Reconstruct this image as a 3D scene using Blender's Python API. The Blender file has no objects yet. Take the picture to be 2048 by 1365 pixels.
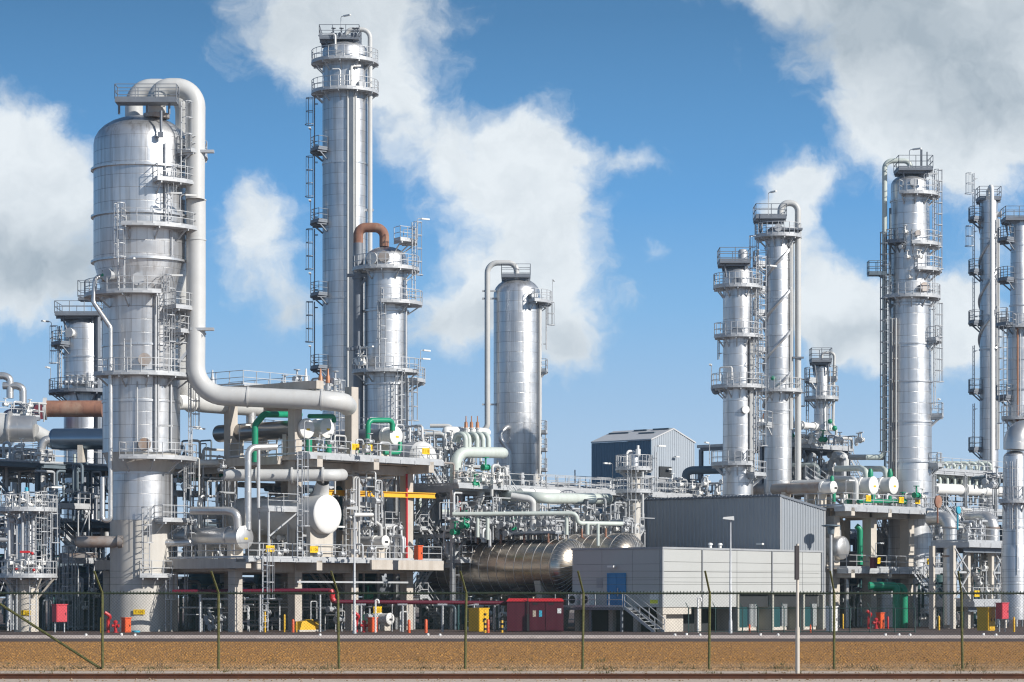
import bpy, math, random
from math import radians, sin, cos, pi, atan2, hypot
from mathutils import Vector, Matrix

# ------------------------------------------------------------------ camera, sky, sun, exposure
scene = bpy.context.scene
COL = scene.collection
F, HOR, EYE = 5200.0, 1195.0, 2.5          # focal length in photo pixels, horizon row, eye height (m)
cam_d = bpy.data.cameras.new("camera")
cam_d.sensor_width = 36.0
cam_d.lens = F / 2048 * 36.0
cam_d.shift_y = (HOR - 682.5) / 2048
cam_d.clip_start = 0.5
cam_d.clip_end = 20000
cam = bpy.data.objects.new("camera", cam_d)
COL.objects.link(cam)
cam.location = (0, 0, EYE)
cam.rotation_euler = (radians(90), 0, 0)
scene.camera = cam

SUN_EL = radians(29)
SUN_DIR = Vector((0.85 * cos(SUN_EL), -0.527 * cos(SUN_EL), sin(SUN_EL)))
sun_d = bpy.data.lights.new("sun", 'SUN')
sun_d.energy = 5.0
sun_d.angle = radians(0.5)
sun_d.color = (1.0, 0.96, 0.90)
sun = bpy.data.objects.new("sun", sun_d)
COL.objects.link(sun)
sun.rotation_euler = SUN_DIR.to_track_quat('Z', 'Y').to_euler()
sun.location = (60, -40, 80)

scene.view_settings.view_transform = 'Standard'
scene.view_settings.look = 'None'
scene.view_settings.exposure = 0.06
scene.view_settings.gamma = 1.0
scene.render.engine = 'CYCLES'
scene.cycles.max_bounces = 6
scene.cycles.diffuse_bounces = 3
scene.cycles.glossy_bounces = 3
scene.cycles.use_denoising = True
scene.cycles.filter_width = 1.2

world = bpy.data.worlds.new("World")
scene.world = world
world.use_nodes = True
WN, WL = world.node_tree.nodes, world.node_tree.links
WN.clear()


def wnode(t, **kw):
    n = WN.new(t)
    for k, v in kw.items():
        setattr(n, k, v)
    return n


def wmath(op, a, b=None, c=None, clamp=False):
    n = wnode('ShaderNodeMath', operation=op, use_clamp=clamp)
    for i, v in enumerate((a, b, c)):
        if v is None:
            continue
        if isinstance(v, (int, float)):
            n.inputs[i].default_value = v
        else:
            WL.new(v, n.inputs[i])
    return n.outputs[0]


def wvec(op, a, b):
    n = wnode('ShaderNodeVectorMath', operation=op)
    for i, v in enumerate((a, b)):
        if isinstance(v, tuple):
            n.inputs[i].default_value = v
        else:
            WL.new(v, n.inputs[i])
    return n


SKY = 0.055


def build_world():
    sky = wnode('ShaderNodeTexSky', sky_type='NISHITA')
    sky.sun_disc = False
    sky.sun_elevation = SUN_EL
    sky.sun_rotation = atan2(SUN_DIR.x, SUN_DIR.y)
    sky.air_density = 1.0
    sky.dust_density = 0.6
    sky.ozone_density = 1.6
    hs = wnode('ShaderNodeHueSaturation')
    hs.inputs['Saturation'].default_value = 1.12
    hs.inputs['Value'].default_value = 1.0
    WL.new(sky.outputs[0], hs.inputs['Color'])
    # clear-air gradient of this afternoon: pale blue low down, deep blue above, kept over the Nishita sky
    tc0 = wnode('ShaderNodeTexCoord')
    sp0 = wnode('ShaderNodeSeparateXYZ')
    WL.new(tc0.outputs['Generated'], sp0.inputs[0])
    ramp = wnode('ShaderNodeValToRGB')
    el = ramp.color_ramp.elements
    el[0].position, el[0].color = 0.0, (0.53, 0.67, 0.83, 1)
    el[1].position, el[1].color = 1.0, (0.055, 0.165, 0.36, 1)
    for pos, c in ((0.06, (0.41, 0.60, 0.83, 1)), (0.11, (0.235, 0.485, 0.80, 1)), (0.15, (0.135, 0.375, 0.73, 1)), (0.22, (0.078, 0.225, 0.45, 1))):
        e = el.new(pos)
        e.color = c
    WL.new(sp0.outputs[2], ramp.inputs[0])
    up = wvec('MULTIPLY', ramp.outputs[0], (1 / SKY, 1 / SKY, 1 / SKY))
    low = wnode('ShaderNodeMapRange')
    WL.new(sp0.outputs[2], low.inputs[0])
    low.inputs[1].default_value, low.inputs[2].default_value = 0.23, 0.42
    low.inputs[3].default_value, low.inputs[4].default_value = 0.95, 0.25
    air = wnode('ShaderNodeMix', data_type='RGBA')
    WL.new(low.outputs[0], air.inputs[0])
    WL.new(hs.outputs[0], air.inputs[6])
    WL.new(up.outputs[0], air.inputs[7])
    # cloud field over directions (tangent plane looking north)
    tc = wnode('ShaderNodeTexCoord')
    sep = wnode('ShaderNodeSeparateXYZ')
    WL.new(tc.outputs['Generated'], sep.inputs[0])
    ysafe = wmath('MAXIMUM', sep.outputs[1], 0.05)
    a = wmath('DIVIDE', sep.outputs[0], ysafe)
    b = wmath('DIVIDE', sep.outputs[2], ysafe)
    comb = wnode('ShaderNodeCombineXYZ')
    WL.new(a, comb.inputs[0])
    WL.new(b, comb.inputs[1])
    # domain warp so that the clumps get billowing outlines
    warp = wnode('ShaderNodeTexNoise')
    warp.inputs['Scale'].default_value = 38
    warp.inputs['Detail'].default_value = 5
    warp.inputs['Roughness'].default_value = 0.55
    WL.new(comb.outputs[0], warp.inputs['Vector'])
    wo = wvec('SUBTRACT', warp.outputs['Color'], (0.5, 0.5, 0.5))
    ws = wvec('MULTIPLY', wo.outputs[0], (0.028, 0.028, 0))
    pv = wvec('ADD', comb.outputs[0], ws.outputs[0])

    def field(blobs):
        tot = None
        for (cx, cy, rx, ry, amp) in blobs:
            s = wvec('SUBTRACT', pv.outputs[0], ((cx - 1024) / F, (HOR - cy) / F, 0))
            m = wvec('MULTIPLY', s.outputs[0], (F / rx, F / ry, 0))
            d = wvec('DOT_PRODUCT', m.outputs[0], m.outputs[0]).outputs['Value']
            e = wmath('MULTIPLY', wmath('POWER', 2.718, wmath('MULTIPLY', d, -1.0)), amp)
            tot = e if tot is None else wmath('ADD', tot, e)
        return tot
    CL = [  # clumps: centre, radii, weight
        (60, 320, 100, 95, 1.1), (40, 430, 160, 130, 1.2), (40, 560, 210, 60, .9), (-150, 420, 160, 220, 1.2),
        (600, 20, 170, 110, .75), (760, 60, 140, 120, .8), (640, 140, 130, 60, .5), (770, 190, 70, 80, .65),
        (870, 290, 110, 80, .75), (1050, 300, 95, 90, 1.0), (1090, 420, 100, 110, 1.05), (950, 400, 120, 70, .6),
        (1100, 560, 100, 120, 1.0), (960, 560, 110, 80, .7), (930, 640, 120, 65, .85), (1130, 690, 85, 65, .85),
        (510, 440, 85, 70, .8), (530, 530, 75, 90, .65), (590, 620, 70, 60, .5),
        (1270, 320, 100, 40, .5), (1315, 480, 45, 35, .4),
        (1600, -60, 230, 90, .9), (1830, 60, 210, 160, 1.1), (2010, 120, 190, 190, 1.2), (1760, 240, 110, 90, .8),
        (1940, 310, 160, 110, .9), (1590, 390, 70, 60, 1.0), (1600, 470, 60, 80, .7),
        (1640, 590, 65, 55, .85), (1690, 640, 120, 80, 1.35), (1740, 700, 90, 50, .8), (1885, 660, 110, 105, 1.35), (1940, 630, 60, 70, .7),
        (1280, 600, 60, 40, .3), (1990, 500, 60, 60, .3), (120, 640, 140, 40, .35),
    ]
    dens = wmath('MULTIPLY', field(CL), 1.22)
    ns = wnode('ShaderNodeTexNoise')
    ns.inputs['Scale'].default_value = 60
    ns.inputs['Detail'].default_value = 9
    ns.inputs['Roughness'].default_value = 0.6
    WL.new(pv.outputs[0], ns.inputs['Vector'])
    n1 = wmath('SUBTRACT', ns.outputs['Fac'], 0.5)
    dd = wmath('ADD', dens, wmath('MULTIPLY', n1, 1.35))
    mr = wnode('ShaderNodeMapRange', interpolation_type='SMOOTHSTEP')
    WL.new(dd, mr.inputs[0])
    mr.inputs[1].default_value = 0.25
    mr.inputs[2].default_value = 1.10
    front = wmath('GREATER_THAN', sep.outputs[1], 0.3)
    m_front = wmath('MULTIPLY', mr.outputs[0], front)
    # scattered cumulus everywhere else in the sky
    gn = wnode('ShaderNodeTexNoise')
    gn.inputs['Scale'].default_value = 3.0
    gn.inputs['Detail'].default_value = 8
    WL.new(tc.outputs['Generated'], gn.inputs['Vector'])
    gm = wnode('ShaderNodeMapRange', interpolation_type='SMOOTHSTEP')
    WL.new(gn.outputs['Fac'], gm.inputs[0])
    gm.inputs[1].default_value = 0.58
    gm.inputs[2].default_value = 0.74
    m_back = wmath('MULTIPLY', gm.outputs[0], wmath('SUBTRACT', 1.0, front))
    m_back = wmath('MULTIPLY', m_back, wmath('GREATER_THAN', sep.outputs[2], 0.02))
    mask = wmath('MULTIPLY', wmath('ADD', m_front, m_back, clamp=True), 0.95)
    # grey undersides
    GR = [(1800, 40, 280, 130, 1.3), (1980, 200, 150, 100, .8), (60, 520, 210, 70, .8), (620, 20, 260, 110, .5),
          (960, 640, 150, 40, .5), (1700, 680, 110, 35, .6), (1100, 700, 110, 40, .4), (590, 620, 100, 60, .5), (100, 560, 200, 60, .5)]
    grey = wmath('MULTIPLY', field(GR), wmath('ADD', wmath('MULTIPLY', ns.outputs['Fac'], 1.1), 0.35), clamp=True)
    n3 = wnode('ShaderNodeTexNoise')
    n3.inputs['Scale'].default_value = 48
    n3.inputs['Detail'].default_value = 7
    n3.inputs['Roughness'].default_value = 0.62
    sh = wvec('ADD', pv.outputs[0], (0.31, -0.17, 0.4))
    WL.new(sh.outputs[0], n3.inputs['Vector'])
    m3 = wnode('ShaderNodeMapRange')
    WL.new(n3.outputs['Fac'], m3.inputs[0])
    m3.inputs[1].default_value, m3.inputs[2].default_value = 0.42, 0.72
    m3.inputs[3].default_value, m3.inputs[4].default_value = 0.0, 0.30
    grey = wmath('ADD', wmath('MULTIPLY', grey, 0.85), m3.outputs[0], clamp=True)
    cc = wnode('ShaderNodeMix', data_type='RGBA')
    WL.new(grey, cc.inputs[0])
    cc.inputs[6].default_value = (0.84 / SKY, 0.89 / SKY, 0.92 / SKY, 1)
    cc.inputs[7].default_value = (0.40 / SKY, 0.47 / SKY, 0.53 / SKY, 1)
    mix = wnode('ShaderNodeMix', data_type='RGBA')
    WL.new(mask, mix.inputs[0])
    WL.new(air.outputs[2], mix.inputs[6])
    WL.new(cc.outputs[2], mix.inputs[7])
    bg = wnode('ShaderNodeBackground')
    bg.inputs['Strength'].default_value = SKY
    WL.new(mix.outputs[2], bg.inputs['Color'])
    out = wnode('ShaderNodeOutputWorld')
    WL.new(bg.outputs[0], out.inputs['Surface'])


build_world()

# ------------------------------------------------------------------ measuring helpers
U = Vector((0.66, 0.751, 0)).normalized()      # plant grid: right-and-back
V = Vector((-U.y, U.x, 0))                     # plant grid: left-and-back
GROT = atan2(U.y, U.x)
ZUP = Vector((0, 0, 1))


def sc(d):
    return F / d


def P(px, py, d):
    return Vector(((px - 1024) / F * d, d, EYE + (HOR - py) / F * d))


def PX(px, d, z=0.0):
    return Vector(((px - 1024) / F * d, d, z))


def Zy(py, d):
    return EYE + (HOR - py) / F * d


class Grid:
    """plant-grid frame: g(u, v, z) -> world point"""
    def __init__(s, px, d, z=0.0):
        s.o = PX(px, d, z)

    def __call__(s, u, v, z=0.0):
        return s.o + U * u + V * v + Vector((0, 0, z))


# ------------------------------------------------------------------ materials
MATS = {}


def mat(name, col, rough=0.6, metal=0.0, noise=0.12, nscale=1.5, bump=0.0, bscale=20.0, spec=0.5, streak=0.0, dirt=None, seams=None, patch=None):
    m = bpy.data.materials.new(name)
    m.use_nodes = True
    nt = m.node_tree
    N, L = nt.nodes, nt.links
    bs = N['Principled BSDF']
    bs.inputs['Roughness'].default_value = rough
    bs.inputs['Metallic'].default_value = metal
    bs.inputs['Specular IOR Level'].default_value = spec
    tc = N.new('ShaderNodeTexCoord')
    geo = N.new('ShaderNodeNewGeometry')
    nz = N.new('ShaderNodeTexNoise')
    nz.inputs['Scale'].default_value = nscale
    nz.inputs['Detail'].default_value = 6
    nz.inputs['Roughness'].default_value = 0.6
    L.new(geo.outputs['Position'], nz.inputs['Vector'])
    mr = N.new('ShaderNodeMapRange')
    L.new(nz.outputs['Fac'], mr.inputs[0])
    mr.inputs[1].default_value, mr.inputs[2].default_value = 0.25, 0.75
    mr.inputs[3].default_value, mr.inputs[4].default_value = 1 - noise, 1 + noise
    base = N.new('ShaderNodeMix')
    base.data_type = 'RGBA'
    base.blend_type = 'MULTIPLY'
    base.inputs[0].default_value = 1
    base.inputs[6].default_value = (*col, 1)
    L.new(mr.outputs[0], base.inputs[7])
    c = base.outputs[2]
    if streak:
        mp = N.new('ShaderNodeMapping')
        mp.inputs['Scale'].default_value = (3.2, 3.2, 0.12)
        L.new(geo.outputs['Position'], mp.inputs[0])
        sn = N.new('ShaderNodeTexNoise')
        sn.inputs['Scale'].default_value = 1.0
        sn.inputs['Detail'].default_value = 5
        L.new(mp.outputs[0], sn.inputs['Vector'])
        sm = N.new('ShaderNodeMapRange')
        L.new(sn.outputs['Fac'], sm.inputs[0])
        sm.inputs[1].default_value, sm.inputs[2].default_value = 0.46, 0.70
        sm.inputs[3].default_value, sm.inputs[4].default_value = 0, streak
        mx = N.new('ShaderNodeMix')
        mx.data_type = 'RGBA'
        L.new(sm.outputs[0], mx.inputs[0])
        L.new(c, mx.inputs[6])
        mx.inputs[7].default_value = (*(dirt or (0.16, 0.12, 0.09)), 1)
        c = mx.outputs[2]
    if patch:
        pc, lo, hi, ps = patch
        pn = N.new('ShaderNodeTexNoise')
        pn.inputs['Scale'].default_value = ps
        pn.inputs['Detail'].default_value = 7
        pn.inputs['Roughness'].default_value = 0.65
        L.new(geo.outputs['Position'], pn.inputs['Vector'])
        pm = N.new('ShaderNodeMapRange')
        L.new(pn.outputs['Fac'], pm.inputs[0])
        pm.inputs[1].default_value, pm.inputs[2].default_value = lo, hi
        mx = N.new('ShaderNodeMix')
        mx.data_type = 'RGBA'
        L.new(pm.outputs[0], mx.inputs[0])
        L.new(c, mx.inputs[6])
        mx.inputs[7].default_value = (*pc, 1)
        c = mx.outputs[2]
    nrm = None
    if seams:
        bw, rh, dark, gap = seams
        br = N.new('ShaderNodeTexBrick')
        br.offset = 0.5
        L.new(tc.outputs['UV'], br.inputs['Vector'])
        br.inputs['Scale'].default_value = 1
        br.inputs['Brick Width'].default_value = bw
        br.inputs['Row Height'].default_value = rh
        br.inputs['Mortar Size'].default_value = gap
        br.inputs['Mortar Smooth'].default_value = 0.3
        br.inputs['Bias'].default_value = 0.0
        br.inputs['Color1'].default_value = (0.88, 0.88, 0.89, 1)
        br.inputs['Color2'].default_value = (1.0, 1.0, 1.0, 1)
        br.inputs['Mortar'].default_value = (dark, dark, dark, 1)
        mx = N.new('ShaderNodeMix')
        mx.data_type = 'RGBA'
        mx.blend_type = 'MULTIPLY'
        mx.inputs[0].default_value = 1
        L.new(c, mx.inputs[6])
        L.new(br.outputs['Color'], mx.inputs[7])
        c = mx.outputs[2]
        bp = N.new('ShaderNodeBump')
        bp.inputs['Strength'].default_value = 0.35
        bp.inputs['Distance'].default_value = 0.02
        L.new(br.outputs['Fac'], bp.inputs['Height'])
        bp.invert = True
        # slow dents of thin sheet
        dn = N.new('ShaderNodeTexNoise')
        dn.inputs['Scale'].default_value = 0.9
        dn.inputs['Detail'].default_value = 2
        L.new(geo.outputs['Position'], dn.inputs['Vector'])
        b2 = N.new('ShaderNodeBump')
        b2.inputs['Strength'].default_value = 0.25
        b2.inputs['Distance'].default_value = 0.08
        L.new(dn.outputs['Fac'], b2.inputs['Height'])
        L.new(bp.outputs[0], b2.inputs['Normal'])
        nrm = b2.outputs[0]
        rr = N.new('ShaderNodeMapRange')
        L.new(nz.outputs['Fac'], rr.inputs[0])
        rr.inputs[1].default_value, rr.inputs[2].default_value = 0.3, 0.7
        rr.inputs[3].default_value, rr.inputs[4].default_value = rough - 0.06, rough + 0.08
        L.new(rr.outputs[0], bs.inputs['Roughness'])
    if bump:
        bn = N.new('ShaderNodeTexNoise')
        bn.inputs['Scale'].default_value = bscale
        bn.inputs['Detail'].default_value = 5
        L.new(geo.outputs['Position'], bn.inputs['Vector'])
        b3 = N.new('ShaderNodeBump')
        b3.inputs['Strength'].default_value = bump
        b3.inputs['Distance'].default_value = 0.05
        L.new(bn.outputs['Fac'], b3.inputs['Height'])
        if nrm:
            L.new(nrm, b3.inputs['Normal'])
        nrm = b3.outputs[0]
    if nrm:
        L.new(nrm, bs.inputs['Normal'])
    L.new(c, bs.inputs['Base Color'])
    MATS[name] = m
    return m


mat('cladding', (0.70, 0.71, 0.72), 0.40, 0.82, 0.09, 0.5, streak=0.5, dirt=(0.30, 0.27, 0.24), seams=(2.6, 0.95, 0.38, 0.014))
mat('cladding_small', (0.66, 0.67, 0.68), 0.40, 0.82, 0.07, 0.6, streak=0.2, dirt=(0.36, 0.34, 0.32), seams=(1.5, 0.6, 0.45, 0.012))
mat('drum_cladding', (0.50, 0.44, 0.37), 0.27, 0.93, 0.05, 0.5)
mat('skirt_paint', (0.56, 0.53, 0.48), 0.6, 0.0, 0.08, 0.7, streak=0.22, dirt=(0.33, 0.28, 0.23))
mat('pipe_cladding', (0.68, 0.67, 0.65), 0.36, 0.7, 0.08, 0.8, seams=(1.1, 40, 0.7, 0.012))
mat('cream_paint', (0.56, 0.56, 0.545), 0.45, 0.0, 0.07, 0.8, streak=0.12, dirt=(0.4, 0.34, 0.27))
mat('pale_green_paint', (0.55, 0.60, 0.55), 0.45, 0.0, 0.07, 0.8, streak=0.15, dirt=(0.35, 0.31, 0.26))
mat('white_paint', (0.80, 0.79, 0.76), 0.4, 0.0, 0.05, 1.0, streak=0.08, dirt=(0.5, 0.42, 0.33))
mat('galvanised', (0.50, 0.51, 0.52), 0.5, 0.25, 0.15, 2.0)
mat('galvanised_dark', (0.20, 0.22, 0.25), 0.55, 0.25, 0.15, 1.2)  # galvanised darkened; on left-side platforms the colour carries their shade
mat('steel_blue', (0.13, 0.17, 0.20), 0.55, 0.1, 0.15, 1.2)  # mostly shaded galvanised steel, its dark blue-grey put into the base colour
mat('grey_paint', (0.36, 0.37, 0.38), 0.55, 0.0, 0.1, 1.5)
mat('concrete', (0.53, 0.48, 0.42), 0.85, 0.0, 0.12, 1.2, bump=0.15, bscale=9, streak=0.35, dirt=(0.34, 0.28, 0.22))
mat('concrete_pale', (0.58, 0.53, 0.46), 0.85, 0.0, 0.1, 1.2, bump=0.15, bscale=9, streak=0.2, dirt=(0.36, 0.31, 0.25))
mat('rust', (0.29, 0.14, 0.09), 0.75, 0.0, 0.25, 0.9, streak=0.5, dirt=(0.15, 0.07, 0.06), patch=((0.42, 0.30, 0.22), 0.5, 0.8, 0.7))
mat('rust_grey', (0.40, 0.36, 0.33), 0.5, 0.4, 0.15, 0.9, patch=((0.30, 0.18, 0.11), 0.48, 0.72, 0.8))
mat('green_paint', (0.012, 0.27, 0.14), 0.4, 0.0, 0.12, 1.5)
mat('red_paint', (0.52, 0.025, 0.03), 0.4, 0.0, 0.1, 1.5)
mat('dark_red_paint', (0.11, 0.004, 0.020), 0.45, 0.0, 0.08, 1.5, streak=0.12, dirt=(0.15, 0.02, 0.03))
mat('container_red', (0.068, 0.003, 0.014), 0.5, 0.0, 0.12, 1.5, streak=0.3, dirt=(0.11, 0.02, 0.03))
mat('orange_red', (0.72, 0.11, 0.03), 0.45, 0.0, 0.08, 2)
mat('pink_red', (0.60, 0.07, 0.09), 0.45, 0.0, 0.08, 2)
mat('yellow_paint', (0.72, 0.42, 0.02), 0.45, 0.0, 0.08, 2, streak=0.12)
mat('sign_yellow', (0.80, 0.52, 0.01), 0.5, 0.0, 0.04, 2)
mat('orange_beam', (0.80, 0.43, 0.01), 0.45, 0.0, 0.06, 2)
mat('blue_paint', (0.03, 0.22, 0.46), 0.4, 0.0, 0.06, 1.5)
mat('cyan_paint', (0.06, 0.40, 0.55), 0.4, 0.0, 0.06, 1.5)
mat('blue_cladding', (0.22, 0.30, 0.38), 0.30, 0.9, 0.08, 0.6)
mat('dark_cladding', (0.30, 0.29, 0.28), 0.28, 0.9, 0.08, 0.6)
mat('weed', (0.085, 0.085, 0.03), 0.9, 0.0, 0.4, 3)
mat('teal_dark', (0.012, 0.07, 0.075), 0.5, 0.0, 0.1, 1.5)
mat('black', (0.02, 0.02, 0.022), 0.6, 0.0, 0.1, 2)
mat('copper_tip', (0.42, 0.20, 0.11), 0.5, 0.3, 0.15, 3)
mat('panel_wall', (0.47, 0.475, 0.455), 0.5, 0.0, 0.03, 0.5, streak=0.06, dirt=(0.4, 0.37, 0.33))
mat('sheet_roof', (0.58, 0.58, 0.58), 0.5, 0.1, 0.06, 0.6)
mat('side_sheet', (0.14, 0.23, 0.31), 0.5, 0.05, 0.06, 0.6)  # far shed side wall, darker and bluer than its other walls
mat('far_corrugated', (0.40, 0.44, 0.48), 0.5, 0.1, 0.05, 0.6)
mat('corrugated', (0.345, 0.37, 0.395), 0.45, 0.15, 0.05, 0.6, streak=0.08, dirt=(0.3, 0.29, 0.28))
mat('bay_wall', (0.42, 0.41, 0.35), 0.8, 0.0, 0.08, 1.0, bump=0.1, streak=0.2)
mat('void_shade', (0.03, 0.033, 0.036), 0.8, 0.0, 0.2, 1.0)  # near-black painted in for the shade of openings and hollow spaces
mat('fence_green', (0.075, 0.085, 0.022), 0.8, 0.0, 0.45, 14, patch=((0.16, 0.13, 0.05), 0.5, 0.62, 22))
mat('fence_dark', (0.018, 0.032, 0.016), 0.7, 0.0, 0.3, 9)
mat('fence_back', (0.02, 0.06, 0.055), 0.6, 0.0, 0.2, 4)
mat('rail_rust', (0.085, 0.028, 0.010), 0.8, 0.0, 0.3, 3)
mat('letter', (0.30, 0.13, 0.0), 0.6, 0.0, 0.0, 2)
mat('paper', (0.72, 0.74, 0.72), 0.6, 0.0, 0.05, 2)
mat('poster_yellow', (0.75, 0.78, 0.05), 0.6, 0.0, 0.05, 2)
mat('sign_back', (0.035, 0.028, 0.03), 0.6, 0.0, 0.2, 5)
mat('lamp_glass', (0.75, 0.75, 0.72), 0.3, 0.0, 0.0, 2)
mat('sacking', (0.45, 0.38, 0.30), 0.9, 0.0, 0.2, 4)
mat('asphalt', (0.088, 0.058, 0.050), 0.9, 0.0, 0.22, 3, bump=0.4, bscale=12)
mat('kerb', (0.56, 0.47, 0.42), 0.9, 0.0, 0.2, 2.5, bump=0.3)
mat('gravel', (0.32, 0.24, 0.16), 0.95, 0.0, 0.35, 6, bump=0.6, bscale=10, patch=((0.17, 0.09, 0.035), 0.42, 0.62, 2.5))
mat('sand', (0.52, 0.42, 0.33), 0.95, 0.0, 0.2, 5, bump=0.5, bscale=8, patch=((0.30, 0.22, 0.15), 0.55, 0.7, 1.5))
mat('ground_plain', (0.26, 0.21, 0.17), 0.95, 0.0, 0.2, 0.4, bump=0.2, bscale=5)


def soil_material(m, pale):
    N, L = m.node_tree.nodes, m.node_tree.links
    bs = N['Principled BSDF']
    src = bs.inputs['Base Color'].links[0].from_socket
    geo = N.new('ShaderNodeNewGeometry')
    sx = N.new('ShaderNodeSeparateXYZ')
    L.new(geo.outputs['Position'], sx.inputs[0])
    n = N.new('ShaderNodeTexNoise')
    n.inputs['Scale'].default_value = 0.35
    n.inputs['Detail'].default_value = 6
    L.new(geo.outputs['Position'], n.inputs['Vector'])
    ad = N.new('ShaderNodeMath')
    ad.operation = 'MULTIPLY_ADD'
    L.new(n.outputs['Fac'], ad.inputs[0])
    ad.inputs[1].default_value = 12
    L.new(sx.outputs[1], ad.inputs[2])
    mr = N.new('ShaderNodeMapRange')
    L.new(ad.outputs[0], mr.inputs[0])
    mr.inputs[1].default_value, mr.inputs[2].default_value = 95, 108
    mr.inputs[3].default_value, mr.inputs[4].default_value = pale, 0.0
    mx = N.new('ShaderNodeMix')
    mx.data_type = 'RGBA'
    L.new(mr.outputs[0], mx.inputs[0])
    L.new(src, mx.inputs[6])
    n2 = N.new('ShaderNodeTexNoise')
    n2.inputs['Scale'].default_value = 5
    n2.inputs['Detail'].default_value = 5
    L.new(geo.outputs['Position'], n2.inputs['Vector'])
    cr = N.new('ShaderNodeValToRGB')
    cr.color_ramp.elements[0].position, cr.color_ramp.elements[1].position = 0.35, 0.65
    cr.color_ramp.elements[0].color, cr.color_ramp.elements[1].color = (0.26, 0.16, 0.075, 1), (0.54, 0.39, 0.25, 1)
    L.new(n2.outputs['Fac'], cr.inputs[0])
    L.new(cr.outputs[0], mx.inputs[7])
    L.new(mx.outputs[2], bs.inputs['Base Color'])


soil_material(mat('soil', (0.38, 0.180, 0.042), 0.95, 0.0, 0.45, 7, bump=0.8, bscale=6, patch=((0.13, 0.062, 0.022), 0.50, 0.68, 3.2)), 0.85)
soil_material(mat('clod', (0.47, 0.235, 0.062), 0.95, 0.0, 0.4, 9, patch=((0.15, 0.07, 0.024), 0.47, 0.58, 6)), 0.7)

# ------------------------------------------------------------------ mesh builder


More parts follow.
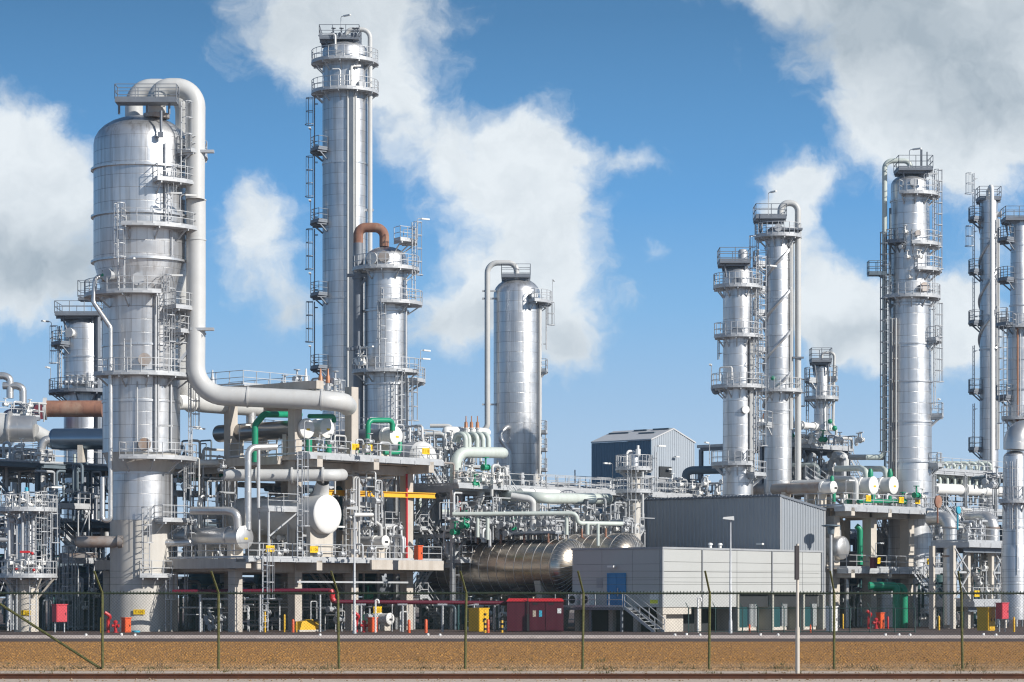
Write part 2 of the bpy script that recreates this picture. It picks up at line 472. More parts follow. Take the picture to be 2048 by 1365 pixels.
class MB:
    def __init__(s):
        s.v, s.f, s.uv = [], [], {}

    def add(s, vs, fs, uvs=None):
        n = len(s.v)
        base = len(s.f)
        s.v.extend(vs)
        for i, f in enumerate(fs):
            s.f.append(tuple(k + n for k in f))
            if uvs:
                s.uv[base + i] = uvs[i]

    def hexa(s, p):            # 8 corners: 4 bottom ccw, 4 top ccw
        s.add(p, [(3, 2, 1, 0), (4, 5, 6, 7), (0, 1, 5, 4), (1, 2, 6, 5), (2, 3, 7, 6), (3, 0, 4, 7)])

    def box(s, c, ax, ay, az):     # centre and three half-axis vectors
        c, ax, ay, az = Vector(c), Vector(ax), Vector(ay), Vector(az)
        s.hexa([c - ax - ay - az, c + ax - ay - az, c + ax + ay - az, c - ax + ay - az,
                c - ax - ay + az, c + ax - ay + az, c + ax + ay + az, c - ax + ay + az])

    def gbox(s, g, u0, u1, v0, v1, z0, z1):   # box in a plant grid
        s.hexa([g(u0, v0, z0), g(u1, v0, z0), g(u1, v1, z0), g(u0, v1, z0),
                g(u0, v0, z1), g(u1, v0, z1), g(u1, v1, z1), g(u0, v1, z1)])

    def bar(s, a, b, w, h=None, up=None):       # rectangular bar between two points
        a, b = Vector(a), Vector(b)
        h = w if h is None else h
        t = b - a
        L = t.length
        if L < 1e-6:
            return
        t /= L
        up = Vector(up) if up is not None else (ZUP if abs(t.z) < 0.95 else U)
        side = t.cross(up).normalized()
        up2 = side.cross(t)
        s.box((a + b) / 2, t * L / 2, side * w / 2, up2 * h / 2)

    def ibeam(s, a, b, w, h, t=0.03):
        a, b = Vector(a), Vector(b)
        d = (b - a).normalized()
        if abs(d.z) > 0.9:
            x = U
        else:
            x = ZUP
        s.bar(a + x * (h / 2 - t / 2), b + x * (h / 2 - t / 2), w, t, x)
        s.bar(a - x * (h / 2 - t / 2), b - x * (h / 2 - t / 2), w, t, x)
        s.bar(a, b, t, h - 2 * t, x)

    def tube(s, pts, r, n=10, bend=0.0, caps=True, seg=6, r2=None):
        raw = [Vector(p) for p in pts]
        pts = [raw[0]] + [q for p, q in zip(raw, raw[1:]) if (q - p).length > 1e-4]
        if bend > 0 and len(pts) > 2:
            out = [pts[0]]
            for i in range(1, len(pts) - 1):
                a, b, c = pts[i - 1], pts[i], pts[i + 1]
                d1, d2 = (a - b), (c - b)
                l1, l2 = d1.length, d2.length
                d1, d2 = d1 / l1, d2 / l2
                ang = d1.angle(d2)
                if ang > 3.0:
                    out.append(b)
                    continue
                k = min(bend / math.tan(ang / 2), l1 * 0.495, l2 * 0.495)
                rr = k * math.tan(ang / 2)
                p1 = b + d1 * k
                cen = b + (d1 + d2).normalized() * (rr / sin(ang / 2))
                x = (p1 - cen).normalized()
                nrm = d1.cross(d2).normalized()
                y = nrm.cross(x)
                if y.dot(d1) > 0:
                    y = -y
                tot = pi - ang
                for q in range(seg + 1):
                    th = tot * q / seg
                    out.append(cen + (x * cos(th) + y * sin(th)) * rr)
            out.append(pts[-1])
            pts = out
        m = len(pts)
        tan = []
        for i in range(m):
            a = pts[max(i - 1, 0)]
            b = pts[min(i + 1, m - 1)]
            t = (b - a)
            tan.append(t.normalized() if t.length > 1e-9 else Vector((0, 0, 1)))
        ref = ZUP if abs(tan[0].z) < 0.9 else U
        nv = tan[0].cross(ref).normalized()
        vs, L = [], 0.0
        lens = []
        for i in range(m):
            if i:
                L += (pts[i] - pts[i - 1]).length
                nv = (nv - tan[i] * nv.dot(tan[i]))
                nv = nv.normalized() if nv.length > 1e-6 else tan[i].orthogonal().normalized()
            bv = tan[i].cross(nv)
            rr = r if r2 is None else r + (r2 - r) * i / (m - 1)
            lens.append(L)
            for k in range(n):
                th = 2 * pi * k / n
                vs.append(pts[i] + (nv * cos(th) + bv * sin(th)) * rr)
        fs, uvs = [], []
        for i in range(m - 1):
            for k in range(n):
                k2 = (k + 1) % n
                fs.append((i * n + k, i * n + k2, (i + 1) * n + k2, (i + 1) * n + k))
                c = 2 * pi * r / n
                uvs.append(((lens[i], k * c), (lens[i], (k + 1) * c), (lens[i + 1], (k + 1) * c), (lens[i + 1], k * c)))
        if caps:
            fs.append(tuple(reversed(range(n))))
            uvs.append([(0, 0)] * n)
            fs.append(tuple(range((m - 1) * n, m * n)))
            uvs.append([(0, 0)] * n)
        s.add(vs, fs, uvs)

    def lathe(s, o, prof, n=32, axis=None, capb=True, capt=True):   # prof: (along, radius)
        o = Vector(o)
        ax = ZUP if axis is None else Vector(axis).normalized()
        x = (U if abs(ax.dot(ZUP)) > 0.9 else ZUP)
        x = (x - ax * x.dot(ax)).normalized()
        y = ax.cross(x)
        vs, fs, uvs = [], [], []
        L = 0
        ll = []
        for i, (h, r) in enumerate(prof):
            if i:
                L += hypot(h - prof[i - 1][0], r - prof[i - 1][1])
            ll.append(L)
            for k in range(n):
                th = 2 * pi * k / n
                vs.append(o + ax * h + (x * cos(th) + y * sin(th)) * max(r, 0.001))
        R = max(p[1] for p in prof)
        c = 2 * pi * R / n
        horiz = abs(ax.z) < 0.5
        for i in range(len(prof) - 1):
            for k in range(n):
                k2 = (k + 1) % n
                fs.append((i * n + k, i * n + k2, (i + 1) * n + k2, (i + 1) * n + k))
                q = ((k * c, ll[i]), ((k + 1) * c, ll[i]), ((k + 1) * c, ll[i + 1]), (k * c, ll[i + 1]))
                if horiz:
                    q = tuple((b, a) for a, b in q)
                uvs.append(q)
        if capb:
            fs.append(tuple(reversed(range(n))))
            uvs.append([(0.1, 0.1)] * n)
        if capt:
            fs.append(tuple(range((len(prof) - 1) * n, len(prof) * n)))
            uvs.append([(0.1, 0.1)] * n)
        s.add(vs, fs, uvs)

    def ball(s, c, r, n=10):
        prof = [(-r * cos(pi * i / 6), r * sin(pi * i / 6)) for i in range(7)]
        s.lathe(c, prof, n)

    def prism(s, poly, vec):          # polygon (world points) swept along vec
        poly = [Vector(p) for p in poly]
        vec = Vector(vec)
        n = len(poly)
        nn = Vector((0, 0, 0))
        for i in range(n):
            nn += poly[i].cross(poly[(i + 1) % n])
        if nn.dot(vec) > 0:
            poly = poly[::-1]
        vs = poly + [p + vec for p in poly]
        fs = [tuple(range(n)), tuple(reversed(range(n, 2 * n)))]
        for i in range(n):
            j = (i + 1) % n
            fs.append((j, i, n + i, n + j))
        s.add(vs, fs)


ROOT = {}       # object -> matrix of its root
COUNT = {}


def xf(o):
    return ROOT.get(o.name, Matrix.Identity(4))


def tag(o, label=None, cat=None, group=None, kind=None):
    if label:
        o['label'] = label
    if cat:
        o['category'] = cat
    if group:
        o['group'] = group
    if kind:
        o['kind'] = kind
    return o


def thing(name, label, cat, loc, group=None, rotz=0.0):
    o = bpy.data.objects.new(name, None)
    o.empty_display_size = 0.3
    COL.objects.link(o)
    o.location = loc
    o.rotation_euler = (0, 0, rotz)
    ROOT[o.name] = Matrix.Translation(Vector(loc)) @ Matrix.Rotation(rotz, 4, 'Z')
    return tag(o, label, cat, group, 'thing')


def build(mb, name, material, parent=None, label=None, smooth=True, cat=None, group=None, kind=None, loc=None, sharp=38):
    """link everything gathered in mb as ONE mesh object (world coordinates in)"""
    if parent is not None:
        M = xf(parent)
    elif loc is not None:
        M = Matrix.Translation(Vector(loc))
    else:
        M = Matrix.Identity(4)
    Mi = M.inverted()
    me = bpy.data.meshes.new(name)
    me.from_pydata([tuple(Mi @ Vector(v)) for v in mb.v], [], mb.f)
    if mb.uv:
        uvl = me.uv_layers.new(name="uv")
        data = [0.0] * (2 * len(me.loops))
        for fi, uv in mb.uv.items():
            ls = me.polygons[fi].loop_start
            for k, (a, b) in enumerate(uv):
                data[2 * (ls + k)], data[2 * (ls + k) + 1] = a, b
        uvl.data.foreach_set('uv', data)
    if smooth:
        me.polygons.foreach_set('use_smooth', [True] * len(me.polygons))
        me.set_sharp_from_angle(angle=radians(sharp))
    me.materials.append(MATS[material])
    me.update()
    o = bpy.data.objects.new(name, me)
    COL.objects.link(o)
    if parent is not None:
        o.parent = parent
        ROOT[o.name] = M
    elif loc is not None:
        o.location = loc
        ROOT[o.name] = M
    return tag(o, label, cat, group, kind)


def each(items, name, material, parent, smooth=True):
    """one part per piece: items are functions that draw a piece into a mesh builder"""
    for fn in items:
        mb = MB()
        fn(mb)
        build(mb, name, material, parent, smooth=smooth)


def valves(parent, pts, r=0.12, material='galvanised', axis=None):
    each([lambda mb, p=p: valve(mb, p, r, axis) for p in pts], 'valve', material, parent)


def struct(name, mb, material):
    return build(mb, name, material, kind='structure', smooth=False)


def solo(name, mb, material, label, cat, group=None, smooth=True, sharp=38):
    """a thing that is one mesh; its origin goes to the middle of its foot"""
    xs = [v[0] for v in mb.v]
    ys = [v[1] for v in mb.v]
    zs = [v[2] for v in mb.v]
    loc = ((min(xs) + max(xs)) / 2, (min(ys) + max(ys)) / 2, min(zs))
    return build(mb, name, material, None, label, smooth, cat, group, 'thing', loc, sharp)


def text_mesh(body, size, origin, xdir, parent, name='lettering', material='letter'):
    cu = bpy.data.curves.new('letters', 'FONT')
    cu.body = body
    cu.size = size
    cu.align_x = 'CENTER'
    cu.align_y = 'CENTER'
    cu.extrude = 0.004
    tmp = bpy.data.objects.new('letters_tmp', cu)
    COL.objects.link(tmp)
    dg = bpy.context.evaluated_depsgraph_get()
    me = bpy.data.meshes.new_from_object(tmp.evaluated_get(dg))
    bpy.data.objects.remove(tmp)
    bpy.data.curves.remove(cu)
    xd = Vector(xdir).normalized()
    nd = xd.cross(ZUP)
    R = Matrix((xd, ZUP, nd)).transposed().to_4x4()
    W = Matrix.Translation(Vector(origin)) @ R
    me.transform(xf(parent).inverted() @ W)
    me.materials.clear()
    me.materials.append(MATS[material])
    o = bpy.data.objects.new(name, me)
    COL.objects.link(o)
    o.parent = parent
    return o


# ------------------------------------------------------------------ plant vocabulary


def rail_bars(mb, pts, h=1.05, closed=False, post=1.5, w=0.045, kick=True, mids=(0.55,)):
    pts = [Vector(p) for p in pts]
    if closed:
        pts = pts + [pts[0]]
    for i in range(len(pts) - 1):
        a, b = pts[i], pts[i + 1]
        for hh in (h,) + tuple(mids):
            mb.bar(a + ZUP * hh, b + ZUP * hh, w, w)
        if kick:
            mb.bar(a + ZUP * 0.08, b + ZUP * 0.08, 0.02, 0.14)
        L = (b - a).length
        n = max(1, round(L / post))
        for k in range(n + 1):
            if k == n and i < len(pts) - 2:
                continue
            q = a.lerp(b, k / n)
            mb.bar(q, q + ZUP * h, w, w)


def arc(c, r, a0, a1, z, n=None):
    n = n or max(2, int(abs(a1 - a0) / 15) + 1)
    return [Vector((c[0] + r * cos(radians(a0 + (a1 - a0) * i / n)), c[1] + r * sin(radians(a0 + (a1 - a0) * i / n)), z)) for i in range(n + 1)]


def ring_platform(parent, c, ri, ro, z, a0, a1, gap=None, m='galvanised', brk=True):
    """sector platform round a column: deck (part) with railing and brackets (sub-parts)"""
    mb = MB()
    n = max(3, int(abs(a1 - a0) / 10) + 1)
    full = abs(a1 - a0) > 355
    for i in range(n):
        t0 = radians(a0 + (a1 - a0) * i / n)
        t1 = radians(a0 + (a1 - a0) * (i + 1) / n)
        q = []
        for zz in (z - 0.16, z):
            for (r, t) in ((ri, t0), (ro, t0), (ro, t1), (ri, t1)):
                q.append(Vector((c[0] + r * cos(t), c[1] + r * sin(t), zz)))
        mb.hexa(q)
    if brk:
        k = max(2, int(abs(a1 - a0) / 32))
        for i in range(k + 1):
            t = radians(a0 + 4 + (a1 - a0 - 8) * i / k)
            dr = Vector((cos(t), sin(t), 0))
            p0 = Vector((c[0], c[1], 0))
            mb.bar(p0 + dr * (ri - 0.1) + ZUP * (z - 0.24), p0 + dr * (ro - 0.05) + ZUP * (z - 0.24), 0.09, 0.14)
            mb.bar(p0 + dr * (ri - 0.1) + ZUP * (z - 1.0), p0 + dr * (ro - 0.35) + ZUP * (z - 0.28), 0.08, 0.1)
    pl = build(mb, 'platform', m, parent, smooth=False)
    rb = MB()
    out = arc(c, ro - 0.05, a0, a1, z, max(3, int(abs(a1 - a0) / 14)))
    rail_bars(rb, out, post=1.4)
    if not full:
        for a in (a0, a1):
            rail_bars(rb, arc(c, ri + 0.05, a, a, z, 1)[:1] + arc(c, ro - 0.05, a, a, z, 1)[:1], post=2)
    build(rb, 'railing', m, pl, smooth=False)
    return pl


def ladder(parent, base, z1, out, cage=True, m='galvanised', w=0.5):
    """vertical ladder with stringers and rungs; safety cage as sub-part. out = horizontal direction away from the wall"""
    base = Vector(base)
    out = Vector(out).normalized()
    sd = Vector((-out.y, out.x, 0))
    mb = MB()
    H = z1 - base.z
    for s_ in (-1, 1):
        p = base + sd * (s_ * w / 2)
        mb.bar(p, p + ZUP * H, 0.05, 0.07)
    k = int(H / 0.4)
    for i in range(k):
        p = base + ZUP * (0.3 + i * 0.4)
        mb.bar(p - sd * w / 2, p + sd * w / 2, 0.035)
    k = max(2, int(H / 3))
    for i in range(k):
        p = base + ZUP * (0.5 + (H - 1) * i / (k - 1))
        for s_ in (-1, 1):
            mb.bar(p + sd * s_ * w / 2, p + sd * s_ * w / 2 - out * 0.3, 0.05)
    o = build(mb, 'ladder', m, parent, smooth=False)
    if cage and H > 3:
        cb = MB()
        r = 0.38
        z0 = 2.3
        cen = base + out * 0.36

        def hoop(zz, rr):
            pts = []
            for i in range(9):
                th = radians(-125 + 250 * i / 8)
                pts.append(cen + (out * cos(th) + sd * sin(th)) * rr + ZUP * zz)
            return pts
        nh = max(2, int((H - z0) / 0.9) + 1)
        for i in range(nh):
            zz = z0 + (H - z0) * i / (nh - 1)
            hp = hoop(zz, r if i else r * 1.25)
            for a, b in zip(hp, hp[1:]):
                cb.bar(a, b, 0.02, 0.06)
        lo, hi = hoop(z0, r), hoop(H, r)
        for i in (0, 2, 4, 6, 8):
            cb.bar(lo[i], hi[i], 0.045, 0.02)
        build(cb, 'cage', m, o, smooth=False)
    return o


def lamp_arm(parent, base, h, side, m='galvanised'):
    base, side = Vector(base), Vector(side).normalized()
    mb = MB()
    mb.tube([base, base + ZUP * h, base + ZUP * h + side * 0.55], 0.03, 5, 0.15, seg=3)
    o = build(mb, 'lamp', m, parent)
    lb = MB()
    lb.box(base + ZUP * h + side * 0.75, side * 0.4, Vector((-side.y, side.x, 0)) * 0.09, ZUP * 0.06)
    build(lb, 'lamp_head', 'lamp_glass', o, smooth=False)


def manway(parent, c, R, z, ang, r=0.4, m='galvanised', depth=0.35):
    t = radians(ang)
    d = Vector((cos(t), sin(t), 0))
    mb = MB()
    mb.lathe(Vector((c[0], c[1], z)) + d * (R - 0.2), [(0, r * 0.85), (0.2 + depth - 0.12, r * 0.85), (0.2 + depth - 0.12, r * 1.1), (0.2 + depth, r * 1.1)], 16, d)
    return build(mb, 'manway', m, parent)


def ring(mb, c, R, z, w=0.12, h=0.14, n=40):
    mb.lathe((c[0], c[1], z - h / 2), [(0, R - 0.02), (0, R + w), (h, R + w), (h, R - 0.02)], n, capb=False, capt=False)


def stub(mb, a, b, r, flange=1.45, n=12):
    a, b = Vector(a), Vector(b)
    d = (b - a)
    L = d.length
    mb.lathe(a, [(0, r), (L - 0.12, r), (L - 0.12, r * flange), (L, r * flange)], n, d)


def valve(mb, p, r=0.12, axis=None):
    """small gate valve: body, bonnet, handwheel"""
    p = Vector(p)
    ax = Vector(axis) if axis is not None else U
    mb.lathe(p - ax * r * 2, [(0, r * 1.5), (r * .5, r * 1.5), (r * .5, r * .9), (r * 1.5, r * 1.25), (r * 2.5, r * 1.25), (r * 3.5, r * .9), (r * 3.5, r * 1.5), (r * 4, r * 1.5)], 8, ax)
    mb.tube([p, p + ZUP * r * 4.5], r * 0.45, 6)
    mb.lathe(p + ZUP * r * 4.3, [(0, r * 1.6), (r * .35, r * 1.6)], 10)


def dome(hz, R, k=0.5, n=7):
    """profile points of an ellipsoidal head starting at height hz"""
    return [(hz + R * k * sin(pi / 2 * i / n), R * cos(pi / 2 * i / n)) for i in range(n + 1)]

# ------------------------------------------------------------------ the setting


def build_ground():
    mb = MB()
    mb.add([(-3000, -60, 0), (3000, -60, 0), (3000, 9000, 0), (-3000, 9000, 0)], [(0, 1, 2, 3)])
    struct('ground', mb, 'ground_plain')

    def strip(name, y0, y1, z, m, x=420, nx=1, ny=1):
        mb = MB()
        mb.add([(-x, y0, z), (x, y0, z), (x, y1, z), (-x, y1, z)], [(0, 1, 2, 3)])
        return struct(name, mb, m)
    strip('ballast', -40, 79.5, 0.004, 'sand')
    strip('path', 79.7, 88.0, 0.006, 'sand')
    strip('soil', 87.8, 146, 0.010, 'soil')
    strip('road', 146, 157, 0.014, 'asphalt')
    strip('plant_yard', 163, 420, 0.014, 'asphalt')
    mb = MB()
    mb.hexa([(-420, 157, 0), (420, 157, 0), (420, 163, 0), (-420, 163, 0), (-420, 157, .13), (420, 157, .13), (420, 163, .13), (-420, 163, .13)])
    struct('kerb', mb, 'kerb')
    # clods and stones of the bare soil
    rnd = random.Random(5)
    st = MB()
    for i in range(60000):
        d = 88.5 + 56 * rnd.random() ** 1.6
        x = rnd.uniform(-0.215, 0.215) * d
        r = rnd.uniform(0.02, 0.052) * (1.35 if rnd.random() < 0.1 else 1)
        rot = rnd.random() * pi
        vs = []
        for k in range(4):
            th = rot + k * pi / 2
            rr = r * rnd.uniform(0.8, 1.6)
            vs.append((x + rr * cos(th), d + rr * sin(th), 0.0))
        vs.append((x + rnd.uniform(-.3, .3) * r, d + rnd.uniform(-.3, .3) * r, r * rnd.uniform(0.6, 1.15)))
        st.add(vs, [(0, 1, 4), (1, 2, 4), (2, 3, 4), (3, 0, 4)])
    build(st, 'soil_clods', 'clod', kind='stuff', smooth=False)
    st = MB()
    for i in range(2600):
        d = rnd.uniform(77, 90)
        x = rnd.uniform(-0.215, 0.215) * d
        if 79.3 < d < 79.9:
            continue
        r = rnd.uniform(0.015, 0.05)
        rot = rnd.random() * pi
        vs = [(x + r * rnd.uniform(.8, 1.5) * cos(rot + k * pi / 2), d + r * rnd.uniform(.8, 1.5) * sin(rot + k * pi / 2), 0.0) for k in range(4)]
        vs.append((x, d, r * rnd.uniform(0.6, 1.2)))
        st.add(vs, [(0, 1, 4), (1, 2, 4), (2, 3, 4), (3, 0, 4)])
    build(st, 'gravel', 'gravel', kind='stuff', smooth=False)

    # sparse dry weeds along the path and the foot of the fence
    st = MB()
    for i in range(420):
        d = rnd.choice((rnd.gauss(89.9, .5), rnd.uniform(83, 91), rnd.uniform(88, 104)))
        x = rnd.uniform(-0.21, 0.21) * d
        if rnd.random() < .6:
            x = round(x / 3.1) * 3.1 + rnd.gauss(0, .35)
        h = rnd.uniform(.05, .2)
        for k in range(rnd.randint(4, 9)):
            th = rnd.random() * 2 * pi
            o = Vector((x + rnd.gauss(0, .08), d + rnd.gauss(0, .08), 0))
            w = Vector((cos(th), sin(th), 0)) * .012
            tip = o + Vector((rnd.gauss(0, .06), rnd.gauss(0, .06), h * rnd.uniform(.5, 1.2)))
            st.add([o - w, o + w, tip], [(0, 1, 2)])
    build(st, 'weeds', 'weed', kind='stuff', smooth=False)


def build_rail():
    d = 79.6
    mb = MB()
    x = 60
    prof = [(-.07, -.05), (.07, -.05), (.07, .015), (.014, .04), (.014, .115), (.036, .125), (.036, .165), (-.036, .165), (-.036, .125), (-.014, .115), (-.014, .04), (-.07, .015)]
    mb.prism([(-x, d + p, q) for p, q in prof], (2 * x, 0, 0))
    solo('steel_rail', mb, 'rail_rust', 'rusty brown steel rail half sunk in sand along the bottom edge of the picture', 'rail', smooth=False)


def build_fence():
    t = thing('chain_link_fence', 'green mossy chain link security fence with angled posts along the bare soil', 'fence', (0, 89.7, 0))
    d = 89.7
    s = sc(d)
    posts = [-260, -30, 205, 437, 678, 930, 1165, 1418, 1668, 1925, 2170, 2410]
    tops = Zy(1187, d)
    zt = Zy(1143, d)
    for px in posts:
        b = PX(px, d)
        mb = MB()
        lean = random.Random(px).uniform(-.05, .05)
        mb.tube([b + ZUP * -.1, b + Vector((lean, 0, tops + 0.05))], 0.046, 8)
        mb.bar(b + Vector((lean, 0, tops)), b + Vector((-0.20 + lean, -0.5, zt)), 0.055, 0.055)
        build(mb, 'post', 'fence_green', t)
    mb = MB()
    mb.tube([PX(-260, d, tops), PX(2410, d, tops)], 0.035, 6)
    rnd = random.Random(2)
    x = PX(-260, d).x
    while x < PX(2410, d).x:       # knuckles of the mesh folded over the rail
        mb.bar((x, d, tops - .05), (x + .02, d, tops + .075), .02)
        x += 0.115
    build(mb, 'top_rail', 'fence_dark', t)
    for k, f in enumerate((0.4, 0.7, 1.0)):
        mb = MB()
        z = tops + (zt - tops) * f
        mb.tube([PX(-260, d, z) + Vector((-.2 * f, -.5 * f, 0)), PX(2410, d, z) + Vector((-.2 * f, -.5 * f, 0))], 0.004, 4)
        build(mb, 'barbed_wire', 'fence_dark', t)
    for a, b in zip(posts, posts[1:]):
        mb = MB()
        x0, x1 = PX(a, d).x, PX(b, d).x
        W, H, st = x1 - x0, tops - 0.05, 0.11
        k = int((W + H) / st)
        for i in range(k):
            c = i * st
            for sg in (0, 1):
                p0, p1 = max(0, c - H), min(W, c)
                z0, z1 = c - p0, c - p1
                if sg:
                    q0, q1 = (W - p0, z0), (W - p1, z1)
                else:
                    q0, q1 = (p0, z0), (p1, z1)
                A, B = Vector((x0 + q0[0], d, q0[1] + .05)), Vector((x0 + q1[0], d, q1[1] + .05))
                if (B - A).length < .02:
                    continue
                t_ = (B - A).normalized()
                n_ = Vector((-t_.z, 0, t_.x)) * 0.0023
                yy = Vector((0, 0.0023, 0))
                mb.add([A - n_, A + n_, A + yy, B - n_, B + n_, B + yy], [(0, 1, 4, 3), (1, 2, 5, 4), (2, 0, 3, 5)])
        build(mb, 'wire_mesh', 'fence_dark', t, smooth=False)
    mb = MB()
    mb.tube([P(-20, 1196, d) + Vector((0, .05, 0)), P(203, 1339, d) + Vector((0, .05, 0))], 0.045, 8)
    build(mb, 'brace', 'fence_green', t)


def build_near_post():
    d = 80.3
    b = PX(1595, d)
    t = thing('track_sign', 'tall pale post beside the railway carrying a narrow dark board seen edge-on', 'sign', b)
    mb = MB()
    mb.tube([b, b + ZUP * Zy(1255, d)], 0.066, 10)
    mb.tube([b + ZUP * Zy(1255, d), b + ZUP * Zy(1088, d)], 0.046, 10)
    build(mb, 'post', 'concrete_pale', t)
    mb = MB()
    z0, z1 = Zy(1160, d), Zy(1092, d)
    mb.box(b + Vector((-.03, -.09, (z0 + z1) / 2)), (0.06, .015, 0), (-0.015, 0.03, 0), (0, 0, (z1 - z0) / 2))
    build(mb, 'board', 'sign_back', t, smooth=False)


# ------------------------------------------------------------------ buildings


def corr_wall(mb, a, b, z0, z1a, z1b, nrm, pitch=0.36, depth=0.05):
    """corrugated sheet wall from a to b (ground points)"""
    a, b, nrm = Vector(a), Vector(b), Vector(nrm)
    L = (b - a).length
    t = (b - a) / L
    n = int(L / pitch)
    pit = L / n
    pts = []
    for i in range(n):
        x = i * pit
        pts += [(x, 0), (x + pit * .5, 0), (x + pit * .6, depth), (x + pit * .9, depth)]
    pts.append((L, 0))
    vs = []
    for x, h in pts:
        q = a + t * x + nrm * h
        zt = z1a + (z1b - z1a) * x / L
        vs += [q + ZUP * z0, q + ZUP * zt]
    fs = []
    for i in range(len(pts) - 1):
        fs.append((2 * i, 2 * i + 2, 2 * i + 3, 2 * i + 1))
    mb.add(vs, fs)


def wall_lamp(parent, p, nrm, side):
    p, nrm, side = Vector(p), Vector(nrm), Vector(side)
    mb = MB()
    mb.bar(p, p + nrm * .35, .06)
    mb.box(p + nrm * .45 - ZUP * .02, side * .28, nrm * .14, ZUP * .07)
    build(mb, 'wall_lamp', 'lamp_glass', parent, smooth=False)


def build_switchroom():
    g = Grid(1325, 186)
    LU, LV = 20.05, 8.42
    zt, zb = 5.97, 1.78
    t = thing('switchroom_building', 'low pale panelled building on a raised plinth with a blue double door and outside stairs', 'building', g.o)
    mb = MB()
    mb.gbox(g, 0.25, LU - .25, 0.25, LV - .25, zb, zt - .3)
    build(mb, 'core', 'void_shade', t, smooth=False)
    wall = MB()
    # right (sunlit) face: panels in courses with joints
    cols = [0, 4.65, 8.95, 13.35, 17.4, LU]
    rows = [zb, 2.75, 3.6, 4.35, 5.05, zt]
    for i in range(5):
        for j in range(5):
            lo = rows[j]
            if i >= 2 and j < 1:
                continue
            wall.gbox(g, cols[i] + .02, cols[i + 1] - .02, 0.0, 0.25, lo + .012, rows[j + 1] - .012)
    vc = [0, 2.75, 5.6, LV]
    vr = [zb, 2.75, 3.75, 4.9, zt]
    for i in range(3):
        for j in range(4):
            wall.gbox(g, 0.0, 0.25, vc[i] + (.27 if i == 0 else .012), vc[i + 1] - .012, vr[j] + .008, vr[j + 1] - .008)
    wall.gbox(g, LU - .25, LU, .27, LV, zb, zt)
    wall.gbox(g, .27, LU - .27, LV - .25, LV, zb, zt)
    build(wall, 'wall', 'panel_wall', t, smooth=False)
    rf = MB()
    rf.gbox(g, -.06, LU + .06, -.06, LV + .06, zt, zt + .14)
    build(rf, 'roof', 'grey_paint', t, smooth=False)
    # door on the left face
    dr = MB()
    dv0, dv1 = 3.35, 5.02
    dr.gbox(g, -.05, 0.0, dv0, dv1, zb + .02, 4.22)
    for v in (dv0, dv1):
        dr.gbox(g, -.09, -.05, v - .04, v + .04, zb + .02, 4.26)
    dr.gbox(g, -.09, -.05, dv0 + .04, dv1 - .04, 4.18, 4.26)
    dr.gbox(g, -.07, -.05, 4.17, 4.20, zb + .02, 4.18)
    door = build(dr, 'door', 'blue_paint', t, 'blue double door', smooth=False)
    hb = MB()
    hb.gbox(g, -.13, -.05, 4.02, 4.08, zb + .8, zb + 1.4)
    build(hb, 'handle', 'galvanised', door, smooth=False)
    wall_lamp(t, g(0, 4.35, 4.75), -U, V)
    # poster by the corner
    pb = MB()
    pb.gbox(g, -.03, 0.0, .35, 1.15, 2.0, 2.9)
    po = build(pb, 'notice', 'paper', t, 'white notice with a yellow lower half by the corner', smooth=False)
    pb = MB()
    pb.gbox(g, -.045, -.03, .4, 1.1, 2.05, 2.32)
    build(pb, 'notice_band', 'poster_yellow', po, smooth=False)
    # undercroft columns (left face and front)
    for v in (.3, 2.6, 4.9, 7.2, 8.1):
        mb = MB()
        mb.gbox(g, .15, .55, v - .2, v + .2, 0, zb)
        build(mb, 'stilt', 'concrete', t, smooth=False)
    for u in (4.4,):
        mb = MB()
        mb.gbox(g, u, u + .3, .1, .5, 0, zb)
        build(mb, 'stilt', 'concrete_pale', t, smooth=False)
    mb = MB()
    mb.gbox(g, .4, 3.2, .6, .8, 0, zb - .35)
    mb.gbox(g, .05, 3.4, .02, .58, zb - .5, zb - .03)
    build(mb, 'plinth_wall', 'concrete_pale', t, smooth=False)
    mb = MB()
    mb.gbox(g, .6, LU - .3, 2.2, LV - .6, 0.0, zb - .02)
    build(mb, 'undercroft_shade', 'void_shade', t, smooth=False)  # solid block painted near-black as the shade under the raised floor
    # outside landing, stairs and railing along the left face
    ld = MB()
    ld.gbox(g, -1.5, -.1, 2.4, 8.9, zb - .2, zb - .02)
    for v in (2.6, 5.5, 8.6):
        ld.gbox(g, -1.4, -1.25, v, v + .15, 0, zb - .2)
    land = build(ld, 'landing', 'galvanised_dark', t, smooth=False)
    rb = MB()
    rail_bars(rb, [g(-1.45, 2.5, zb), g(-1.45, 8.85, zb), g(-.1, 8.85, zb)], post=1.3)
    build(rb, 'railing', 'galvanised', land, smooth=False)
    stairs(t, g(-.8, 2.4, zb - .02), g(-.8, -.35, 0.0), U, 1.1)
    # rainwater pipes, corner trim and small things on the roof
    for u, v in ((4.65, -.07), (13.35, -.07), (LU - .15, -.07)):
        mb = MB()
        mb.tube([g(u, v, zb if u < 10 else 2.9), g(u, v, zt - .02)], .05, 8)
        build(mb, 'downpipe', 'grey_paint', t)
    mb = MB()
    mb.gbox(g, -.02, .14, -.02, -.004, zb, zt - .01)
    mb.gbox(g, -.02, -.004, 0, .14, zb, zt - .01)
    build(mb, 'corner_trim', 'grey_paint', t, smooth=False)
    for u in (7.0, 8.2):
        mb = MB()
        mb.lathe(g(u, 1.0, zt + .14), [(0, .12), (.25, .12), (.25, .2), (.38, .16), (.42, .05)], 10)
        build(mb, 'roof_vent', 'white_paint', t)
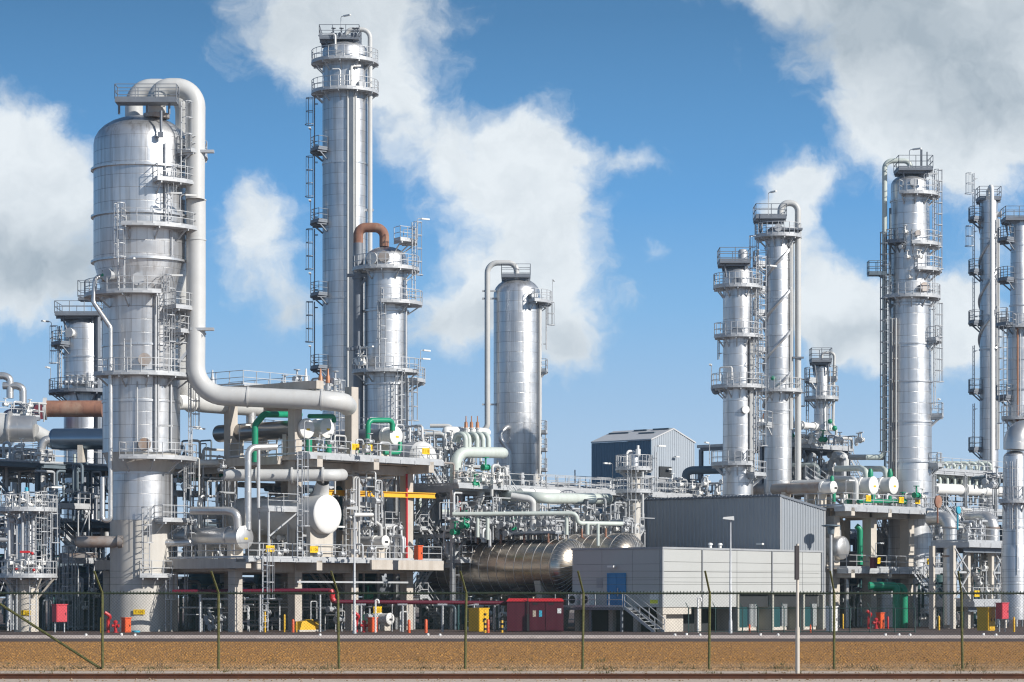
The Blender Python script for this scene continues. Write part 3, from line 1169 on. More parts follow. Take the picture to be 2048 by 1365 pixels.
    for v in (6.2, 7.4):
        mb = MB()
        mb.gbox(g, -.75, -.12, v, v + .8, zb + .1, zb + 1.0)
        ac = build(mb, 'air_conditioner', 'white_paint', t, smooth=False)
        mb = MB()
        mb.lathe(g(-.76, v + .4, zb + .55), [(0, .3), (.02, .3)], 16, -U)
        build(mb, 'fan', 'black', ac)
    mb = MB()
    mb.gbox(g, -.02, 0, 5.5, 6.1, 3.2, 3.9)
    for q in range(6):
        mb.gbox(g, -.05, -.02, 5.52, 6.08, 3.25 + q * .11, 3.29 + q * .11)
    build(mb, 'louvre', 'grey_paint', t, smooth=False)
    # transformer bays on the right face
    for i in range(2, 5):
        u0, u1 = cols[i], cols[i + 1]
        bay = MB()
        bay.gbox(g, u0 + .15, u1 - .02, 1.35, 1.55, 0, 2.72)
        bay.gbox(g, u0 - .06, u0 + .13, -.12, 1.8, 0, 2.72)
        if i == 4:
            bay.gbox(g, u1 - .1, u1 + .1, -.12, 1.8, 0, 2.72)
        build(bay, 'transformer_bay', 'bay_wall', t, smooth=False)
        hd = MB()
        hd.gbox(g, u0 + .2, u1 - .16, -.03, .22, 2.73, 2.9)
        build(hd, 'bay_lintel', 'bay_wall', t, smooth=False)
    for k, (u, w) in enumerate(((9.3, 2.5), (13.8, 1.9), (18.0, 1.6))):
        q = g(u, .75)
        tr = thing('transformer', ('large dark transformer with white radiators in the bay nearest the plinth', 'transformer with white radiators in the middle wall bay', 'transformer with white radiator in the bay next to the concrete exchanger structure')[k], 'transformer', q, 'transformers in the wall bays')
        mb = MB()
        mb.gbox(g, u, u + w * .55, .3, 1.2, .25, 2.0)
        mb.lathe(g(u + w * .2, .8, 2.0), [(0, .1), (.2, .1), (.2, .05), (.5, .05)], 8)
        mb.lathe(g(u + w * .4, .8, 2.0), [(0, .1), (.2, .1), (.2, .05), (.5, .05)], 8)
        build(mb, 'tank', 'teal_dark', tr, smooth=False)
        mb = MB()
        for q2 in range(6):
            uu = u + w * .62 + q2 * w * .065
            mb.gbox(g, uu, uu + .035, .2, 1.25, .3, 2.0)
        mb.gbox(g, u + w * .6, u + w, .4, 1.1, 2.0, 2.1)
        build(mb, 'radiator', 'paper', tr, smooth=False)
        mb = MB()
        mb.gbox(g, u - .05, u + w, .3, 1.4, 0.02, .24)
        build(mb, 'base', 'concrete_pale', tr, smooth=False)


def stairs(parent, top, foot, across, width=0.9, m='galvanised', rails=True):
    """straight metal flight between two points; treads across"""
    top, foot, across = Vector(top), Vector(foot), Vector(across).normalized()
    mb = MB()
    for s_ in (-1, 1):
        mb.bar(top + across * s_ * width / 2, foot + across * s_ * width / 2, .05, .22)
    n = max(3, int(abs(top.z - foot.z) / .22))
    fl = (foot - top)
    fl.z = 0
    fl.normalize()
    for i in range(1, n):
        p = top.lerp(foot, i / n)
        mb.box(p, across * width / 2, fl * .13, ZUP * .018)
    st = build(mb, 'stairs', m, parent, smooth=False)
    if rails:
        rb = MB()
        for s_ in (-1, 1):
            a, b = top + across * s_ * width / 2, foot + across * s_ * width / 2
            for h in (1.0, .5):
                rb.bar(a + ZUP * h, b + ZUP * h, .045)
            k = max(2, int((a - b).length / 1.3))
            for i in range(k + 1):
                p = a.lerp(b, i / k)
                rb.bar(p, p + ZUP * 1.0, .045)
        build(rb, 'handrail', m, st, smooth=False)
    return st


def build_shed():
    g = Grid(1560, 205)
    LU, LV = 6.14, 13.9
    za, zb = Zy(993, 205), 9.5
    t = thing('corrugated_shed', 'tall grey corrugated shed with a sloping roof behind the low panelled building', 'building', g.o)
    mb = MB()
    corr_wall(mb, g(0, LV), g(0, 0), 0, za, za, -U)
    corr_wall(mb, g(0, 0), g(LU, 0), 0, za, zb, -V)
    corr_wall(mb, g(LU, 0), g(LU, LV), 0, zb, zb, U)
    corr_wall(mb, g(LU, LV), g(0, LV), 0, zb, za, V)
    build(mb, 'wall', 'corrugated', t, smooth=False)
    mb = MB()
    sl = (zb - za) / LU
    mb.hexa([g(-.12, -.12, za - .02), g(LU + .1, -.12, zb - .02), g(LU + .1, LV + .1, zb - .02), g(-.12, LV + .1, za - .02),
             g(-.12, -.12, za + .16), g(LU + .1, -.12, zb + .16), g(LU + .1, LV + .1, zb + .16), g(-.12, LV + .1, za + .16)])
    for i in range(38):
        v = i * LV / 38
        mb.gbox(g, -.2, -.12, v, v + .2, za + .02, za + .18)
    build(mb, 'roof', 'galvanised_dark', t, smooth=False)
    mb = MB()
    mb.tube([g(-.18, LV - .4, 0), g(-.18, LV - .4, za - .1)], .09, 8)
    build(mb, 'downpipe', 'galvanised', t)
    mb = MB()
    mb.gbox(g, -.07, .12, -.07, -.055, 0, za - .05)
    mb.gbox(g, -.07, -.055, -.05, .12, 0, za - .05)
    mb.gbox(g, LU - .12, LU + .07, -.07, -.055, 0, zb - .05)
    build(mb, 'corner_trim', 'grey_paint', t, smooth=False)
    wall_lamp(t, g(0, 1.6, Zy(1088, 206)), -U, V)
    # low annex at its left end
    mb = MB()
    mb.gbox(g, .5, LU, LV + .1, LV + 4.2, 0, za - .5)
    build(mb, 'annex', 'corrugated', t, smooth=False)


def build_far_shed():
    g = Grid(1303, 280)
    LU, LV = 7.6, 8.36
    ze, zr = Zy(881, 280), Zy(881, 280) + 1.35
    t = thing('gabled_shed', 'distant tall gabled shed of blue grey corrugated sheet above the pipe racks', 'building', g.o)
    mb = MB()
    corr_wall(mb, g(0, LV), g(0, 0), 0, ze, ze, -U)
    build(mb, 'wall', 'side_sheet', t, 'side wall coloured darker and bluer', smooth=False)
    mb = MB()
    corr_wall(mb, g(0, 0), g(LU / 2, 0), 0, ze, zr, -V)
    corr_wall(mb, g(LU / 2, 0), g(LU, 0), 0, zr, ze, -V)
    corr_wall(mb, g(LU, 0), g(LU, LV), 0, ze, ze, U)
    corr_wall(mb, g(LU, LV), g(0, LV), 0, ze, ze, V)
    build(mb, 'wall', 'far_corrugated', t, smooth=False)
    mb = MB()
    for s0, s1, z0, z1 in ((-.15, LU / 2, ze, zr), (LU / 2, LU + .15, zr, ze)):
        mb.hexa([g(s0, -.1, z0 + .01), g(s1, -.1, z1 + .01), g(s1, LV, z1 + .01), g(s0, LV, z0 + .01),
                 g(s0, -.1, z0 + .16), g(s1, -.1, z1 + .16), g(s1, LV, z1 + .16), g(s0, LV, z0 + .16)])
    rf = build(mb, 'roof', 'sheet_roof', t, smooth=False)
    mb = MB()
    for (v0, v1, f) in ((5.2, 8, .75), (1.2, 3.4, .62), (0.2, 2.4, .95), (3.2, 5, .93)):
        z = ze + (zr - ze) * f + .17
        mb.gbox(g, LU / 2 * f - .35, LU / 2 * f + .05, v0, v1, z - .1, z + .06)
    build(mb, 'rooflight', 'steel_blue', rf, smooth=False)
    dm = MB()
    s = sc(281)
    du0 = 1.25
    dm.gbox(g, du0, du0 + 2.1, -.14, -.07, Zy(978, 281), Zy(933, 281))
    build(dm, 'doorway', 'void_shade', t, smooth=False)  # near-black slab painted on as the unlit opening
    wall_lamp(t, g(3.9, 0, Zy(912, 281)), -V, U)
    wall_lamp(t, g(2.6, 0, Zy(938, 281)), -V, U)


build_ground()
build_rail()
build_fence()
build_near_post()
build_switchroom()
build_shed()
build_far_shed()

# ------------------------------------------------------------------ towers


class Tower:
    def __init__(s, px, d, label, name='distillation_column', cat='distillation column', group=None):
        s.px, s.d, s.s = px, d, sc(d)
        s.c = ((px - 1024) / F * d, d)
        s.t = thing(name, label, cat, (s.c[0], d, 0), group)

    def z(s, y):
        return Zy(y, s.d)

    def r(s, hw):
        return hw / s.s

    def shell(s, prof, top=None, k=0.5, m='cladding', name='shell', n=48, label=None):
        """prof: (photo row, half width in px) from bottom to top; top: dome on the last radius"""
        p = [(s.z(y), s.r(w)) for y, w in prof]
        if p[0][0] < 0.6:
            p[0] = (0.0, p[0][1])
        if top:
            p += dome(p[-1][0], p[-1][1], k)[1:]
        mb = MB()
        mb.lathe((s.c[0], s.c[1], 0), p, n, capt=not top)
        return build(mb, name, m, s.t, label)

    def rings(s, rows, m='cladding_small', w=0.13, parent=None):
        each([lambda mb, y=y, hw=hw: ring(mb, s.c, s.r(hw), s.z(y), w) for y, hw in rows], 'stiffening_ring', m, parent or s.t)

    def plat(s, y, hw, a0, a1, w=1.25, **k):
        return ring_platform(s.t, s.c, s.r(hw), s.r(hw) + w, s.z(y), a0, a1, **k)

    def at(s, ang, hw, y, off=0.0):
        t = radians(ang)
        R = s.r(hw) + off
        return Vector((s.c[0] + R * cos(t), s.c[1] + R * sin(t), s.z(y)))

    def dirv(s, ang):
        return Vector((cos(radians(ang)), sin(radians(ang)), 0))

    def lad(s, ang, hw, y0, y1, off=0.35, cage=True, m='galvanised'):
        b = s.at(ang, hw, y0, off)
        return ladder(s.t, b, s.z(y1), s.dirv(ang), cage, m)

    def man(s, ang, hw, y, r=0.4, m='galvanised', depth=.35):
        return manway(s.t, s.c, s.r(hw), s.z(y), ang, r, m, depth)

    def lamp(s, ang, hw, y, h=2.2, turn=60, off=1.15):
        lamp_arm(s.t, s.at(ang, hw, y, off), h, s.dirv(ang + turn))

    def riser(s, ang, hw, y0, y1, r=0.06, off=.15, m='galvanised', name='riser_pipe'):
        mb = MB()
        a, b = s.at(ang, hw, y0, off), s.at(ang, hw, y1, off)
        mb.tube([a, b], r, 8)
        k = max(2, int((b.z - a.z) / 6))
        for i in range(k):
            q = a.lerp(b, (i + .5) / k)
            mb.bar(q, q - s.dirv(ang) * (off + .1), .07, .05)
        return build(mb, name, m, s.t)

    def top_deck(s, y, hw, rad=None, m='galvanised_dark', shift=(0, 0)):
        """square working platform above the head, on legs"""
        R = rad or s.r(hw)
        z = s.z(y)
        cx, cy = s.c[0] + shift[0], s.c[1] + shift[1]
        mb = MB()
        mb.box((cx, cy, z - .1), (R, 0, 0), (0, R, 0), (0, 0, .1))
        for a in (-1, 1):
            for b in (-1, 1):
                mb.bar((cx + a * R * .55, cy + b * R * .55, z - 1.3), (cx + a * R * .7, cy + b * R * .7, z - .2), .12)
            mb.bar((cx - R, cy + a * R * .6, z - .3), (cx + R, cy + a * R * .6, z - .3), .12, .22)
        pl = build(mb, 'platform', m, s.t, smooth=False)
        rb = MB()
        rail_bars(rb, [(cx - R, cy - R, z), (cx + R, cy - R, z), (cx + R, cy + R, z), (cx - R, cy + R, z)], closed=True, post=1.2)
        build(rb, 'railing', m, pl, smooth=False)
        return pl


def nameplate(parent, p, xdir, text, w, h):
    """yellow plate with dark tag letters; p = centre, xdir = reading direction"""
    p, xd = Vector(p), Vector(xdir).normalized()
    nd = xd.cross(ZUP)
    mb = MB()
    mb.box(p, xd * w / 2, nd * .015, ZUP * h / 2)
    pl = build(mb, 'nameplate', 'sign_yellow', parent, smooth=False)
    text_mesh(text, h * .72, p + nd * .022, xd, pl)
    return pl


def big_column():
    T = Tower(283, 190, 'huge silver column with a bulging top half and two swan-neck pipes over its head')
    t, c = T.t, T.c
    T.shell([(1042, 62), (950, 62)], m='cladding', name='lower_shell')
    sk = MB()
    sk.lathe((c[0], c[1], 0), [(0, T.r(66)), (.35, T.r(66)), (.9, T.r(62.6)), (T.z(1042), T.r(62.6))], 48, capt=False)
    build(sk, 'skirt', 'skirt_paint', t)
    T.shell([(950, 62.2), (944, 64), (906, 77)], m='skirt_paint', name='cone')
    T.shell([(906, 77), (597, 77), (590, 78), (527, 95), (292, 95)], top=True, k=.62, name='shell')
    T.rings([(343, 95), (437, 95), (527, 95)], w=.2)
    T.rings([(906, 77), (806, 77), (695, 77), (948, 62)], w=.07)
    # swan necks
    for k, (dx0, dxa, dy) in enumerate(((313, 392, -1.2), (268, 368, 1.6))):
        mb = MB()
        dd = 190 + dy
        R = 19.0 / T.s if k == 0 else 18.0 / T.s
        zt = Zy(176 if k == 0 else 176, dd)
        x0, x1 = PX(dx0, dd).x, PX(dxa, dd).x
        pts = [(x0, dd, T.z(238)), (x0, dd, zt), (x1, dd, zt)]
        rad = (x1 - x0) / 2 * .999
        if k == 0:
            dd = 188.3
            g0 = Vector((x1, dd, Zy(790, dd)))
            e = P(686, 803, 188.5)
            mb.tube([pts[0], pts[1], pts[2], (x1, dd, Zy(400, dd))], R, 20, rad, caps=False, seg=10)
            mb.tube([(x1, 188.8, Zy(400, dd)), (x1, 188.8, Zy(600, dd)), g0, e, e + Vector((.1, 3.5, -.1))], R * 1.02, 20, 2.2, seg=10)
            for f in (.35, .85):
                q = g0.lerp(e, f)
                mb.lathe(q, [(0, R * 1.03), (0, R * 1.1), (.12, R * 1.1), (.12, R * 1.03)], 20, e - g0, False, False)
            for y in (300, 400, 480, 668):
                mb.lathe((x1, 188.8, Zy(y, dd)), [(0, R * 1.03), (0, R * 1.08), (.1, R * 1.08), (.1, R * 1.03)], 20, None, False, False)
        else:
            mb.tube(pts + [(x1, dd + .2, Zy(300, dd)), (x1, dd + .2, Zy(805, dd)), Vector((x1, dd, Zy(805, dd))) + U * 9], R, 20, rad, seg=10)
        build(mb, 'overhead_pipe', 'cream_paint', t)
    # rust stain nozzle ring on the head, head attachments
    mb = MB()
    each([lambda mb, x=x, y=y: mb.lathe((PX(x, y).x, y, T.z(243)), [(0, .95), (.3, .95), (.3, .8)], 20) for x, y in ((313, 188.8), (268, 191.6))], 'nozzle', 'rust_grey', t)
    dv = MB()
    dv.bar(P(322, 222, 186.9), P(322, 268, 186.6), .14)
    dv.box(P(321, 270, 186.6), (.2, 0, 0), (0, .15, 0), (0, 0, .2))
    build(dv, 'davit', 'galvanised_dark', t, smooth=False)
    # head platform in front of the swan necks
    z = T.z(216)
    mb = MB()
    x0, x1 = PX(236, 188).x, PX(358, 188).x
    mb.box(((x0 + x1) / 2, 187.2, z - .12), ((x1 - x0) / 2, 0, 0), (0, .75, 0), (0, 0, .12))
    for x in (x0 + .2, x1 - .6, (x0 + x1) / 2):
        mb.bar((x, 187.2, z - 1.0), (x, 187.2, z - .2), .12)
    pl = build(mb, 'platform', 'galvanised_dark', t, smooth=False)
    rb = MB()
    rail_bars(rb, [(x0, 186.5, z), (x1, 186.5, z), (x1, 187.9, z), (x0, 187.9, z)], closed=True)
    build(rb, 'railing', 'galvanised_dark', pl, smooth=False)
    # platforms
    T.plat(312, 95, -35, 18, w=1.35)
    T.plat(375, 95, -68, -22)
    T.plat(464, 95, -100, -2)
    T.plat(594, 80, -175, -62)
    T.plat(622, 77, -48, 5, w=1.6)
    T.plat(668, 77, -40, -5, w=1.4)
    T.plat(754, 77, -140, -10)
    T.plat(919, 77, -105, 0)
    T.plat(1042, 62, -58, 20, w=1.5)
    T.plat(1152, 62, -84, -38, w=1.0)
    T.lad(-33, 95, 375, 216, off=.5)
    T.lad(-52, 95, 464, 352)
    T.lad(-103, 95, 592, 424, off=.5)
    T.lad(-48, 77, 754, 560, off=.4)
    T.lad(-30, 77, 754, 622, off=.4)
    T.lad(-100, 77, 752, 686, off=.4)
    T.lad(-12, 77, 919, 752, off=.9)
    T.lad(-75, 62, 1150, 1018, off=.45)
    T.lad(-8, 62, 1040, 918, off=1.0)
    T.lad(-40, 62, 1262, 1150, off=.6)
    T.lad(-14, 62, 1205, 1042, off=1.2)
    for a, hw, y in ((-66, 77, 919), (-45, 95, 464), (-100, 80, 594), (-20, 77, 754), (-55, 77, 622), (-15, 77, 919), (-60, 95, 464)):
        T.lamp(a, hw, y)
    for a, hw, y, m in ((-78, 77, 727, 'rust_grey'), (-78, 77, 894, 'rust_grey'), (-86, 86, 570, 'galvanised'), (-20, 95, 292, 'galvanised'), (-125, 88, 560, 'galvanised')):
        T.man(a, hw, y, .42, m, .45)
    for a, hw, y0, y1 in ((-58, 77, 905, 600), (-62, 77, 905, 600), (-54, 95, 460, 300), (-36, 77, 905, 670), (-88, 77, 905, 770), (-18, 62, 1260, 950), (-45, 95, 520, 470)):
        T.riser(a, hw, y0, y1, random.Random(y0 + a).choice((.05, .07, .1)))
    # side pipe with valve on the left running down the front
    mb = MB()
    a = P(208, 553, 187.6)
    mb.tube([a, P(190, 555, 187.2), P(187, 605, 187), P(221, 655, 186.8), P(221, 1042, 186.8), P(205, 1042, 186.8), P(205, 955, 186.9)], .165, 12, .55)
    build(mb, 'drain_pipe', 'pipe_cladding', t)
    mb = MB()
    mb.lathe(P(230, 553, 188.3), [(0, .42), (.12, .42), (.12, .3), (.8, .3), (.8, .42), (.95, .42)], 14, (-1, -.25, 0))
    build(mb, 'nozzle', 'rust_grey', t)
    mb = MB()
    mb.ball(P(207, 551, 187.3), .17)
    build(mb, 'valve', 'green_paint', t)
    # big low side outlet
    mb = MB()
    b0 = P(243, 1084, 188.2)
    mb.tube([b0 + Vector((.3, .4, 0)), P(160, 1084, 188.2), P(160, 1084, 194)], .42, 16, 1.0)
    mb.lathe(b0 - Vector((.25, 0, 0)), [(0, .47), (.35, .47)], 16, (1, 0, 0))
    build(mb, 'outlet_pipe', 'rust_grey', t)
    mb = MB()
    b1 = P(345, 1086, 189)
    mb.tube([b1 - Vector((.8, 0, 0)), P(392, 1086, 189), P(392, 1086, 196)], .3, 14, .8)
    build(mb, 'outlet_pipe', 'pipe_cladding', t)
    # braces holding the downcomer
    for y, xr in ((664, 425), (312, 425)):
        mb = MB()
        z = T.z(y)
        mb.box((PX((345 + xr) / 2, 189).x + .8, 188.2, z), ((PX(xr, 189).x - PX(345, 189).x) / 2 - .6, 0, 0), (0, .25, 0), (0, 0, .1))
        mb.bar(P(xr - 20, y + 6, 188.2), P(356, y + 62, 188.2), .22)
        build(mb, 'pipe_support', 'galvanised', t, smooth=False)
    nameplate(t, T.at(-86, 63, 1224, .05), (1, 0.05, 0), 'T 101', .82, .36)


def tall_column():
    T = Tower(690, 230, 'tallest silver column with a cream pipe running down its right side')
    t = T.t
    T.shell([(1190, 45), (105, 45)], top=True, k=.5)
    T.rings([(830, 45), (600, 45), (330, 45)], w=.05)
    T.top_deck(82, 36, rad=1.75, shift=(-.4, 0))
    T.plat(127, 45, -200, 10, w=1.0)
    T.plat(187, 45, -200, 5, w=1.0)
    for y in (303, 447, 592, 737):
        T.plat(y, 45, 160, 225, w=1.1, m='galvanised_dark')
        T.lad(186, 45, y, y - 132 if y > 303 else y - 105, off=.7, m='galvanised_dark')
        T.lamp(180, 45, y, 1.9, 90, 1.05)
    for a in (-80, -66, -60):
        T.riser(a, 45, 1000, 190, .09, .16, 'cream_paint')
    mb = MB()
    for a0 in (-84,):
        mb.bar(T.at(-73, 45, 980, .12), T.at(-73, 45, 190, .12), .5, .12, (0, 1, 0))
    build(mb, 'cable_tray', 'cladding_small', t, smooth=False)
    mb = MB()
    x1 = PX(741, 230).x
    mb.tube([(T.c[0] + .1, 229.3, T.z(92)), (T.c[0] + .1, 229.3, T.z(63)), (x1, 229.3, T.z(63)), (x1, 229.3, T.z(1000))], .21, 12, .75)
    build(mb, 'overhead_pipe', 'cream_paint', t)
    for y in (423, 660):
        mb = MB()
        mb.bar((T.c[0] + 1.8, 229.3, T.z(y)), (x1 + .3, 229.3, T.z(y)), .16, .22)
        build(mb, 'pipe_support', 'galvanised', t, smooth=False)
    T.man(-45, 45, 176, .38)
    T.man(-100, 45, 118, .3)
    T.lamp(-100, 30, 82, 1.8, 60, .2)
    mb = MB()
    each([lambda mb, p=p, r=r: mb.tube(p, r, 8, .25) for p, r in (
        ([T.at(-110, 45, 108, .1), T.at(-110, 45, 78, .1), T.at(-150, 45, 78, .6)], .08),
        ([T.at(-95, 45, 186, .7), T.at(-95, 45, 150, .7), T.at(-110, 45, 150, .7)], .06),
        ([T.at(-72, 45, 188, .3), T.at(-72, 45, 142, .3), T.at(-50, 45, 140, .3)], .11))], 'vent_pipe', 'white_paint', t)
    valves(t, [(T.c[0] + dx, 228.4, T.z(78)) for dx in (-.9, -.2, .9, 1.2)], .13, 'galvanised_dark')


def rust_neck_column():
    T = Tower(772, 215, 'medium silver column topped by a rusty brown swan-neck pipe')
    t = T.t
    T.shell([(1240, 43), (635, 43), (520, 42)], top=True, k=.62)
    T.rings([(624, 43), (770, 43)], w=.16)
    T.plat(540, 42, -200, 10, w=1.05)
    T.plat(609, 42, -95, 0, w=1.3)
    T.plat(745, 43, -165, -15, w=1.1)
    T.plat(763, 43, -35, 15, w=1.5)
    T.plat(485, 34, -60, 5, w=1.2)
    T.lad(-28, 42, 610, 450, off=.9)
    T.lad(-95, 43, 740, 610, off=.5)
    T.lad(-62, 43, 900, 745, off=.6)
    T.lad(-35, 43, 900, 760, off=.7)
    mb = MB()
    x0, x1 = PX(717, 215).x, PX(769, 215).x
    R = .40
    zt = T.z(474)
    mb.tube([(x1, 214.6, T.z(492)), (x1, 214.6, zt), (x1, 214.6, T.z(457)), ], R, 16, caps=False)
    mb2 = MB()
    mb2.tube([(x1, 214.6, T.z(495)), (x1, 214.6, T.z(457)), (x0, 214.6, T.z(457)), (x0, 214.6, T.z(488))], R, 18, abs(x1 - x0) / 2 * .998, seg=12)
    build(mb2, 'swan_neck', 'rust', t)
    mb = MB()
    mb.tube([(x0, 214.6, T.z(488)), (x0, 214.6, T.z(860))], R * 1.02, 18)
    for y in (560, 700):
        mb.lathe((x0, 214.6, T.z(y)), [(0, R), (0, R * 1.25), (.25, R * 1.25), (.25, R)], 18, None, False, False)
    build(mb, 'downcomer', 'galvanised_dark', t)
    for y in (553, 700):
        mb = MB()
        mb.bar((x0 - .9, 214.4, T.z(y)), (x0 + .9, 214.4, T.z(y)), .3, .25)
        mb.bar((x0 + .9, 214.4, T.z(y)), (x0 - .2, 214.4, T.z(y + 30)), .2)
        build(mb, 'pipe_support', 'galvanised_dark', t, smooth=False)
    T.man(-92, 42, 520, .42, 'rust_grey', .3)
    T.man(-122, 42, 522, .45, 'white_paint', .3)
    for a, y in ((-25, 485), (-10, 745), (-20, 763), (-120, 745)):
        T.lamp(a, 43, y, 1.8)
    for a, r in ((-48, .09), (-42, .06), (-70, .05), (-26, .1)):
        T.riser(a, 43, 880, 770, r, .2)
    T.riser(-30, 43, 760, 560, .07, .2)
    mb = MB()
    mb.tube([T.at(-140, 43, 745, .9), T.at(-140, 43, 700, .9), T.at(-115, 43, 700, .9)], .07, 8, .2)
    build(mb, 'vent_pipe', 'white_paint', t)
    valves(t, [T.at(-150 + k * 6, 43, 725 + 6 * (k % 2), .8) for k in range(4)], .13, 'white_paint')


def plain_column():
    T = Tower(1034, 245, 'smooth silver column with few fittings and a cream hook-shaped pipe at its left')
    t = T.t
    T.shell([(1245, 46.5), (947, 46.5)], m='skirt_paint', name='skirt')
    T.shell([(950, 46.5), (948, 46.8), (590, 46.8)], top=True, k=.72)
    mb = MB()
    x0, x1 = PX(975, 245).x, PX(1033, 245).x
    mb.tube([(x1, 244, T.z(562)), (x1, 244, T.z(529)), (x0, 244, T.z(529)), (x0, 244, T.z(864)), (x0 - 1.4, 244, T.z(864)), ], .265, 14, .95, seg=8)
    build(mb, 'overhead_pipe', 'cream_paint', t)
    for y in (585, 600, 811):
        mb = MB()
        mb.bar((x0 - .5, 244, T.z(y)), (T.c[0] - 2.0, 244, T.z(y)), .2, .16)
        build(mb, 'pipe_support', 'galvanised', t, smooth=False)
    T.top_deck(555, 28, rad=1.35, shift=(-.1, -.3))
    T.plat(606, 46.5, -60, 15, w=1.1)
    T.plat(742, 46.5, -20, 20, w=.75)
    T.lad(-8, 46.5, 700, 606, off=.6)
    for y in (865, 900, 940):
        T.plat(y, 46.5, -20, 25, w=.7, brk=False)
    T.lad(0, 46.5, 950, 850, off=.5, cage=False)
    T.riser(-32, 46.5, 940, 600, .05, .12, 'galvanised_dark')
    T.riser(-22, 46.5, 955, 600, .11, .12, 'cream_paint')
    T.riser(-12, 46.5, 955, 600, .08, .12)
    T.man(-52, 46.5, 597, .35, 'galvanised', .5)
    T.lamp(0, 46.5, 606, 2.2, 80)
    mb = MB()
    mb.tube([T.at(-112, 46, 858, -.1), T.at(-112, 46, 858, .5), P(1000, 868, 242), P(1002, 880, 242), P(1018, 905, 242), P(1019, 985, 242)], .23, 12, .6)
    build(mb, 'side_pipe', 'pipe_cladding', t)


def right_front_column():
    T = Tower(1476, 212, 'silver column rising directly behind the corrugated shed, with a cowl on its head')
    t = T.t
    T.shell([(1200, 30.5), (640, 30), (548, 30)], top=True, k=.55)
    T.shell([(1200, 32), (1100, 32)], m='skirt_paint', name='skirt')
    T.top_deck(526, 26, rad=1.25, shift=(-.35, -.3))
    mb = MB()
    mb.lathe((T.c[0] + .35, 211.5, T.z(526)), [(0, .38), (.9, .38), (1.0, .3), (1.05, .1)], 12)
    build(mb, 'cowl', 'galvanised', t)
    T.plat(575, 30, -200, 10, w=.8)
    T.plat(674, 30, -170, 5, w=.8)
    T.plat(775, 30, -190, -20, w=1.0)
    T.plat(929, 30, -200, -60, w=1.0)
    T.plat(950, 30, -60, 5, w=1.1)
    T.lad(-28, 30, 950, 520, off=.5)
    T.lad(-172, 30, 720, 674, off=.4, cage=False)
    T.lad(-40, 30, 775, 674, off=.5)
    for a, y in ((-98, 570), (-98, 668), (-92, 915)):
        T.man(a, 30, y, .4, 'galvanised_dark', .25)
    T.man(-70, 30, 822, .3, 'white_paint', .3)
    for a, r, m in ((-38, .12, 'cream_paint'), (-48, .09, 'cream_paint'), (-20, .07, 'galvanised'), (-30, .05, 'galvanised_dark')):
        T.riser(a, 30, 960, 680, r, .15, m)
    T.riser(-25, 30, 670, 560, .1, .3, 'cream_paint')
    mb = MB()
    mb.tube([T.at(-145, 30, 764, .7), T.at(-145, 30, 738, .7), T.at(-110, 30, 738, .7), T.at(-110, 30, 764, .7)], .07, 8, .15)
    build(mb, 'vent_pipe', 'white_paint', t)
    mb = MB()
    mb.tube([T.at(-165, 30, 782, .1), T.at(-165, 30, 790, .9), T.at(-165, 30, 775, .9)], .14, 10, .2)
    build(mb, 'drain_pipe', 'galvanised_dark', t)
    for a, y in ((-160, 775), (-172, 929), (-20, 575)):
        T.lamp(a, 30, y, 1.7)


def spiral_column():
    T = Tower(1556, 222, 'slim silver column with spiral fins and a swan-neck pipe curling down its right')
    t = T.t
    T.shell([(1230, 29), (800, 27.5), (468, 25)], top=True, k=.6)
    T.rings([(522, 25), (598, 25.5), (672, 26), (750, 27), (822, 28)], w=.05)
    T.top_deck(437, 26, rad=1.3, shift=(-.7, 0))
    T.plat(474, 25, -210, 20, w=.95)
    T.plat(783, 27, -190, -20, w=1.0)
    T.plat(850, 28, -215, -120, w=1.0)
    T.plat(528, 25, -215, -150, w=1.1)
    T.plat(578, 25, -215, -150, w=1.1)
    T.plat(625, 25.5, -215, -150, w=1.1)
    T.plat(700, 25.5, -215, -150, w=1.1)
    T.lad(-168, 26, 850, 474, off=.7)
    for st in (0, 1):
        mb = MB()
        pts = [T.at(-25 + st * 180 - 700 * i / 69, 25 + 2.5 * i / 69, 495 + 320 * i / 69, .03) for i in range(70)]
        mb.tube(pts, .15, 6)
        build(mb, 'spiral_fin', 'cladding_small', t)
    mb = MB()
    x0, x1 = PX(1560, 222).x, PX(1595, 222).x
    mb.tube([(x0, 221.6, T.z(442)), (x0, 221.6, T.z(408)), (x1, 221.6, T.z(408)), (x1, 221.6, T.z(862)), (x1, 221.6, T.z(1000))], .27, 14, .70, seg=9)
    build(mb, 'overhead_pipe', 'cream_paint', t)
    mb = MB()
    mb.bar((T.c[0], 221.4, T.z(462)), (x1 + .3, 221.4, T.z(462)), 1.3, .16)
    mb.bar((x1 + .1, 221.2, T.z(464)), (T.c[0] + .9, 221.2, T.z(495)), .12)
    build(mb, 'pipe_support', 'galvanised_dark', t, smooth=False)
    mb = MB()
    mb.bar((x1 - .5, 221.4, T.z(717)), (x1 + .45, 221.4, T.z(717)), .4, .14)
    build(mb, 'pipe_support', 'galvanised_dark', t, smooth=False)
    for a in (-38, -24, -15):
        T.riser(a, 27, 860, 480, .08, .1, 'cream_paint')
    T.man(-95, 25, 460, .3)
    T.lamp(-150, 27, 850, 2.2)
    T.lamp(-120, 20, 437, 1.9)
    mb = MB()
    mb.ball(T.at(-110, 28, 760, .6), .2)
    build(mb, 'valve', 'green_paint', t)


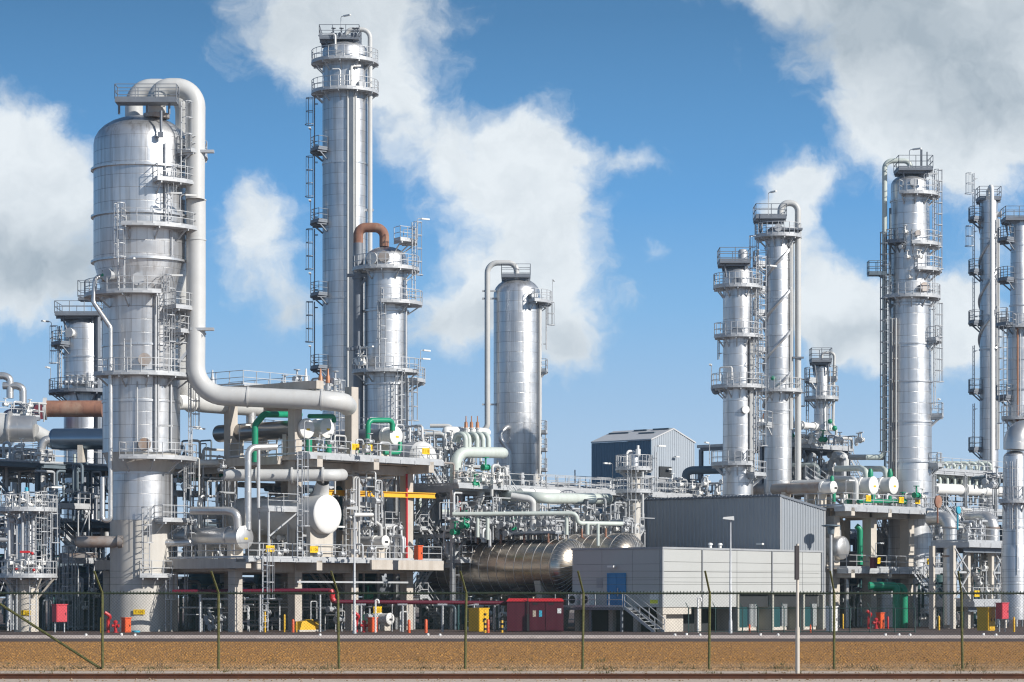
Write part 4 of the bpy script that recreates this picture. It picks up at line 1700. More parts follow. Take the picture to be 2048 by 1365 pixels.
def small_column():
    T = Tower(1643, 232, 'short slim silver column standing on the right steel platform beneath open sky')
    t = T.t
    T.shell([(870, 22), (862, 15), (735, 14.5)], top=True, k=.4)
    T.top_deck(722, 20, rad=.9, shift=(-.1, -.2))
    T.plat(760, 14.5, 130, 220, w=.9)
    T.plat(797, 14.5, -190, -10, w=.9)
    T.plat(757, 14.5, -30, 20, w=.8)
    T.lad(195, 14.5, 865, 760, off=.7, m='galvanised_dark')
    mb = MB()
    mb.tube([T.at(-90, 1, 728), T.at(-90, 1, 706), T.at(0, 26, 706), T.at(0, 23, 848), T.at(-20, 30, 862), T.at(-20, 30, 880)], .13, 10, .35)
    build(mb, 'overhead_pipe', 'cream_paint', t)
    each([lambda mb, a=a, y=y, r=r: mb.ball(T.at(a, 17, y, .5), r) for a, y, r in ((-60, 845, .22), (-30, 858, .25))], 'valve', 'green_paint', t)
    T.riser(-35, 15, 860, 740, .05, .2)
    T.riser(-65, 15, 860, 800, .05, .2)


def right_main_column():
    T = Tower(1820, 222, 'broad silver column with five crowded platforms beside a grey green pipe')
    t = T.t
    T.shell([(1250, 45), (1000, 44), (700, 42), (612, 41), (420, 38.5), (372, 38)], top=True, k=.6)
    T.rings([(403, 38), (612, 41), (690, 42), (765, 42.5), (845, 43), (925, 44)], w=.1)
    T.top_deck(342, 34, rad=1.45, shift=(.25, -.2))
    T.plat(392, 38, -120, 15, w=.95)
    T.plat(492, 39, -95, 12, w=1.0)
    T.plat(488, 39, -150, -110, w=.9, m='galvanised_dark')
    T.plat(543, 40, -85, 12, w=1.0)
    T.plat(596, 41, -165, 8, w=.85)
    T.plat(682, 42, -45, 20, w=.9)
    T.plat(832, 43, -25, 20, w=1.0)
    T.plat(932, 43, -40, 25, w=.9)
    T.lad(-30, 40, 596, 345, off=.45)
    T.lad(-26, 42, 820, 610, off=.35)
    T.lad(-150, 42, 960, 470, off=.6, m='galvanised_dark')
    T.man(-88, 38, 372, .33)
    T.man(-62, 41, 580, .4, 'rust_grey', .4)
    T.man(-78, 39, 473, .25, 'rust_grey')
    mb = MB()
    x0, x1 = PX(1767, 222).x, PX(1818, 222).x
    mb.tube([(x1, 221.3, T.z(350)), (x1, 221.3, T.z(325)), (x0, 221.3, T.z(325)), (x0, 221.3, T.z(916)), (x0 - 1.6, 221.3, T.z(916))], .22, 14, .65)
    build(mb, 'overhead_pipe', 'pale_green_paint', t)
    T.riser(-153, 42, 960, 420, .1, .25, 'steel_blue')
    for a, r in ((-147, .06), (-141, .05), (-134, .06)):
        T.riser(a, 43, 960, 640, r, .2, 'rust_grey' if a == -141 else 'cream_paint')
    T.riser(-162, 42, 960, 420, .06, .6, 'steel_blue')
    # small side balcony outside the pipe
    z = T.z(551)
    mb = MB()
    q = Vector((x0 - .7, 221, z))
    mb.box(q - ZUP * .08, (.75, 0, 0), (0, .6, 0), ZUP * .08)
    mb.bar(q + Vector((0, 0, -.1)), (x0 + .6, 221, z - .8), .1)
    mb.bar(q, (T.c[0] - 1.4, 221.5, z - .05), .2, .12)
    bp = build(mb, 'platform', 'steel_blue', t, smooth=False)
    rb = MB()
    rail_bars(rb, [q + Vector((-.75, -.6, 0)), q + Vector((.75, -.6, 0)), q + Vector((.75, .6, 0)), q + Vector((-.75, .6, 0))], closed=True, post=.8)
    build(rb, 'railing', 'steel_blue', bp, smooth=False)
    valves(t, [T.at(a, 40, y, .4) for a, y in ((-110, 470), (-118, 500), (-105, 520), (-100, 560), (-75, 520), (-82, 519))], .12, 'white_paint')
    for a, y in ((-100, 345), (10, 832), (-70, 392)):
        T.lamp(a, 30, y, 1.5)
    each([lambda mb, p=T.at(a, 34, 342): mb.bar(p, p + ZUP * 1.6, .07) for a in (-60, -55, -5, 0)], 'post', 'galvanised_dark', t, smooth=False)


def far_right_columns():
    T = Tower(1978, 240, 'slender far column at right with a white pipe straight down its front')
    t = T.t
    T.shell([(1230, 19.5), (405, 17.5)], top=True, k=.6)
    T.rings([(478, 17.5), (560, 18), (632, 18.5), (700, 19)], w=.05)
    T.top_deck(398, 20, rad=1.0, shift=(0, .3))
    for y in (438, 543, 645, 782, 898):
        T.plat(y, 18.5, 150, 215, w=1.05, m='galvanised_dark')
        T.lad(186, 18.5, y, y - 90, off=.6, cage=(y < 600))
    T.plat(640, 18.5, -30, 15, w=.9)
    mb = MB()
    mb.tube([T.at(-100, 6, 405), T.at(-100, 6, 380), T.at(-88, 17.5, 374, .4), T.at(-88, 19, 950, .4)], .2, 12, .5)
    build(mb, 'overhead_pipe', 'white_paint', t)
    for st in (0, 1):
        mb = MB()
        mb.tube([T.at(20 + st * 180 - 620 * i / 59, 17.5 + 1.5 * i / 59, 440 + 260 * i / 59, .03) for i in range(60)], .14, 6)
        build(mb, 'spiral_fin', 'cladding_small', t)
    for a in (-50, -35):
        T.riser(a, 19, 900, 440, .07, .12, 'cream_paint')
    T.man(-15, 17.5, 430, .3)

    T = Tower(2040, 232, 'stout far column cut by the right edge of the picture')
    t = T.t
    T.shell([(1230, 29), (660, 24), (640, 20), (442, 18)], top=True, k=.5)
    T.rings([(492, 18), (560, 19), (612, 20), (660, 24), (720, 25), (780, 26)], w=.06)
    T.top_deck(440, 20, rad=1.2, shift=(-.3, 0))
    for y in (480, 560, 650, 795):
        T.plat(y, 20 if y < 600 else 24, 140, 225, w=1.1, m='galvanised_dark')
    T.plat(655, 24, -120, 20, w=.9)
    T.plat(838, 26, -150, 10, w=1.0)
    T.lad(-150, 26, 900, 655, off=.5)
    T.riser(-110, 25, 900, 660, .08, .2, 'copper_tip')
    T.riser(-100, 25, 900, 660, .06, .2)


def vertical_exchanger():
    """shining vessel with a cone at the far right edge, in front"""
    T = Tower(2029, 196, 'shiny upright vessel with a swollen elbow on top at the right edge', 'upright_vessel', 'vessel')
    t = T.t
    T.shell([(1240, 26), (1100, 26), (1090, 24), (1010, 24), (915, 22)], top=True, k=.6)
    mb = MB()
    mb.tube([P(2032, 900, 196), P(2034, 868, 196), P(2075, 862, 197)], .95, 18, 1.4)
    build(mb, 'elbow', 'pipe_cladding', t)
    T.rings([(995, 23), (1055, 24)], w=.07)
    T.lad(-105, 24, 1060, 925, off=.3, cage=False)
    T.lad(-120, 24, 1060, 925, off=.3, cage=False)
    T.plat(1003, 23, -150, -60, w=.7)
    T.riser(-90, 24, 1150, 920, .05, .1)


def left_rear_vessel():
    T = Tower(169, 225, 'silver domed vessel behind the huge column at left', 'domed_vessel', 'vessel')
    t = T.t
    T.shell([(1240, 41), (655, 41)], top=True, k=.55, m='cladding')
    T.rings([(716, 41)], w=.08)
    T.top_deck(632, 40, rad=1.9, shift=(-.3, -.3))
    T.plat(690, 41, 160, 235, w=1.1, m='galvanised_dark')
    T.plat(785, 41, -210, -20, w=1.3, m='galvanised_dark')
    T.lad(-158, 41, 782, 655, off=.5)
    T.lad(-150, 41, 782, 655, off=.4, cage=False)
    T.man(-118, 41, 670, .38, 'white_paint', .4)
    T.lamp(175, 41, 690, 2.0)
    T.lamp(-160, 41, 785, 2.0)
    mb = MB()
    mb.tube([T.at(-72, 41, 785, .6), T.at(-72, 41, 750, .6)], .2, 10)
    build(mb, 'vent_pipe', 'galvanised', t)
    valves(t, [T.at(-120 + k * 12, 41, 770, .6) for k in range(6)], .14)
    mb = MB()
    p0 = P(172, 600, 223)
    mb.box(P(182, 600, 223.5), (1.0, 0, 0), (0, .8, 0), ZUP * .1)
    mb.bar(P(196, 630, 223.5), P(196, 1100, 223.5), .3)
    mb.bar(P(206, 630, 223.5), P(206, 1100, 223.5), .12)
    pl = build(mb, 'side_platform', 'galvanised_dark', t, smooth=False)
    rb = MB()
    q = P(182, 596, 223.5)
    rail_bars(rb, [q + Vector((-1, -.8, 0)), q + Vector((1, -.8, 0)), q + Vector((1, .8, 0)), q + Vector((-1, .8, 0))], closed=True, h=1.4)
    build(rb, 'railing', 'galvanised_dark', pl, smooth=False)


def small_front_column():
    """short concrete-skirted column at the far left edge, in front"""
    T = Tower(53, 188, 'short column on a pale concrete skirt at the left edge, crowded with ladders and valves', 'short_column', 'distillation column')
    t = T.t
    T.shell([(1264, 24), (1158, 24)], m='concrete_pale', name='skirt')
    T.shell([(1158, 20), (1040, 18)], top=True, k=.4, m='cladding_small')
    T.plat(1152, 24, -190, 10, w=1.35)
    T.plat(1020, 20, -150, 10, w=1.5)
    T.lad(-45, 20, 1155, 985, off=.8)
    T.lad(-25, 20, 1150, 1000, off=1.2)
    T.lad(-140, 20, 1262, 1150, off=.7, cage=False)
    T.lad(-60, 24, 1262, 1152, off=.5, cage=False)
    for a, r in ((-120, .07), (-95, .1), (-70, .06), (-55, .12), (-50, .07), (-150, .12)):
        T.riser(a, 21, 1260 if a < -100 else 1150, 1030, r, .3)
    mb = MB()
    mb.lathe((T.c[0], 188, T.z(1030)), [(0, .15), (.5, .15), (.5, .3), (.8, .3), (.8, .2), (1.7, .2), (1.7, .1)], 10)
    rv = build(mb, 'relief_valve', 'galvanised', t)
    mb = MB()
    mb.lathe((T.c[0], 188, T.z(1030) + 1.7), [(0, .13), (.25, .13), (.3, .05)], 10)
    build(mb, 'cap', 'cyan_paint', rv)
    valves(t, [T.at(-165 + k * 18, 22, 1145 - 9 * (k % 3), .6) for k in range(9)] + [T.at(-150 + k * 20, 22, 1012 - 9 * (k % 2), .7) for k in range(7)], .13, 'white_paint')
    each([lambda mb, a=a, y=y: mb.ball(T.at(a, 22, y, .9), .12) for a, y in ((-62, 1141), (-105, 1138), (-66, 1108))], 'handwheel', 'red_paint', t)
    mb = MB()
    mb.bar(T.at(-95, 22, 1105, .9), T.at(-70, 22, 1105, .9), .16)
    build(mb, 'red_beam', 'red_paint', t, smooth=False)
    mb = MB()
    mb.tube([P(20, 1040, 187.4), P(30, 1040, 187.4)], .25, 10)
    mb.tube([P(18, 1010, 187.4), P(18, 1240, 187.2)], .12, 8)
    mb.tube([P(-5, 1080, 187.4), P(18, 1080, 187.4)], .16, 8)
    build(mb, 'side_pipe', 'galvanised', t)
    nameplate(t, T.at(-82, 24, 1226, .05), (1, 0.05, 0), 'T 103', .7, .36)
    for a in (-150, -30):
        T.lamp(a, 20, 1020, 1.6)
    each([lambda mb, a=a: mb.bar(T.at(a, 24, 1200, -.1), T.at(a, 24, 1158, 1.2), .12) for a in (-170, -130, -50, -10)], 'brace', 'concrete_pale', t, smooth=False)


big_column()
tall_column()
rust_neck_column()
plain_column()
right_front_column()
spiral_column()
small_column()
right_main_column()
far_right_columns()
vertical_exchanger()
left_rear_vessel()
small_front_column()

# ------------------------------------------------------------------ plant structures and equipment


def ppipe(label, pts, r, m='cream_paint', bend=None, group=None, name='process_pipe', n=12, flanges=(), cat='pipe', fm=None):
    """a pipe run of its own (world points); flanges at fractions of its first straight run"""
    pts = [Vector(p) for p in pts]
    mb = MB()
    mb.tube(pts, r, n, r * 2.4 if bend is None else bend)
    for f in flanges:
        a, b = pts[0], pts[1]
        q = a.lerp(b, f)
        t = (b - a).normalized()
        mb.lathe(q - t * .07, [(0, r * .98), (0, r * 1.35), (.14, r * 1.35), (.14, r * .98)], n, t, False, False)
    return solo(name, mb, m, label, cat, group)


def pillar(t, g, u, v, z0, z1, w=.72, m='concrete'):
    mb = MB()
    mb.gbox(g, u - w / 2, u + w / 2, v - w / 2, v + w / 2, z0, z1)
    return build(mb, 'pillar', m, t, smooth=False)


def gpart(t, name, m, g, u0, u1, v0, v1, z0, z1, label=None):
    mb = MB()
    mb.gbox(g, u0, u1, v0, v1, z0, z1)
    return build(mb, name, m, t, label, smooth=False)


def grating(t, g, u0, u1, v0, v1, z, m='galvanised', th=.26, joists='v'):
    """walkway of grating on joists"""
    mb = MB()
    mb.gbox(g, u0, u1, v0, v1, z - .06, z)
    mb.gbox(g, u0 - .02, u1 + .02, v0 - .05, v0, z - th, z + .02)
    mb.gbox(g, u0 - .02, u1 + .02, v1, v1 + .05, z - th, z + .02)
    k = max(2, int((u1 - u0) / 1.5))
    for i in range(k + 1):
        u = u0 + .05 + (u1 - u0 - .1) * i / k
        mb.gbox(g, u - .05, u + .05, v0 - .09, v1, z - th - .02, z - .065)
    return build(mb, 'walkway', m, t, smooth=False)


def grail(t, g, path, z, m='galvanised', h=1.05, post=1.4, closed=False, name='railing'):
    mb = MB()
    rail_bars(mb, [g(u, v, z) for u, v in path], h, closed, post)
    return build(mb, name, m, t, smooth=False)


def sign_on(t, p, txt, w=.82, h=.46):
    return nameplate(t, p, U, txt, w, h)


def vessel(label, head, length, R, m_body='galvanised', m_head='white_paint', name='heat_exchanger', cat='heat exchanger', flange=True, head_k=.12, axis=None, group=None, rear_k=.5, saddle=None, saddle_z=None, chan=1.1):
    """horizontal vessel: head centre = front end, runs back along the plant's V axis"""
    ax = Vector(axis) if axis is not None else V
    t = thing(name, label, cat, (head + ax * length * .5) - ZUP * R, group)
    n = 28
    mb = MB()
    st = chan if flange else 0
    mb.lathe(head + ax * st, [(0, R * .93), (length - st, R * .93)] + [(length - st + R * rear_k * sin(pi / 2 * i / 6), R * .93 * cos(pi / 2 * i / 6)) for i in range(1, 7)], n, ax, True, False)
    build(mb, 'body', m_body, t)
    mb = MB()
    if flange:
        mb.lathe(head, [(-R * head_k, .02), (-R * head_k * .85, R * .6), (0, R * .97), (.02, R * 1.05), (.13, R * 1.05), (.13, R * .96), (st - .12, R * .96), (st - .12, R * 1.06), (st + .1, R * 1.06), (st + .1, R * .93)], n, ax)
        hd = build(mb, 'channel_head', m_head, t)
        mb = MB()
        q = head - ax * (R * head_k + .012) - ZUP * R * .12
        mb.box(q, U * .16, ax * .01, ZUP * .07)
        build(mb, 'tag_plate', 'sign_yellow' if R > .6 else 'black', hd, smooth=False)
    else:
        pr = [(-R * head_k * sin(pi / 2 * (6 - i) / 6), R * .93 * cos(pi / 2 * (6 - i) / 6)) for i in range(7)] + [(.02, R * .935)]
        mb.lathe(head, pr, n, ax)
        build(mb, 'dished_head', m_head, t)
    if saddle_z is not None:
        for f in (saddle or (.2, .8)):
            q = head + ax * length * f
            mb = MB()
            sd = Vector((ax.y, -ax.x, 0))
            zc = (q.z - R * .55 + saddle_z) / 2
            mb.box(Vector((q.x, q.y, zc)), sd * R * .75, ax * .2, ZUP * (q.z - R * .55 - saddle_z) / 2)
            build(mb, 'saddle', 'concrete_pale', t, smooth=False)
    return t


def cluster(label, x0, x1, y0, y1, d, n, seed, mats=('galvanised', 'cream_paint', 'galvanised', 'grey_paint'), rr=(.04, .13), nv=4, dd=3.0, cat='pipework', name='pipe_manifold', base=None, green=0):
    """a thicket of small pipe runs with valves, standing in a box given by its outline in the photo"""
    rnd = random.Random(seed)
    p0, p1 = P(x0, y1, d), P(x1, y0, d)
    z0 = p0.z if base is None else base
    t = thing(name, label, cat, ((p0.x + p1.x) / 2, d, z0))
    W, H = p1.x - p0.x, p1.z - p0.z

    def pt(fx, fz, fy):
        return Vector((p0.x + W * fx, d + dd * fy, p0.z + H * fz))
    for i in range(n):
        r = rnd.uniform(*rr)
        m = rnd.choice(mats)
        fx, fy = rnd.random(), rnd.random()
        k = rnd.random()
        if k < .35:       # riser with an elbow along the grid
            zt = rnd.uniform(.45, 1)
            a = pt(fx, 0, fy)
            a.z = z0
            b = pt(fx, zt, fy)
            c = b + rnd.choice((U, -U, V, -V)) * rnd.uniform(.6, 2.2)
            pts = [a, b, c]
            if rnd.random() < .6:
                pts.append(c - ZUP * rnd.uniform(.4, 1.5))
        elif k < .75:     # long run along U
            zt = rnd.uniform(.05, .95)
            a = pt(0, zt, fy)
            L = W / .68
            f0 = rnd.uniform(0, .4)
            f1 = rnd.uniform(.6, 1)
            a2, b = a + U * L * f0, a + U * L * f1
            pts = [a2, b]
            if rnd.random() < .5:
                pts = [a2 - ZUP * rnd.uniform(.4, 1.6)] + pts
            if rnd.random() < .5:
                pts.append(b + rnd.choice((-1, 1, -1)) * ZUP * rnd.uniform(.4, 1.6))
            for q in pts:
                q.z = max(q.z, z0 + r)
        else:             # inverted U
            zt = rnd.uniform(.5, 1)
            b = pt(fx, zt, fy)
            s_ = rnd.choice((U, V)) * rnd.uniform(.5, 1.4)
            pts = [Vector((b.x, b.y, z0)), b, b + s_, Vector((b.x + s_.x, b.y + s_.y, z0 + rnd.uniform(0, .5) * H))]
        mb = MB()
        mb.tube(pts, r, 8, r * 2.2, seg=3)
        if rnd.random() < .6:
            a, b = pts[0], pts[1]
            q = a.lerp(b, rnd.uniform(.2, .8))
            tt = (b - a).normalized()
            mb.lathe(q - tt * .05, [(0, r), (0, r * 1.6), (.1, r * 1.6), (.1, r)], 8, tt, False, False)
        build(mb, 'pipe', m, t)
    valves(t, [pt(rnd.random(), rnd.uniform(.05, .8), rnd.random() * .4 - .1) for _ in range(nv)], rnd.uniform(.1, .17), rnd.choice(('galvanised', 'white_paint', 'grey_paint')))
    if green:
        valves(t, [pt(rnd.random(), rnd.uniform(.1, .8), -.1) for _ in range(green)], .17, 'green_paint')
    return t


def steel_frame(label, g, us, vs, levels, m='steel_blue', brace=(), w=.3, name='steel_structure', decks=(), deck_m='galvanised_dark', rails=(), z0=0.0, ztop=None):
    t = thing(name, label, 'steel structure', g((us[0] + us[-1]) / 2, (vs[0] + vs[-1]) / 2, z0))
    zt = (ztop or levels[-1])
    for u in us:
        for v in vs:
            mb = MB()
            mb.ibeam(g(u, v, z0), g(u, v, zt - .36), w, w, .04)
            build(mb, 'column', m, t, smooth=False)
    for z in levels:
        for v in vs:
            for a, b in zip(us, us[1:]):
                mb = MB()
                mb.ibeam(g(a + .16, v, z - .18), g(b - .16, v, z - .18), .22, .34, .03)
                build(mb, 'beam', m, t, smooth=False)
        for u in us:
            mb = MB()
            mb.ibeam(g(u, vs[0] - .1, z - .54 + .18), g(u, vs[-1] + .1, z - .54 + .18), .22, .30, .03)
            build(mb, 'beam', m, t, smooth=False)
    for (u0, v0, za, u1, v1, zb) in brace:
        mb = MB()
        mb.bar(g(u0, v0, za), g(u1, v1, zb), .16)
        build(mb, 'brace', m, t, smooth=False)
    for (u0, u1, v0, v1, z) in decks:
        grating(t, g, u0, u1, v0, v1, z, deck_m)
    for (path, z) in rails:
        grail(t, g, path, z)
    return t


def rack_pipes(label, group, g, u0, u1, v0, v1, z, n, seed, rr=(.08, .22), mats=('cream_paint', 'galvanised', 'pale_green_paint', 'pipe_cladding', 'grey_paint')):
    rnd = random.Random(seed)
    for i in range(n):
        v = v0 + (v1 - v0) * (i + .5) / n
        r = rnd.uniform(*rr)
        a, b = g(u0 + rnd.uniform(0, 2), v, z + r), g(u1 - rnd.uniform(0, 2), v, z + r)
        pts = [a, b]
        if rnd.random() < .5:
            pts = [a + ZUP * rnd.choice((-1.6, 1.2, 1.8))] + pts
        if rnd.random() < .5:
            pts.append(b + ZUP * rnd.choice((-1.8, 1.2)))
        ppipe(label, pts, r, rnd.choice(mats), group=group, flanges=(.3, .7), n=10)


# ---- left concrete structure with the exchangers
G1 = Grid(590, 190)
LZ, UZ = 5.28, 12.84


def left_structure():
    g = G1
    t = thing('process_structure', 'big two-deck tan concrete frame right of the huge column', 'concrete structure', g(3, 6, 0))
    for u in (-5.9, 0, 5.85, 11.8):
        for v in (0, 6.9, 13.8):
            if u < -1:
                pillar(t, g, u, v, 0, 4.5)
            elif u < 1:
                pillar(t, g, u, v, 0, 17.6)
            elif u < 6:
                pillar(t, g, u, v, 0, 18.2 if v == 0 else 12.3)
            else:
                pillar(t, g, u, v, 0, 12.3)
    for v in (0, 6.9, 13.8):
        for a, b in ((-5.9, 0), (0, 5.85), (5.85, 11.8)):
            gpart(t, 'beam', 'concrete', g, a + .365, b - .365, v - .3, v + .3, 4.3, 5.0)
            if a >= 0:
                gpart(t, 'beam', 'concrete', g, a + .365, b - .365, v - .3, v + .3, 11.75, 12.45)
    for u in (-5.9, 0, 5.85, 11.8):
        gpart(t, 'corbel', 'concrete', g, u - .28, u + .28, -2.55, -.365, 4.45, 5.16)
        gpart(t, 'beam', 'concrete', g, u - .28, u + .28, .365, 13.3, 4.35, 5.02)
        if u >= 0:
            gpart(t, 'corbel', 'concrete', g, u - .28, u + .28, -2.6, -.365, 11.95, 12.76)
            gpart(t, 'beam', 'concrete', g, u - .28, u + .28, .365, 13.3, 11.8, 12.47)
    gpart(t, 'edge_beam', 'concrete', g, 5.2, 13.0, -2.75, -2.56, 4.55, 5.26)
    gpart(t, 'edge_beam', 'concrete', g, -7.0, -6.5, -2.3, 14.2, 4.55, 5.24)
    gpart(t, 'edge_beam', 'concrete', g, -1.2, -.75, .6, 14.2, 12.2, 12.80)
    gpart(t, 'deck', 'concrete', g, -6.49, 13.2, -1.2, 14.2, 5.05, 5.27)
    gpart(t, 'deck', 'concrete', g, -.74, 13.2, -1.2, 14.2, 12.5, 12.83)
    gpart(t, 'beam', 'concrete', g, -.36, .36, -2.6, 14.2, 17.6, 18.2)
    gpart(t, 'beam', 'concrete', g, .365, 5.48, 6.6, 7.2, 17.0, 17.6)
    grating(t, g, -7.0, 13.2, -2.5, -1.25, 5.26, 'galvanised', .24)
    grating(t, g, -1.0, 13.2, -2.55, -1.25, 12.85, 'galvanised', .34)
    grail(t, g, [(-6.9, 8), (-6.9, -2.45), (13.1, -2.45), (13.1, 3)], 5.28)
    grail(t, g, [(-1.0, 6), (-1.0, -2.5), (13.1, -2.5), (13.1, 5)], 12.86)
    grail(t, g, [(-.5, 14), (-.5, 5), (6.3, 5), (6.3, 14)], 18.3)
    gpart(t, 'walkway', 'galvanised', g, -.4, 6.4, 5, 14.2, 18.21, 18.29)
    # ladders
    ladder(t, g(-2.3, -2.9, 5.3), 12.9, -V)
    ladder(t, g(-5.9, -3.1, .1), 5.9, -V, cage=True)
    ladder(t, g(4.9, -.6, 5.3), 10.5, -V)
    ladder(t, g(7.8, 3.5, 12.9), 19, -V)
    ladder(t, g(11.0, 2.5, 5.3), 12.5, -V)
    # signs on the railings
    for u, z, s_ in ((3.6, 13.55, 'E 117 A'), (5.0, 13.55, 'E 117 B'), (11.2, 13.55, 'E 118')):
        sign_on(t, g(u, -2.6, z), s_)
    for u, z, s_ in ((-4.9, 5.95, 'E 105'), (-.55, 5.95, 'E 106')):
        sign_on(t, g(u, -2.55, z), s_)
    sign_on(t, g(8.2, -.42, 1.5), 'E 101', .9, .6)
    # lamps along the decks
    for u, v, z in ((-.5, -1.5, 12.9), (-3.4, 6.2, 5.3), (2.7, -1.2, 5.3), (-.9, 5.0, 12.9)):
        lamp_arm(t, g(u, v, z), 2.4, U)
    # monorail beam
    mb = MB()
    mb.ibeam(g(3.6, 1.2, 10.3), g(13.9, -1.0, 10.3), .3, .42, .06)
    build(mb, 'monorail_beam', 'orange_beam', t, smooth=False)
    mb = MB()
    for u in (6.5, 9.0, 11.5):
        mb.bar(g(u, .6, 10.5), g(u, .6, 12.3), .14)
    for u in (6.5, 9.0):
        mb.bar(g(u, .6, 12.2), g(u + 1.25, .6, 10.9), .14)
        mb.bar(g(u + 2.5, .6, 12.2), g(u + 1.25, .6, 10.9), .14)
    build(mb, 'hanger', 'galvanised', t, smooth=False)
    # stair tower at the right end
    fl = [(0, 2.55), (2.55, LZ), (LZ, 7.8), (7.8, 10.3), (10.3, UZ)]
    for i, (za, zb) in enumerate(fl):
        ua, ub = (16.4, 13.9) if i % 2 == 0 else (13.9, 16.4)
        vv = .2 if i % 2 == 0 else 1.5
        stairs(t, g(ub, vv, zb), g(ua, vv, za), V, .9)
        gpart(t, 'landing', 'galvanised', g, (12.9 if i % 2 == 0 else 16.4), (13.9 if i % 2 == 0 else 17.4), -.4, 2.1, zb - .14, zb)
        if i < 4:
            pth = [(13.0, 2), (13.0, -.3), (13.9, -.3)] if i % 2 == 0 else [(16.4, -.3), (17.3, -.3), (17.3, 2)]
            grail(t, g, pth, zb)
    for u, v, z1 in ((17.4, -.5, 12.6), (17.4, 2.2, 12.6), (20.6, -.5, 11.0), (20.6, 2.2, 11.0), (13.0, 2.3, 11.6)):
        mb = MB()
        mb.ibeam(g(u, v, 0), g(u, v, z1), .26, .26, .04)
        build(mb, 'column', 'galvanised', t, smooth=False)
    for z in (5.0, 10.8):
        grating(t, g, 17.5, 20.7, -.5, 2.2, z, 'galvanised')
        grail(t, g, [(17.5, -.45), (20.65, -.45), (20.65, 2.15)], z)
    for a, b in (((17.4, 4.8), (20.6, 1.0)), ((20.6, 10.6), (17.4, 6.4)), ((17.4, 5.0), (19.5, 9)), ((17.4, .5), (20.6, 3.9))):
        mb = MB()
        mb.bar(g(a[0], -.5, a[1]), g(b[0], -.5, b[1]), .18)
        build(mb, 'brace', 'galvanised', t, smooth=False)
    # red wet riser beside the right pillar, red riser in the stair tower
    for (u, v, za, zb) in ((11.3, -.5, 5.3, 11.9), (16.9, -.8, 2.6, 10.0)):
        mb = MB()
        mb.tube([g(u, v, za), g(u, v, zb)], .09, 8)
        build(mb, 'fire_riser', 'red_paint', t)
    nb = MB()
    nb.gbox(g, -1.6, 10.0, -1.9, -1.78, 3.55, 3.68)
    build(nb, 'cable_tray', 'galvanised', t, smooth=False)


